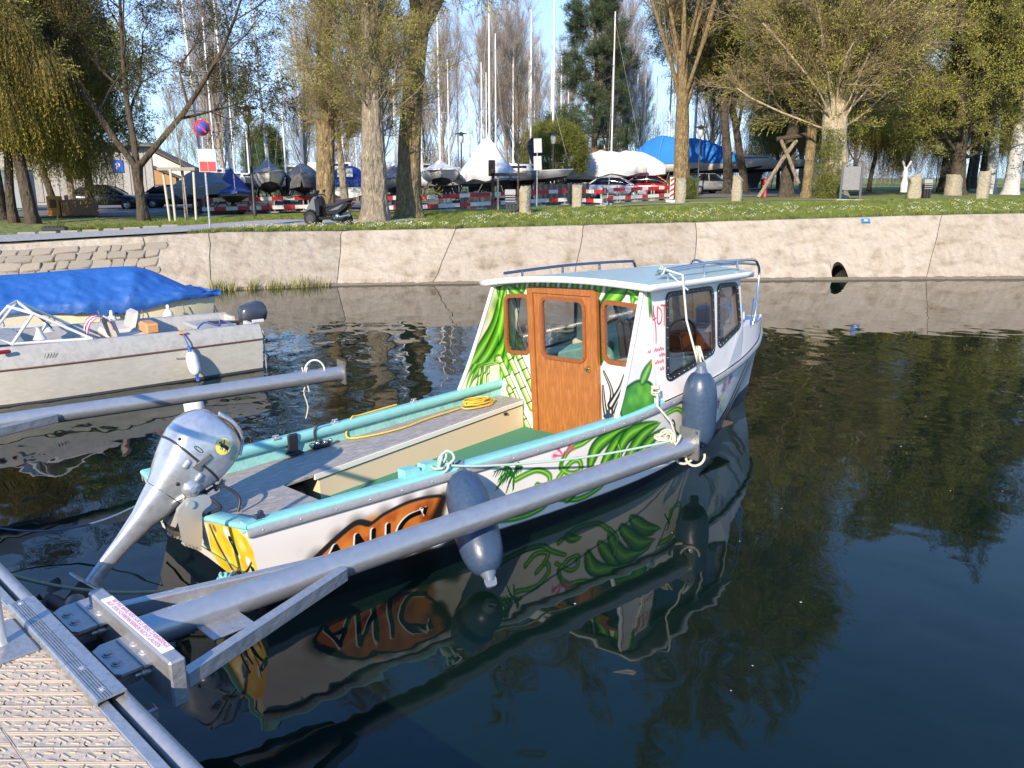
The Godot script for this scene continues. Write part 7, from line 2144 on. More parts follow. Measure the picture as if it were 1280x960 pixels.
# ---------------------------------------------------------------- the boat yard and the park's furniture
func dry_boat(label: String, px: float, pz: float, turn: float, o: Dictionary) -> Node3D:
	# a boat laid up on posts, bow along +z (towards the water) before turning
	var b = thing("laid_up_boat", label, "boat", ground_at(px, pz), turn, "boats laid up in the yard")
	var Ln = o.get("len", 7.0); var B = o.beam / 2.0; var yk = o.keel; var ys = o.sheer
	var tw = func(s): return B * pow(sin(PI * lerp(0.13, 0.5, pow(1.0 - s, 0.62))), 0.9) * (1.0 if s < 0.985 else 0.35)   # s 0 stern .. 1 bow
	var sheer = func(s): return ys + (0.10 + 0.12 * s) * s * (ys - yk)
	var keel = func(s): return yk + (ys - yk) * 0.55 * pow(s, 4.0) + 0.12 * (1.0 - s) * (ys - yk)
	var P = func(s, w, sd):
		var k = keel.call(s); var h = sheer.call(s)
		var t = max(tw.call(s) if s < 0.99 else 0.02, 0.02)
		var rake = 0.09 * Ln * pow(s, 5.0) * w
		return Vector3(sd * t * pow(sin(w * PI / 2), 0.75), lerp(k, h, pow(w, 1.25)), (s - 0.5) * Ln + rake)
	var hullm = o.hull
	var strake := MB.new()
	for sd in [-1.0, 1.0]:
		for rg in [[0.0, 0.36, "bottom"], [0.36, 1.0, "topside"]]:
			var g = []
			for i in 15:
				var row = []
				for k in 7: row.append(P.call(i / 14.0, lerp(rg[0], rg[1], k / 6.0), sd))
				g.append(row)
			var mb := MB.new(); mb.sheet(g, sd > 0)
			obj(rg[2], mb.done(), flat("antifoul_black", L(0.018, 0.018, 0.02), 0.6) if rg[2] == "bottom" else hullm, b)
		var pts = []
		for i in 15: pts.append(P.call(i / 14.0, 1.0, sd))
		strake.tube(pts, 0.025, 5)
		if o.get("stripes", false):
			for w in [0.68, 0.8, 0.9]:
				pts = []
				for i in 15: pts.append(P.call(i / 14.0, w, sd) * Vector3(1.004, 1, 1.0) + Vector3(0, 0, 0.01))
				strake.tube(pts, 0.014, 4)
	obj("rub_strake", strake.done(), flat("strake_white", L(0.6, 0.6, 0.58), 0.5), b)
	var mb := MB.new()
	var dk = []
	for i in 15: dk.append([P.call(i / 14.0, 1.0, -1.0), P.call(i / 14.0, 1.0, 0.0) + Vector3(0, 0.06, 0), P.call(i / 14.0, 1.0, 1.0)])
	mb.sheet(dk, true)
	for i in 6:
		var a = P.call(0.0, i / 6.0, -1.0); var c = P.call(0.0, (i + 1) / 6.0, -1.0)
		mb.sharp(); mb.quad(a, c, Vector3(-c.x, c.y, c.z), Vector3(-a.x, a.y, a.z))
	obj("deck", mb.done(), flat("deck_white", L(0.62, 0.61, 0.58), 0.5), b)
	if o.get("fin", true):
		mb = MB.new()
		mb.prism(PackedVector2Array([Vector2(-0.8, yk + 0.15), Vector2(0.9, yk + 0.15), Vector2(0.5, 0.25), Vector2(-0.6, 0.25)]), 0.12, Transform3D(Basis(Vector3(0, 0, 1), Vector3(0, 1, 0), Vector3(-1, 0, 0)), Vector3.ZERO))
		obj("keel", mb.done(), flat("antifoul_black", Color.BLACK), b)
	mb = MB.new()
	for sd in [-1.0, 1.0]:
		for z in [-0.28, 0.22]: mb.tube([Vector3(sd * B * 1.15, 0, z * Ln), Vector3(sd * B * 0.62, lerp(yk, ys, 0.35), z * Ln)], 0.035, 6)
	mb.cbox(Vector3(0, 0.12, -0.28 * Ln), Vector3(B * 2.5, 0.12, 0.12), 0.01); mb.cbox(Vector3(0, 0.12, 0.22 * Ln), Vector3(B * 2.5, 0.12, 0.12), 0.01); mb.cbox(Vector3(0, 0.12, 0), Vector3(0.14, 0.12, Ln * 0.6), 0.01)
	mb.cbox(Vector3(0, 0.35, 0.1 * Ln), Vector3(0.3, max(0.1, yk - 0.15), 0.3), 0.01)
	obj("cradle", mb.done(), flat("cradle_grey", L(0.12, 0.115, 0.11), 0.6, 0.3), b)
	if o.has("peak"):   # a cover tied down over a ridge
		var n := FastNoiseLite.new(); n.seed = int(px * 13) + 50; n.frequency = 0.9
		var rows = []
		for i in 25:
			var s = i / 24.0
			var row = []
			var pk = lerp(sheer.call(s) + 0.12, float(o.peak), pow(max(0.0, sin(PI * clamp(s * o.get("skew", 1.0), 0, 1))), o.get("sharp", 1.0)))
			for k in 25:
				var u = (k - 12) / 12.0
				var e = P.call(s, 1.0, 1.0)
				var au = abs(u)
				var y; var x
				if au < 0.8:
					x = (e.x + 0.05) * au / 0.8
					y = lerp(pk, e.y + 0.03, pow(au / 0.8, o.get("round", 0.9)))
				else:
					x = e.x + 0.05 + 0.02 * sin(s * 40.0)
					y = e.y + 0.03 - (au - 0.8) / 0.2 * o.get("drop", 0.3) * (1.0 + 0.25 * sin(s * 17.0))
				var f = n.get_noise_3d(s * 9.0, u * 3.0, 0) * 0.09 + 0.025 * sin(s * 46.0 + u * 3.0)
				row.append(Vector3(x * sign(u) + f * sign(u) * 0.5, y + f * (1.0 - au * 0.6), e.z + 0.03))
			rows.append(row)
		mb = MB.new(); mb.sheet(rows, true)
		for e in [0, 24]:
			mb.smooth()
			for k in 24: mb.tri(rows[e][k], rows[e][k + 1], rows[e][12] * Vector3(1, 0.55, 1) + Vector3(0, rows[e][0].y * 0.45, 0))
		obj("cover", mb.done(), o.cover, b)
	elif o.get("house", true):
		mb = MB.new()
		mb.cbox(Vector3(0, ys + 0.3, -0.05 * Ln), Vector3(B * 1.15, 0.5, Ln * 0.42), 0.12)
		obj("cabin", mb.done(), flat("deck_white", Color.WHITE), b)
		mb = MB.new()
		for sd in [-1, 1]: mb.cbox(Vector3(sd * B * 0.575, ys + 0.36, -0.05 * Ln), Vector3(0.02, 0.16, Ln * 0.34), 0.004)
		mb.cbox(Vector3(0, ys + 0.36, 0.163 * Ln), Vector3(B * 0.8, 0.16, 0.02), 0.004)
		obj("cabin_window", mb.done(), flat("dark_window", L(0.02, 0.022, 0.025), 0.1), b)
	if o.get("mast", 0.0) > 0.0:
		var hm = o.mast
		var z = o.get("mast_z", 0.1) * Ln; var y0 = ys + 0.1
		mb = MB.new()
		mb.tube([Vector3(0, y0, z), Vector3(o.get("lean", 0.0) * hm * 0.5, hm * 0.5, z), Vector3(o.get("lean", 0.0) * hm, hm, z)], [0.075, 0.07, 0.05], 8)
		obj("mast", mb.done(), flat("mast_white", L(0.7, 0.7, 0.69), 0.35, 0.1), b)
		mb = MB.new()
		for f in [0.45, 0.72]: mb.tube([Vector3(-0.55, hm * f, z), Vector3(0.55, hm * f, z)], 0.022, 5)
		for sd in [-1, 1]: mb.tube([Vector3(sd * B * 0.9, ys, z), Vector3(sd * 0.55, hm * 0.45, z), Vector3(0, hm * 0.97, z)], 0.011, 3)
		mb.tube([Vector3(0, sheer.call(1.0), Ln * 0.56), Vector3(0, hm * 0.95, z)], 0.012, 3)
		obj("rigging", mb.done(), flat("wire", L(0.4, 0.4, 0.4), 0.4, 0.5), b)
	return b

func build_yard():
	var wh = noisy("laid_white", [L(0.6, 0.59, 0.56), L(0.7, 0.69, 0.66)], Vector3(0.6, 0.6, 0.6), 0.35, 0.05)
	var gr = flat("laid_grey", L(0.28, 0.29, 0.3), 0.4)
	var dg = flat("laid_dark", L(0.035, 0.037, 0.045), 0.35)
	var C = func(name, a, b2): return noisy("cover_" + name, [a, b2], Vector3(0.8, 0.8, 0.8), 0.75, 0.6)
	var slate = C.call("slate", L(0.13, 0.14, 0.165), L(0.2, 0.21, 0.24))
	var coal = C.call("coal", L(0.06, 0.06, 0.07), L(0.11, 0.11, 0.12))
	var navy = C.call("navy", L(0.016, 0.04, 0.17), L(0.026, 0.06, 0.25))
	var silver = C.call("silver", L(0.48, 0.50, 0.53), L(0.62, 0.63, 0.64))
	var cw = C.call("white", L(0.6, 0.6, 0.59), L(0.72, 0.71, 0.69))
	var cb = C.call("azure", L(0.01, 0.14, 0.52), L(0.02, 0.2, 0.62))
	var b = []
	b.append(dry_boat("dark grey laid-up boat under a slate cover behind the tree stakes", -16.7, -45.5, 0.6, {"beam": 2.0, "keel": 0.55, "sheer": 1.25, "peak": 2.3, "hull": gr, "cover": slate, "mast": 11.5, "lean": -0.03, "drop": 0.5, "round": 1.5}))
	b.append(dry_boat("dark striped laid-up boat under a peaked bright navy cover", -14.9, -45.0, 0.36, {"beam": 2.1, "keel": 0.5, "sheer": 1.05, "peak": 2.5, "skew": 1.0, "sharp": 2.6, "hull": dg, "stripes": true, "cover": navy, "mast": 11.8, "lean": -0.015, "drop": 0.12, "round": 0.8}))
	b.append(dry_boat("light grey bowed laid-up boat with a dark slate tent", -13.2, -46.0, 0.3, {"beam": 1.9, "keel": 0.95, "sheer": 1.95, "peak": 2.95, "sharp": 2.2, "hull": wh, "cover": slate, "mast": 13.0, "lean": -0.02, "drop": 0.05, "round": 0.7}))
	b.append(dry_boat("small laid-up boat wrapped down to its keel in a charcoal tarp", -11.6, -47.2, 0.22, {"beam": 1.9, "keel": 0.9, "sheer": 1.75, "peak": 2.6, "hull": dg, "cover": coal, "drop": 0.75, "round": 1.6, "mast": 11.0}))
	var mbb = dry_boat("white laid-up motorboat with a navy canopy that has a clear window", -8.7, -45.0, 3.34, {"beam": 2.0, "keel": 0.7, "sheer": 1.3, "peak": 2.35, "hull": wh, "cover": navy, "drop": 0.05, "round": 3.2, "sharp": 0.25, "len": 5.5, "fin": false})
	b.append(mbb)
	var mb := MB.new(); mb.cbox(Vector3(0.15, 2.0, -2.85), Vector3(0.75, 0.42, 0.03), 0.01); obj("clear_window", mb.done(), flat("vinyl", L(0.6, 0.62, 0.6), 0.2), mbb)
	b.append(dry_boat("grey laid-up sailing boat just behind the tall willow trunk", -7.1, -51.0, 0.35, {"beam": 2.2, "keel": 0.9, "sheer": 1.7, "peak": 2.5, "hull": gr, "cover": coal, "mast": 12.5, "drop": 0.05}))
	b.append(dry_boat("white laid-up sailing boat with a small pale tent, bow to the lawn", -4.6, -54.5, 0.1, {"beam": 2.5, "keel": 1.2, "sheer": 2.1, "peak": 2.95, "sharp": 3.0, "hull": wh, "cover": cw, "mast": 12.8, "drop": 0.05}))
	b.append(dry_boat("white laid-up boat under a very tall silver grey tent", -1.7, -55.5, 0.35, {"beam": 2.7, "keel": 1.0, "sheer": 1.75, "peak": 4.2, "sharp": 1.2, "hull": wh, "cover": silver, "mast": 13.0, "drop": 0.35, "round": 1.15, "len": 8.0}))
	b.append(dry_boat("pale laid-up boat with a bundled navy sail, left of the clipped bush", 0.7, -57.5, 0.9, {"beam": 2.2, "keel": 1.1, "sheer": 1.9, "hull": gr, "mast": 12.0}))
	mb = MB.new(); mb.tube(spline([Vector3(0.2, 2.3, 1.2), Vector3(0.1, 3.1, 1.0), Vector3(-0.1, 3.7, 0.9), Vector3(0.15, 4.0, 0.8)], 4), [0.25, 0.34, 0.4, 0.42, 0.4, 0.42, 0.4, 0.38, 0.36, 0.33, 0.3, 0.24, 0.12], 10); obj("sail_bag", mb.done(), flat("sail_navy", L(0.008, 0.011, 0.03), 0.8), b[-1])
	b.append(dry_boat("laid-up boat in loose white sheeting right of the clipped bush", 6.9, -64.0, 1.2, {"beam": 2.4, "len": 5.5, "keel": 1.0, "sheer": 1.9, "peak": 3.4, "sharp": 0.7, "hull": wh, "cover": cw, "drop": 0.4, "round": 1.6, "mast": 13.0}))
	b.append(dry_boat("laid-up boat in silvery white sheeting behind the pine trunk", 9.0, -66.0, 0.9, {"beam": 2.4, "len": 5.5, "keel": 0.9, "sheer": 1.8, "peak": 3.4, "sharp": 0.6, "hull": wh, "cover": silver, "drop": 0.5, "round": 1.6}))
	b.append(dry_boat("white hull with a billowing azure cover left of the large bare poplar", 11.6, -66.5, 0.7, {"beam": 2.7, "keel": 1.3, "sheer": 2.2, "peak": 4.4, "sharp": 0.9, "hull": wh, "cover": cb, "drop": 0.1, "round": 1.4, "mast": 12.0}))
	b.append(dry_boat("azure covered boat half hidden by the large bare poplar", 14.0, -69.0, 1.3, {"beam": 2.6, "keel": 1.3, "sheer": 2.3, "peak": 4.3, "sharp": 0.6, "hull": wh, "cover": cb, "drop": 0.15, "round": 1.6, "mast": 12.5}))
	b.append(dry_boat("white laid-up yacht with a grey cabin right of the large bare poplar", 16.6, -72.0, 1.1, {"beam": 2.9, "keel": 1.4, "sheer": 2.4, "hull": wh, "mast": 13.5, "len": 8.5}))
	b.append(dry_boat("long white laid-up yacht behind the dark park trees", 21.5, -76.0, 1.5, {"beam": 3.0, "keel": 1.5, "sheer": 2.5, "hull": wh, "mast": 13.0, "len": 9.5}))
	# the rows behind show little more than their masts
	var far = dry_boat("white laid-up sailing boat in the back row, behind the tree stakes", -21.5, -62.0, 0.2, {"beam": 2.4, "keel": 1.1, "sheer": 2.0, "hull": wh, "mast": 12.6})
	var fx = [[-19.4, -63.0, "behind the slate covered boat"], [-16.8, -62.5, "behind the navy tented boat"], [-14.6, -66.0, "behind the light grey bowed boat"], [-12.2, -64.0, "behind the charcoal tarp"], [-5.6, -68.0, "left of the pale tented boat"], [-3.0, -70.0, "right of the pale tented boat"], [-0.3, -68.0, "behind the silver tent"], [1.2, -70.5, "just left of the clipped bush"], [3.3, -72.0, "behind the clipped bush"], [5.2, -76.0, "left of the pine"], [10.2, -80.0, "right of the pine"], [12.4, -82.0, "behind the azure cover"], [14.6, -84.0, "behind the large bare poplar"], [-8.3, -66.0, "behind the navy canopy"], [18.6, -86.0, "behind the white yacht"], [-2.0, -78.0, "deep behind the silver tent"], [7.6, -82.0, "behind the pine trunk"]]
	for i in fx.size():
		var c = copy(far, "white laid-up sailing boat in the back row, " + fx[i][2], ground_at(fx[i][0], fx[i][1]), 0.2 + (i * 0.37))
		c.scale = Vector3.ONE * (0.85 + 0.08 * ((i * 5) % 5))
	for i in fx.size():
		var c = copy(far, "white laid-up sailing boat in the rearmost row, " + fx[i][2], ground_at(fx[i][0] * 1.3 + 1.4 * sin(i * 2.0), fx[i][1] - 14.0 - 5.0 * (i % 3)), 0.5 + (i * 0.53))
		c.scale = Vector3.ONE * (0.9 + 0.09 * ((i * 3) % 5))
	# the very tall mast at the middle stands on its own bare pole
	var pole = thing("flagpole", "very tall white pole rising beside the pine, higher than every mast", "pole", ground_at(3.2, -67.0))
	mb = MB.new(); mb.tube([Vector3.ZERO, Vector3(0, 9, 0), Vector3(0, 19, 0)], [0.11, 0.095, 0.06], 10); obj("shaft", mb.done(), flat("mast_white", Color.WHITE), pole)
	mb = MB.new(); mb.lathe([Vector2(0.16, 0), Vector2(0.16, 0.12), Vector2(0.12, 0.16)], 12); obj("base", mb.done(), galv("cleat", 1.2), pole)

func car(label: String, at: Vector3, turn: float, paint: Material) -> Node3D:
	var c = thing("parked_car", label, "car", at, turn, "cars parked behind the barrier")
	var prof = [[-2.1, 0.55, 0.62], [-2.05, 0.9, 0.78], [-1.5, 0.98, 0.84], [-0.6, 0.97, 0.87], [0.8, 0.95, 0.87], [1.5, 0.86, 0.84], [2.0, 0.72, 0.76], [2.12, 0.5, 0.62]]
	var rs = []
	for p in prof:
		var r = []
		for i in 20:
			var a = TAU * i / 20
			var y = 0.28 + (p[1] - 0.28) * (0.5 + 0.5 * sign(sin(a)) * pow(abs(sin(a)), 0.5))
			r.append(Vector3(p[0], y, p[2] * sign(cos(a)) * pow(abs(cos(a)), 0.4)))
		rs.append(r)
	var mb := MB.new(); mb.rings(rs, true, true, false)
	obj("body", mb.done(), paint, c)
	rs = []
	for p in [[-1.75, 0.97, 0.98, 0.7], [-1.2, 0.95, 1.36, 0.66], [-0.3, 0.95, 1.45, 0.64], [0.4, 0.93, 1.38, 0.65], [1.15, 0.9, 0.93, 0.72]]:
		var r = []
		for i in 16:
			var a = TAU * i / 16
			r.append(Vector3(p[0], lerp(p[1], p[2], 0.5 + 0.5 * sign(sin(a)) * pow(abs(sin(a)), 0.5)), p[3] * sign(cos(a)) * pow(abs(cos(a)), 0.5) * lerp(1.08, 0.86, clamp(0.5 + 0.5 * sin(a), 0, 1))))
		rs.append(r)
	mb = MB.new(); mb.rings(rs, true, true, false); obj("windows", mb.done(), flat("car_glass", L(0.012, 0.014, 0.016), 0.08), c)
	mb = MB.new()
	mb.cbox(Vector3(-0.35, 1.44, 0), Vector3(1.5, 0.05, 1.12), 0.02)
	for z in [-0.63, 0.63]:
		mb.tube([Vector3(1.15, 0.93, z * 1.1), Vector3(0.42, 1.38, z * 0.95)], 0.035, 6); mb.tube([Vector3(-1.7, 0.98, z * 1.08), Vector3(-1.15, 1.36, z * 0.95)], 0.05, 6); mb.tube([Vector3(-0.35, 0.95, z * 1.12), Vector3(-0.35, 1.42, z * 0.97)], 0.03, 6)
	obj("roof", mb.done(), paint, c)
	for x in [-1.32, 1.32]:
		for z in [-0.76, 0.76]:
			var w = part("wheel", c, Vector3(x, 0.31, z))
			var xf = Transform3D(Basis(Vector3(1, 0, 0), Vector3(0, 0, 1), Vector3(0, -1, 0)), Vector3.ZERO)
			mb = MB.new(); mb.lathe([Vector2(0.2, -0.1), Vector2(0.31, -0.1), Vector2(0.32, 0), Vector2(0.31, 0.1), Vector2(0.2, 0.1)], 18, xf, false); obj("tyre", mb.done(), flat("tyre", L(0.014, 0.014, 0.014), 0.8), w)
			mb = MB.new(); mb.lathe([Vector2(0.21, -0.07), Vector2(0.21, 0.08), Vector2(0.06, 0.06), Vector2(0.02, 0.09)], 10, xf); obj("rim", mb.done(), galv("rim", 1.1), w)
	for z in [-0.58, 0.58]:
		mb = MB.new(); mb.cbox(Vector3(2.03, 0.66, z), Vector3(0.12, 0.13, 0.3), 0.03); obj("headlight", mb.done(), flat("lamp_clear", L(0.6, 0.6, 0.6), 0.1), c)
		mb = MB.new(); mb.cbox(Vector3(-2.06, 0.8, z), Vector3(0.08, 0.14, 0.26), 0.02); obj("tail_light", mb.done(), flat("lamp_red", L(0.35, 0.01, 0.01), 0.2), c)
	return c

func lamp_post(label: String, at: Vector3, h: float, dark: Material) -> Node3D:
	var l = thing("lamp_post", label, "lamp post", at, 0.0, "park lamp posts")
	var mb := MB.new(); mb.lathe([Vector2(0.09, 0), Vector2(0.09, 0.5), Vector2(0.06, 0.56), Vector2(0.05, h - 0.75)], 12); obj("pole", mb.done(), dark, l)
	mb = MB.new(); mb.lathe([Vector2(0.06, h - 0.75), Vector2(0.14, h - 0.7), Vector2(0.19, h - 0.4), Vector2(0.15, h - 0.1)], 14); obj("lantern", mb.done(), flat("lantern_milk", L(0.5, 0.5, 0.48), 0.3), l)
	mb = MB.new(); mb.lathe([Vector2(0.46, h - 0.1), Vector2(0.44, h - 0.06), Vector2(0.1, h), Vector2(0.03, h + 0.06)], 20); obj("hat", mb.done(), dark, l)
	return l

func barrier(label: String, pts: Array, group: String):
	var n = pts.size()
	for i in n - 1:
		var A = pts[i]; var B = pts[i + 1]
		var t = thing("barrier", label % ["first", "second", "third", "fourth", "fifth", "sixth", "seventh", "eighth"][i], "barrier", A, 0.0, group)
		var d = B - A
		var ln = d.length()
		t.transform = Transform3D(Basis(d.normalized(), Vector3.UP, d.normalized().cross(Vector3.UP)).orthonormalized(), A)
		for y in [0.72, 0.27]:
			var mb := MB.new()
			var k = int(ln / 0.48)
			for q in k:
				mb.col = L(0.62, 0.6, 0.58) if (q + int(y * 2)) % 2 == 0 else L(0.48, 0.02, 0.025)
				mb.col = mb.col.srgb_to_linear()
				mb.box(Vector3((q + 0.5) * ln / k, y + 0.01 * sin(i * 3.0 + y), 0.003 * (q % 2)), Vector3(ln / k - 0.001, 0.19, 0.03))
			obj("board", mb.done(), tint("barrier_board", Color.WHITE, 0.5), t)
		for x in [0.12, ln - 0.12]:
			var mb := MB.new(); mb.cbox(Vector3(x, 0.45, -0.04), Vector3(0.05, 0.95, 0.05), 0.006); mb.cbox(Vector3(x, 0.03, -0.04), Vector3(0.3, 0.06, 0.5), 0.01)
			obj("foot_post", mb.done(), flat("barrier_post", L(0.35, 0.33, 0.3), 0.6), t)

func standing_stone(label: String, at: Vector3, w: float, h: float, seed: int, notch := 0.0) -> Node3D:
	var mb := MB.new()
	var n := FastNoiseLite.new(); n.seed = seed; n.frequency = 0.9
	var rs = []
	for i in 11:
		var f = i / 10.0
		var ring = []
		for k in 16:
			var a = TAU * k / 16
			var cx = sign(cos(a)) * pow(abs(cos(a)), 0.55); var cz = sign(sin(a)) * pow(abs(sin(a)), 0.55)
			var r = 1.0 + 0.16 * n.get_noise_3d(cx * 1.6, f * 3.0, cz * 1.6)
			var side = cx * notch
			var y = f * h * (1.0 - 0.35 * clamp(-side, 0.0, 1.0) * f) + 0.05 * n.get_noise_2d(cx * 3, cz * 3)
			ring.append(Vector3(cx * w * 0.5 * r * (1.0 - 0.12 * f + 0.06 * sin(f * 7.0 + seed)), y - 0.05, cz * w * 0.4 * r))
		rs.append(ring)
	mb.rings(rs, true, true, true)
	var o = obj("standing_stone", mb.done(), noisy("rough_stone", [L(0.22, 0.19, 0.13), L(0.38, 0.33, 0.24), L(0.28, 0.25, 0.18), L(0.42, 0.38, 0.29)], Vector3(0.9, 0.9, 0.9), 0.95, 1.2))
	o.position = at; o.rotation.y = seed * 0.5
	return tag(o, label, "boulder", "upright boulders along the lawn")

func build_park():
	var dark = flat("dark_metal", L(0.035, 0.036, 0.038), 0.5, 0.3)
	lamp_post("park lamp post beside the striped navy boat on the left", ground_at(-11.72, -38.3), 4.75, dark)
	lamp_post("slim dark lamp post before the silver grey tent", ground_at(-3.61, -61.0), 4.9, dark)
	lamp_post("dark lamp post standing in front of the clipped bush", ground_at(2.75, -57.0), 4.4, dark)
	lamp_post("dark lamp post right of the large bare poplar", ground_at(12.6, -57.5), 4.6, dark)
	# no-parking sign and the small red and white board
	var sg = thing("traffic_sign", "grey post with a round no-parking sign above a red and white notice", "sign", ground_at(-8.65, -24.0)); sg.rotation.y = 0.35
	var mb := MB.new(); mb.tube([Vector3(0, 0, 0), Vector3(0, 3.08, 0)], 0.032, 10); obj("post", mb.done(), galv("sign_post", 1.0), sg)
	var front = Basis(Vector3(1, 0, 0), Vector3(0, 0, 1), Vector3(0, -1, 0))   # lathe axis towards the viewer
	mb = MB.new(); mb.lathe([Vector2(0.215, 0.04), Vector2(0.215, 0.05), Vector2(0.0, 0.05)], 28, Transform3D(front, Vector3(0, 2.83, 0))); obj("disc_red", mb.done(), flat("sign_red", L(0.62, 0.03, 0.03), 0.4), sg)
	mb = MB.new(); mb.lathe([Vector2(0.165, 0.05), Vector2(0.165, 0.054), Vector2(0.0, 0.054)], 28, Transform3D(front, Vector3(0, 2.83, 0))); obj("disc_blue", mb.done(), flat("sign_blue", L(0.03, 0.1, 0.45), 0.4), sg)
	mb = MB.new(); mb.cbox(Vector3(0, 2.83, 0.057), Vector3(0.33, 0.05, 0.004), 0.001, Basis(Vector3(0, 0, 1), -0.85)); obj("slash", mb.done(), flat("sign_red", Color.WHITE), sg)
	mb = MB.new(); mb.cbox(Vector3(0.08, 1.95, 0.05), Vector3(0.47, 0.62, 0.012), 0.003); obj("notice_white", mb.done(), flat("notice_w", L(0.72, 0.68, 0.66), 0.45), sg)
	mb = MB.new(); mb.cbox(Vector3(0.08, 1.79, 0.058), Vector3(0.43, 0.27, 0.004), 0.001); obj("notice_red", mb.done(), flat("notice_r", L(0.70, 0.08, 0.07), 0.45), sg)
	mb = MB.new(); mb.cbox(Vector3(0.08, 1.79, 0.0605), Vector3(0.012, 0.26, 0.002), 0.0005)
	for k in 3: mb.cbox(Vector3(0.08, 2.02 + k * 0.05, 0.0575), Vector3(0.34 - 0.06 * k, 0.012, 0.002), 0.0005)
	obj("notice_lines", mb.done(), flat("notice_pink", L(0.75, 0.4, 0.38), 0.45), sg)
	# stakes round a sapling
	var st = thing("tree_stakes", "pale wooden stakes with a cross board round a thin sapling", "stakes", ground_at(-12.68, -32.6))
	var wood = noisy("pale_wood", [L(0.42, 0.35, 0.26), L(0.56, 0.49, 0.38)], Vector3(3, 0.8, 3), 0.85, 0.5)
	for e in [[-0.72, -0.1], [-0.28, 0.35], [-0.05, -0.3], [0.5, 0.1]]:
		mb = MB.new(); mb.tube([Vector3(e[0] * 0.9, 0, e[1]), Vector3(e[0] * 1.02, 2.0, e[1] * 0.9)], 0.05, 8); obj("stake", mb.done(), wood, st)
	mb = MB.new(); mb.cbox(Vector3(-0.1, 2.02, 0), Vector3(1.45, 0.12, 0.5), 0.01); obj("cross_board", mb.done(), noisy("grey_wood", [L(0.2, 0.18, 0.15), L(0.3, 0.27, 0.23)], Vector3(1, 3, 3), 0.9, 0.4), st)
	tree("young_tree", "thin bare sapling standing inside the pale stakes", ground_at(-12.68, -32.6), {"seed": 6, "h": 4.8, "r": 0.04, "bark": mats["bark_grey"], "depth": 1, "kids": [14], "start": [0.4], "ang": [24], "ratio": [0.4], "up": [0.0, 0.12], "wob": 0.05, "leaf_from": 1, "taper": 0.2, "thin": 0.4, "stout": false, "sprays": [{"kind": "bare", "n": 90, "size": 0.5, "along": 1.0, "rand": 0.3}]})
	# barriers
	var L1 = []
	for p in [[-15.6, -42.4], [-13.4, -43.0], [-12.4, -43.6], [-10.9, -44.6], [-9.2, -44.2]]: L1.append(ground_at(p[0], p[1]))
	barrier("red and white barrier left of the scooter, %s from the tree stakes", L1, "red and white barriers before the left boats")
	var L2 = []
	for i in 7: L2.append(ground_at(lerp(-6.2, 3.0, i / 6.0), lerp(-40.0, -46.0, i / 6.0)))
	barrier("red and white barrier along the lawn, %s piece from the tall willow", L2, "red and white barriers along the lawn")
	var L3 = []
	for i in 5: L3.append(ground_at(lerp(4.9, 9.4, i / 4.0), lerp(-46.5, -50.5, i / 4.0)))
	barrier("red and white barrier before the cars, %s piece from the pine", L3, "red and white barriers before the cars")
	barrier("red and white barrier piece set askew beside the second boulder, %s from the left", [ground_at(3.5, -44.5), ground_at(4.6, -43.2), ground_at(5.2, -45.4)], "askew barrier pieces")
	var wp = thing("warning_panel", "narrow red and white striped warning panel by the third boulder", "panel", ground_at(8.25, -43.7)); wp.rotation.y = 0.3
	mb = MB.new(); mb.cbox(Vector3(0, 0.75, 0), Vector3(0.22, 1.1, 0.03), 0.006); mb.cbox(Vector3(0, 0.08, 0), Vector3(0.4, 0.14, 0.5), 0.02); obj("panel_white", mb.done(), flat("notice_w", Color.WHITE), wp)
	for k in 4:
		mb = MB.new(); mb.prism(PackedVector2Array([Vector2(-0.1, 0.32 + k * 0.26), Vector2(0.1, 0.44 + k * 0.26), Vector2(0.1, 0.56 + k * 0.26), Vector2(-0.1, 0.44 + k * 0.26)]), 0.004, Transform3D(Basis(), Vector3(0, -0.05, 0.019))); obj("stripe", mb.done(), flat("sign_red", Color.WHITE), wp)
	# boulders, bins, boards
	standing_stone("upright pale boulder just right of the black litter bin", ground_at(0.53, -34.6), 0.5, 1.15, 2, 0.7)
	standing_stone("upright boulder at the end of the long barrier, before the pine", ground_at(3.11, -40.4), 0.6, 1.12, 3, 0.3)
	standing_stone("upright boulder under the large bare poplar", ground_at(8.65, -43.4), 0.55, 1.3, 4, 0.4)
	standing_stone("slim upright boulder alone on the lawn right of the poplar", ground_at(11.92, -44.8), 0.55, 1.35, 5, 0.5)
	standing_stone("broad tall boulder beside the dark bin on the right lawn", ground_at(21.1, -44.4), 0.66, 1.3, 6, -0.5)
	standing_stone("squat notched boulder in the shade behind the others", ground_at(28.4, -54.5), 1.0, 1.35, 7, 0.9)
	standing_stone("notched upright boulder at the right end of the lawn", ground_at(23.1, -41.5), 0.66, 1.4, 8, 0.9)
	for e in [[-0.07, -34.4, "dark slatted litter bin left of the first boulder"], [21.85, -44.6, "dark slatted litter bin leaning on the broad tall boulder"]]:
		var bn = thing("litter_bin", e[2], "bin", ground_at(e[0], e[1]), 0.0, "dark litter bins on the lawn")
		mb = MB.new()
		for k in 3: mb.cbox(Vector3(-0.14 + k * 0.14, 0.36, 0), Vector3(0.1, 0.72, 0.3), 0.01)
		obj("body", mb.done(), dark, bn)
		mb = MB.new()
		for k in 3: mb.cbox(Vector3(0, 0.5 + k * 0.1, 0.16), Vector3(0.42, 0.035, 0.02), 0.004)
		mb.cbox(Vector3(0, 0.86, 0), Vector3(0.44, 0.22, 0.3), 0.02)
		obj("rings", mb.done(), flat("bin_band", L(0.3, 0.31, 0.32), 0.5), bn)
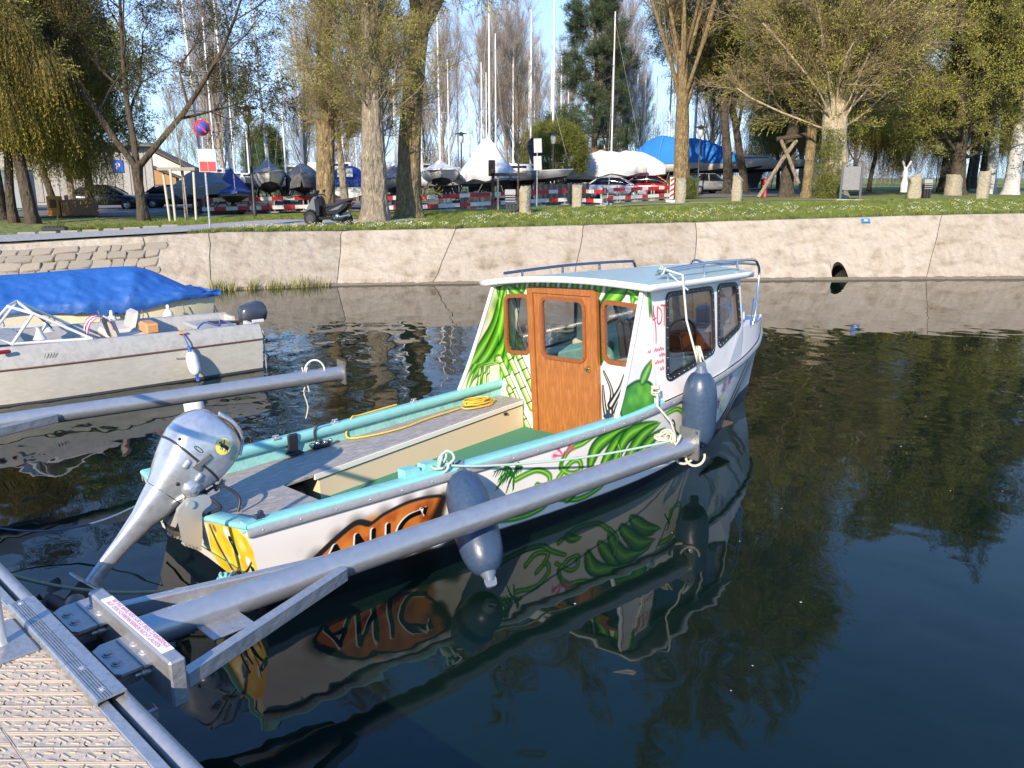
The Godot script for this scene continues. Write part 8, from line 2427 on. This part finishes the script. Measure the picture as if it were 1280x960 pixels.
	var np = thing("notice_post", "thin post with two pale square notices before the clipped bush", "sign", ground_at(1.08, -36.6))
	mb = MB.new(); mb.tube([Vector3.ZERO, Vector3(0, 3.0, 0)], 0.025, 8); obj("post", mb.done(), galv("sign_post", 1.0), np)
	for y in [2.72, 2.0]:
		mb = MB.new(); mb.cbox(Vector3(0.02, y, 0.03), Vector3(0.34, 0.58, 0.015), 0.004, Basis(Vector3(0, 0, 1), 0.04)); obj("notice", mb.done(), flat("notice_grey", L(0.42, 0.44, 0.45), 0.5), np)
	var dp = thing("post_frame", "dark wooden post with a cross arm left of the first boulder", "post", ground_at(-0.45, -38.0))
	mb = MB.new(); mb.cbox(Vector3(-0.4, 1.0, 0), Vector3(0.14, 2.0, 0.14), 0.01); mb.cbox(Vector3(-0.45, 1.9, 0), Vector3(0.3, 0.7, 0.3), 0.03); obj("post", mb.done(), flat("post_brown", L(0.07, 0.045, 0.03), 0.8), dp)
	mb = MB.new(); mb.cbox(Vector3(0.3, 1.62, 0), Vector3(1.6, 0.14, 0.3), 0.01); obj("arm", mb.done(), dark, dp)
	mb = MB.new(); mb.cbox(Vector3(-0.18, 0.8, 0.05), Vector3(0.09, 1.6, 0.09), 0.01); obj("stake", mb.done(), wood, dp)
	var rp = thing("red_pump", "small red pump on a wooden fence post left of the clipped bush", "pump", ground_at(1.35, -47.0))
	mb = MB.new(); mb.lathe([Vector2(0.1, 0.5), Vector2(0.14, 0.8), Vector2(0.12, 1.2), Vector2(0.04, 1.5)], 12); obj("body", mb.done(), flat("pump_red", L(0.25, 0.03, 0.03), 0.5), rp)
	mb = MB.new(); mb.cbox(Vector3(0, 0.3, 0), Vector3(0.2, 0.6, 0.2), 0.01); obj("block", mb.done(), wood, rp)
	# wooden picket panels by the barrier
	for e in [["low fence of upright wooden boards behind the long barrier, left run", -2.6, -44.0, 10, 0.9], ["low fence of upright brown boards under the clipped bush", 1.6, -48.5, 18, 1.15]]:
		var fe = thing("board_fence", e[0], "fence", ground_at(e[1], e[2])); fe.rotation.y = 0.55
		for k in e[3]:
			mb = MB.new(); mb.cbox(Vector3(k * 0.2, e[4] / 2 + 0.04 * sin(k * 2.0), 0), Vector3(0.18, e[4], 0.04), 0.008); obj("board", mb.done(), noisy(["fence_a", "fence_b"][k % 2], [L(0.16, 0.085, 0.05), L(0.26, 0.15, 0.09)] if k % 2 else [L(0.24, 0.17, 0.11), L(0.34, 0.25, 0.17)], Vector3(2, 0.5, 2), 0.85, 0.4), fe)
	# information board on the right
	var ib = thing("information_board", "grey information board between two dark posts on the right lawn", "board", ground_at(17.0, -42.5)); ib.rotation.y = -0.25
	for x in [-0.46, 0.46]:
		mb = MB.new(); mb.cbox(Vector3(x, 0.95, 0), Vector3(0.11, 1.9, 0.11), 0.01); obj("post", mb.done(), flat("post_grey", L(0.07, 0.075, 0.085), 0.5), ib)
	mb = MB.new(); mb.cbox(Vector3(0, 1.08, -0.05), Vector3(0.86, 1.15, 0.04), 0.01); obj("panel", mb.done(), noisy("board_grey", [L(0.1, 0.105, 0.11), L(0.2, 0.205, 0.21)], Vector3(1, 1, 1), 0.4, 0.1), ib)
	mb = MB.new(); mb.tube(spline([Vector3(-0.42, 1.75, 0), Vector3(0, 2.0, 0), Vector3(0.42, 1.85, 0)], 5), 0.02, 6); mb.tube([Vector3(-0.3, 1.65, 0), Vector3(0.2, 1.9, 0)], 0.015, 6); obj("top_frame", mb.done(), dark, ib)
	mb = MB.new(); mb.cbox(Vector3(0, 0.03, 0), Vector3(1.3, 0.06, 0.4), 0.01); obj("plinth", mb.done(), flat("plinth", L(0.4, 0.38, 0.34), 0.9), ib)
	var hy = thing("hydrant", "small red hydrant in the shade of the dark park trees", "hydrant", ground_at(15.2, -50.8))
	mb = MB.new(); mb.lathe([Vector2(0.14, 0), Vector2(0.1, 0.08), Vector2(0.1, 0.75), Vector2(0.15, 0.8), Vector2(0.13, 0.98), Vector2(0.04, 1.08)], 14); obj("barrel", mb.done(), flat("hydrant_red", L(0.42, 0.02, 0.03), 0.4), hy)
	mb = MB.new(); mb.tube([Vector3(-0.2, 0.66, 0), Vector3(0.2, 0.66, 0)], 0.05, 8); obj("outlets", mb.done(), flat("hydrant_red", Color.WHITE), hy)
	var pr = thing("timber_props", "two crossed mossy timber props holding up a dark trunk", "props", ground_at(15.6, -49.0))
	mb = MB.new(); mb.tube([Vector3(-1.4, 0, 0.3), Vector3(-0.1, 2.1, 0), Vector3(0.7, 3.2, -0.2)], 0.12, 8); obj("prop", mb.done(), mats["bark_grey"], pr)
	mb = MB.new(); mb.tube([Vector3(0.9, 0.8, 0.2), Vector3(0.3, 2.1, 0.1), Vector3(-0.3, 3.3, 0)], 0.11, 8); obj("prop", mb.done(), mats["bark_grey"], pr)
	mb = MB.new(); mb.tube([Vector3(-0.5, 3.25, 0), Vector3(1.2, 3.5, 0)], 0.13, 8); obj("bearer", mb.done(), mats["bark_dark"], pr)
	var pn = thing("park_sign", "dark round-cornered sign on a thin post deep under the trees", "sign", ground_at(30.5, -61.0))
	mb = MB.new(); mb.tube([Vector3.ZERO, Vector3(0, 3.4, 0)], 0.035, 8); obj("post", mb.done(), dark, pn)
	mb = MB.new(); mb.lathe([Vector2(0.5, -0.02), Vector2(0.5, 0.02), Vector2(0.0, 0.02)], 20, Transform3D(front, Vector3(0, 3.1, 0.05))); obj("disc", mb.done(), flat("sign_slate", L(0.04, 0.05, 0.07), 0.5), pn)
	var wt = thing("playground_figure", "small white playground post with a pointed top under the golden willows", "figure", ground_at(26.6, -57.5))
	mb = MB.new(); mb.lathe([Vector2(0.22, 0.2), Vector2(0.24, 0.8), Vector2(0.16, 1.1), Vector2(0.2, 1.4), Vector2(0.12, 1.7)], 12); mb.tube([Vector3(0, 1.65, 0), Vector3(-0.28, 2.25, 0)], 0.07, 6); mb.tube([Vector3(0, 1.65, 0), Vector3(0.3, 2.25, 0)], 0.07, 6); obj("body", mb.done(), flat("play_white", L(0.6, 0.6, 0.6), 0.5), wt)
	var fl = thing("market_flags", "yellow and white hanging banner near the right end of the park", "banner", ground_at(37.5, -64.0))
	mb = MB.new(); mb.tube([Vector3.ZERO, Vector3(0, 3.2, 0)], 0.04, 8); obj("pole", mb.done(), dark, fl)
	mb = MB.new(); mb.cbox(Vector3(0.3, 2.3, 0), Vector3(0.5, 1.3, 0.03), 0.005); obj("banner_yellow", mb.done(), flat("ban_y", L(0.7, 0.45, 0.03), 0.7), fl)
	mb = MB.new(); mb.cbox(Vector3(1.6, 2.7, 0), Vector3(1.9, 0.7, 0.03), 0.005); obj("banner_white", mb.done(), flat("ban_w", L(0.6, 0.6, 0.62), 0.7), fl)
	# cars
	car("white parked car behind the barrier", ground_at(6.9, -56.5), PI + 2.9, flat("car_white", L(0.66, 0.66, 0.66), 0.2))
	car("red parked car right of the white one", ground_at(9.7, -58.6), PI + 2.9, flat("car_red", L(0.33, 0.012, 0.02), 0.2))
	car("silver parked car beyond the large bare poplar", ground_at(14.2, -62.0), 0.5, flat("car_silver", L(0.4, 0.41, 0.42), 0.25, 0.4))
	car("dark parked car under the left willows", ground_at(-24.3, -50.5), 0.2, flat("car_black", L(0.02, 0.022, 0.026), 0.2))
	car("dark blue parked car nearer the little wooden house", ground_at(-21.0, -53.0), 0.15, flat("car_navy", L(0.03, 0.035, 0.05), 0.2))
	car("pale parked car before the little wooden house", ground_at(-22.5, -60.0), 0.6, flat("car_pale", L(0.5, 0.5, 0.5), 0.2))
	# clipped hedges by the cars
	var hd = thing("hedge", "low clipped hedge block right of the red car", "hedge", ground_at(10.6, -53.0))
	mb = MB.new(); mb.cbox(Vector3(0, 0.6, 0), Vector3(1.6, 1.1, 0.8), 0.12); obj("core", mb.done(), flat("hedge_core", L(0.03, 0.045, 0.012), 0.95), hd)
	scatter_on(hd, "foliage", 300, func(): return Vector3(rng.randf_range(-0.85, 0.85), rng.randf_range(0.15, 1.2), rng.randf_range(0.1, 0.45)), "ivy", 0.3)
	# buildings on the left
	var hs = thing("house", "small white house with a dark brown pitched roof far beyond the forked tree", "house", ground_at(-41.0, -96.0)); hs.rotation.y = 0.25
	mb = MB.new(); mb.prism(PackedVector2Array([Vector2(-5, 0), Vector2(5, 0), Vector2(5, 2.6), Vector2(0, 5.2), Vector2(-5, 2.6)]), 9.0); obj("wall", mb.done(), noisy("house_wall", [L(0.6, 0.58, 0.53), L(0.68, 0.66, 0.6)], Vector3(0.3, 0.3, 0.3), 0.9, 0.2), hs)
	for sd in [-1, 1]:
		mb = MB.new(); mb.cbox(Vector3(sd * 2.75, 4.02, 0), Vector3(6.6, 0.18, 10.2), 0.03, Basis(Vector3(0, 0, 1), -sd * 0.48)); obj("roof", mb.done(), noisy("roof_brown", [L(0.07, 0.05, 0.04), L(0.13, 0.095, 0.07)], Vector3(1, 1, 1), 0.9, 0.4), hs)
	for e in [[-2.2, 1.5], [1.8, 1.5], [0.0, 3.3]]:
		mb = MB.new(); mb.cbox(Vector3(e[0], e[1], 4.52), Vector3(0.9, 1.0, 0.08), 0.02); obj("window", mb.done(), flat("shutter_red", L(0.12, 0.02, 0.025), 0.5), hs)
	var ca = thing("wooden_hut", "small orange brown wooden hut with a low gable before the white house", "hut", ground_at(-33.5, -78.0)); ca.rotation.y = 0.3
	mb = MB.new(); mb.prism(PackedVector2Array([Vector2(-2.6, 0), Vector2(2.6, 0), Vector2(2.6, 1.9), Vector2(0, 3.0), Vector2(-2.6, 1.9)]), 4.0); obj("wall", mb.done(), noisy("hut_wood", [L(0.30, 0.16, 0.06), L(0.42, 0.24, 0.1)], Vector3(0.3, 3, 0.3), 0.8, 0.3), ca)
	for sd in [-1, 1]:
		mb = MB.new(); mb.cbox(Vector3(sd * 1.45, 2.52, 0), Vector3(3.4, 0.12, 4.8), 0.02, Basis(Vector3(0, 0, 1), -sd * 0.4)); obj("roof", mb.done(), mats["roof_brown"], ca)
	mb = MB.new(); mb.cbox(Vector3(-0.8, 0.9, 2.01), Vector3(1.0, 1.8, 0.06), 0.02); obj("door", mb.done(), flat("hut_door", L(0.1, 0.055, 0.03), 0.7), ca)
	var lh = thing("low_house", "low brown roofed house between the wooden hut and the grey shed", "house", ground_at(-42.0, -88.0)); lh.rotation.y = 0.1
	mb = MB.new(); mb.prism(PackedVector2Array([Vector2(-5, 0), Vector2(5, 0), Vector2(5, 1.8), Vector2(3.5, 3.4), Vector2(-3.5, 3.4), Vector2(-5, 1.8)]), 6.0); obj("wall", mb.done(), noisy("roof_brown2", [L(0.1, 0.07, 0.05), L(0.16, 0.12, 0.09)], Vector3(0.5, 2, 0.5), 0.9, 0.3), lh)
	var sh = thing("shed", "long grey board-clad shed behind the left trees, with a blue parking sign", "shed", ground_at(-35.5, -56.0)); sh.rotation.y = 0.42
	mb = MB.new(); mb.cbox(Vector3(0, 2.0, -3.0), Vector3(22, 4.0, 6.0), 0.04); obj("wall", mb.done(), noisy("shed_wall", [L(0.3, 0.29, 0.27), L(0.4, 0.385, 0.36)], Vector3(0.3, 0.3, 0.3), 0.9, 0.2), sh)
	for k in 44:
		mb = MB.new(); mb.cbox(Vector3(-10.8 + k * 0.5, 2.1, 0.03 + 0.01 * (k % 2)), Vector3(0.46, 3.7, 0.05), 0.01); obj("board", mb.done(), noisy(["shed_a", "shed_b", "shed_c"][k % 3], [[L(0.30, 0.285, 0.265), L(0.40, 0.38, 0.355)], [L(0.34, 0.325, 0.305), L(0.43, 0.41, 0.385)], [L(0.27, 0.26, 0.24), L(0.36, 0.345, 0.32)]][k % 3], Vector3(1, 0.3, 1), 0.9, 0.3), sh)
	mb = MB.new(); mb.cbox(Vector3(0, 4.1, -2.8), Vector3(22.6, 0.25, 7.0), 0.03); obj("roof", mb.done(), flat("shed_roof", L(0.16, 0.155, 0.15), 0.8), sh)
	mb = MB.new(); mb.cbox(Vector3(6.2, 2.3, 0.1), Vector3(1.3, 1.0, 0.08), 0.02); obj("window", mb.done(), flat("dark_window", L(0.02, 0.022, 0.025), 0.1), sh)
	mb = MB.new(); mb.cbox(Vector3(7.0, 1.1, 0.1), Vector3(1.2, 2.1, 0.08), 0.02); mb.cbox(Vector3(-5.4, 1.3, 0.1), Vector3(3.4, 2.4, 0.08), 0.02); obj("door", mb.done(), flat("shed_door", L(0.5, 0.5, 0.48), 0.6), sh)
	mb = MB.new(); mb.cbox(Vector3(8.7, 2.65, 0.12), Vector3(0.72, 0.85, 0.03), 0.01); obj("parking_sign", mb.done(), flat("sign_blue", Color.WHITE), sh)
	var tm = obj("sign_letter", text_mesh("P", 0.42, 0.01, true), flat("notice_w", Color.WHITE), sh); tm.position = Vector3(8.7, 2.65, 0.142)
	var cg = thing("blue_container", "weathered blue container at the left edge of the park", "container", ground_at(-30.3, -48.5)); cg.rotation.y = 0.4
	mb = MB.new(); mb.cbox(Vector3(0, 1.2, 0), Vector3(5.0, 2.3, 2.4), 0.04)
	for k in 16: mb.cbox(Vector3(-2.3 + k * 0.3, 1.2, 1.21), Vector3(0.14, 2.1, 0.06), 0.01)
	obj("body", mb.done(), noisy("container_blue", [L(0.09, 0.16, 0.22), L(0.15, 0.23, 0.29)], Vector3(0.6, 0.6, 0.6), 0.6, 0.3), cg)
	mb = MB.new(); mb.cbox(Vector3(2.0, 1.2, 1.26), Vector3(0.8, 2.0, 0.05), 0.01); obj("door", mb.done(), flat("container_door", L(0.3, 0.34, 0.37), 0.6), cg)
	var ob = thing("wooden_crate", "orange brown wooden crate under the left trees", "crate", ground_at(-22.0, -41.0)); ob.rotation.y = 0.2
	mb = MB.new(); mb.cbox(Vector3(0.9, 0.4, 0), Vector3(1.5, 0.75, 0.7), 0.02); obj("box", mb.done(), noisy("crate_rust", [L(0.14, 0.07, 0.035), L(0.26, 0.14, 0.07)], Vector3(1.5, 1.5, 1.5), 0.85, 0.5), ob)
	mb = MB.new(); mb.cbox(Vector3(-0.2, 0.48, 0.05), Vector3(0.55, 0.95, 0.6), 0.03); obj("bin_body", mb.done(), flat("crate_orange", L(0.5, 0.2, 0.02), 0.6), ob)
	mb = MB.new(); mb.cbox(Vector3(-0.2, 0.6, 0.36), Vector3(0.3, 0.4, 0.03), 0.02); obj("bin_mouth", mb.done(), flat("crate_dark", L(0.1, 0.05, 0.02), 0.7), ob)
	# drain grating block by the lane
	var gb = thing("kerb_drain", "dark iron drain kerb at the edge of the asphalt lane", "drain", ground_at(-14.75, -27.0, 0.06)); gb.rotation.y = 0.22
	mb = MB.new(); mb.cbox(Vector3(0, 0.06, 0), Vector3(0.72, 0.14, 0.3), 0.03); obj("block", mb.done(), flat("iron", L(0.02, 0.02, 0.02), 0.6), gb)
	mb = MB.new()
	for k in 6: mb.cbox(Vector3(-0.28 + k * 0.11, 0.135, 0), Vector3(0.03, 0.02, 0.24), 0.004)
	obj("bars", mb.done(), flat("iron_bar", L(0.05, 0.05, 0.05), 0.5), gb)
	# leafy tuft by the lane
	var tf = thing("plant_tuft", "fresh green tuft of long leaves on the verge behind the lane", "plant", ground_at(-14.6, -28.4))
	scatter_on(tf, "leaves", 40, func(): return Vector3(rng.randf_range(-0.9, 0.9), 0.0, rng.randf_range(-0.2, 0.2)), "ivy", 0.35)
	# far wood closing the view
	var far_m := MultiMesh.new(); far_m.transform_format = MultiMesh.TRANSFORM_3D; far_m.use_colors = true; far_m.mesh = spray("pale"); far_m.instance_count = 9000
	for i in 9000:
		var x = rng.randf_range(-150.0, 150.0); var z = rng.randf_range(-118.0, -150.0)
		var hgt = (6.0 + 3.5 * sin(x * 0.11) + 2.0 * sin(x * 0.37)) * pow(rng.randf(), 0.7)
		var s = rng.randf_range(1.5, 3.2)
		far_m.set_instance_transform(i, Transform3D(Basis(Vector3.UP, rng.randf() * TAU).rotated(Vector3.RIGHT, rng.randfn() * 0.4).scaled(Vector3(s, s, s)), Vector3(x, 1.3 + hgt, z)))
		var v = rng.randf_range(0.5, 1.2)
		var gn = smoothstep(-0.2, 0.5, sin(x * 0.09))
		far_m.set_instance_color(i, Color(v * (1.0 - 0.35 * gn), v, v * (1.0 - 0.3 * gn)))
	var fo := MultiMeshInstance3D.new(); fo.multimesh = far_m; fo.material_override = tint("foliage", Color.WHITE, 0.75); put(fo, "far_wood")
	tag(fo, "pale leafless wood on the horizon behind the boat yard", "", "", "stuff")
	build_scooter()

func build_scooter():
	var s = thing("scooter", "black and grey three-wheeled scooter parked on the lawn's edge", "scooter", ground_at(-5.8, -26.8)); s.rotation.y = PI - 0.35
	s.scale = Vector3.ONE * 0.87
	# x forward (to the left in the picture), y up
	var blk = flat("scooter_black", L(0.012, 0.012, 0.013), 0.25)
	var gry = flat("scooter_grey", L(0.16, 0.165, 0.17), 0.3, 0.3)
	var side = Basis(Vector3(1, 0, 0), Vector3(0, 1, 0), Vector3(0, 0, 1))
	for e in [[0.72, 0.21], [0.72, -0.21], [-0.68, 0.0]]:
		var w = part("wheel", s, Vector3(e[0], 0.26, e[1]))
		var xf = Transform3D(Basis(Vector3(1, 0, 0), Vector3(0, 0, 1), Vector3(0, -1, 0)), Vector3.ZERO)
		var mb := MB.new(); mb.lathe([Vector2(0.16, -0.055), Vector2(0.235, -0.06), Vector2(0.26, -0.025), Vector2(0.26, 0.025), Vector2(0.235, 0.06), Vector2(0.16, 0.055)], 22, xf, false); obj("tyre", mb.done(), flat("tyre", Color.BLACK), w)
		mb = MB.new(); mb.lathe([Vector2(0.17, -0.04), Vector2(0.17, 0.04), Vector2(0.145, 0.03), Vector2(0.04, 0.05), Vector2(0.01, 0.06)], 14, xf); obj("rim", mb.done(), flat("scooter_rim", L(0.1, 0.1, 0.1), 0.3, 0.6), w)
	var body = func(name, poly, th, m, bevel):
		var mb := MB.new()
		var rs = []
		for f in [[-1.0, 0.82], [-0.75, 1.0], [0.75, 1.0], [1.0, 0.82]]:
			var c = Vector2.ZERO
			for p in poly: c += p / poly.size()
			var r = []
			for p in round_poly(poly, bevel, 3):
				var q = c + (p - c) * f[1]
				r.append(Vector3(q.x, q.y, f[0] * th / 2))
			rs.append(r)
		mb.rings(rs, true, true, false)
		obj(name, mb.done(), m, s)
	body.call("front_fairing", [Vector2(0.98, 0.42), Vector2(0.86, 0.66), Vector2(0.56, 1.06), Vector2(0.40, 1.10), Vector2(0.34, 0.92), Vector2(0.44, 0.45), Vector2(0.68, 0.55)], 0.46, gry, 0.06)
	body.call("leg_shield", [Vector2(0.52, 1.02), Vector2(0.36, 1.05), Vector2(0.26, 0.7), Vector2(0.3, 0.3), Vector2(0.44, 0.32)], 0.5, blk, 0.05)
	body.call("floor", [Vector2(0.42, 0.34), Vector2(-0.3, 0.34), Vector2(-0.32, 0.24), Vector2(0.4, 0.22)], 0.42, blk, 0.03)
	body.call("rear_body", [Vector2(0.1, 0.36), Vector2(0.16, 0.62), Vector2(-0.1, 0.72), Vector2(-0.75, 0.92), Vector2(-0.98, 0.84), Vector2(-0.72, 0.6), Vector2(-0.4, 0.4)], 0.4, blk, 0.06)
	body.call("side_panel", [Vector2(0.0, 0.52), Vector2(-0.3, 0.66), Vector2(-0.78, 0.84), Vector2(-0.5, 0.6)], 0.425, gry, 0.04)
	body.call("seat", [Vector2(0.14, 0.66), Vector2(0.12, 0.8), Vector2(-0.3, 0.82), Vector2(-0.42, 0.95), Vector2(-0.92, 1.0), Vector2(-0.95, 0.92), Vector2(-0.4, 0.76)], 0.36, flat("seat_black", Color.BLACK), 0.05)
	body.call("engine", [Vector2(-0.1, 0.2), Vector2(-0.15, 0.42), Vector2(-0.6, 0.42), Vector2(-0.7, 0.24), Vector2(-0.4, 0.16)], 0.34, flat("engine_dark", L(0.06, 0.06, 0.062), 0.4, 0.6), 0.04)
	var mb := MB.new(); mb.lathe([Vector2(0.05, -0.1), Vector2(0.1, -0.08), Vector2(0.1, 0.05), Vector2(0.06, 0.08)], 14, Transform3D(Basis(Vector3(1, 0, 0), Vector3(0, 0, 1), Vector3(0, -1, 0)), Vector3(-0.45, 0.36, -0.2))); mb.tube([Vector3(-0.3, 0.28, -0.2), Vector3(-0.95, 0.42, -0.24)], 0.06, 10); obj("exhaust", mb.done(), flat("chrome", Color.WHITE), s)
	mb = MB.new(); mb.tube(spline([Vector3(0.36, 1.05, -0.36), Vector3(0.4, 1.12, -0.2), Vector3(0.45, 1.12, 0.0), Vector3(0.4, 1.12, 0.2), Vector3(0.36, 1.05, 0.36)], 4), 0.02, 8); obj("handlebar", mb.done(), blk, s)
	for z in [-0.34, 0.34]:
		mb = MB.new(); mb.tube([Vector3(0.42, 1.08, z), Vector3(0.46, 1.22, z * 1.15)], 0.01, 6); mb.cbox(Vector3(0.46, 1.25, z * 1.2), Vector3(0.03, 0.09, 0.14), 0.014); obj("mirror", mb.done(), blk, s)
	mb = MB.new(); mb.sheet([[Vector3(0.62, 1.0, -0.2), Vector3(0.66, 1.0, 0), Vector3(0.62, 1.0, 0.2)], [Vector3(0.5, 1.26, -0.17), Vector3(0.54, 1.28, 0), Vector3(0.5, 1.26, 0.17)]]); obj("windshield", mb.done(), flat("screen_smoke", L(0.06, 0.065, 0.07), 0.1), s)
	for z in [-0.13, 0.13]:
		mb = MB.new(); mb.cbox(Vector3(0.9, 0.63, z), Vector3(0.1, 0.09, 0.14), 0.03, Basis(Vector3(0, 0, 1), 0.9)); obj("headlight", mb.done(), flat("lamp_clear", Color.WHITE), s)
	mb = MB.new(); mb.cbox(Vector3(-0.97, 0.82, 0), Vector3(0.05, 0.07, 0.2), 0.015); obj("tail_light", mb.done(), flat("lamp_red", L(0.35, 0.01, 0.01), 0.2), s)
	mb = MB.new()
	for z in [0.21, -0.21]: mb.tube(spline([Vector3(0.46, 0.5, z), Vector3(0.72, 0.56, z), Vector3(0.98, 0.4, z)], 5), 0.05, 8)
	obj("mudguard", mb.done(), blk, s)
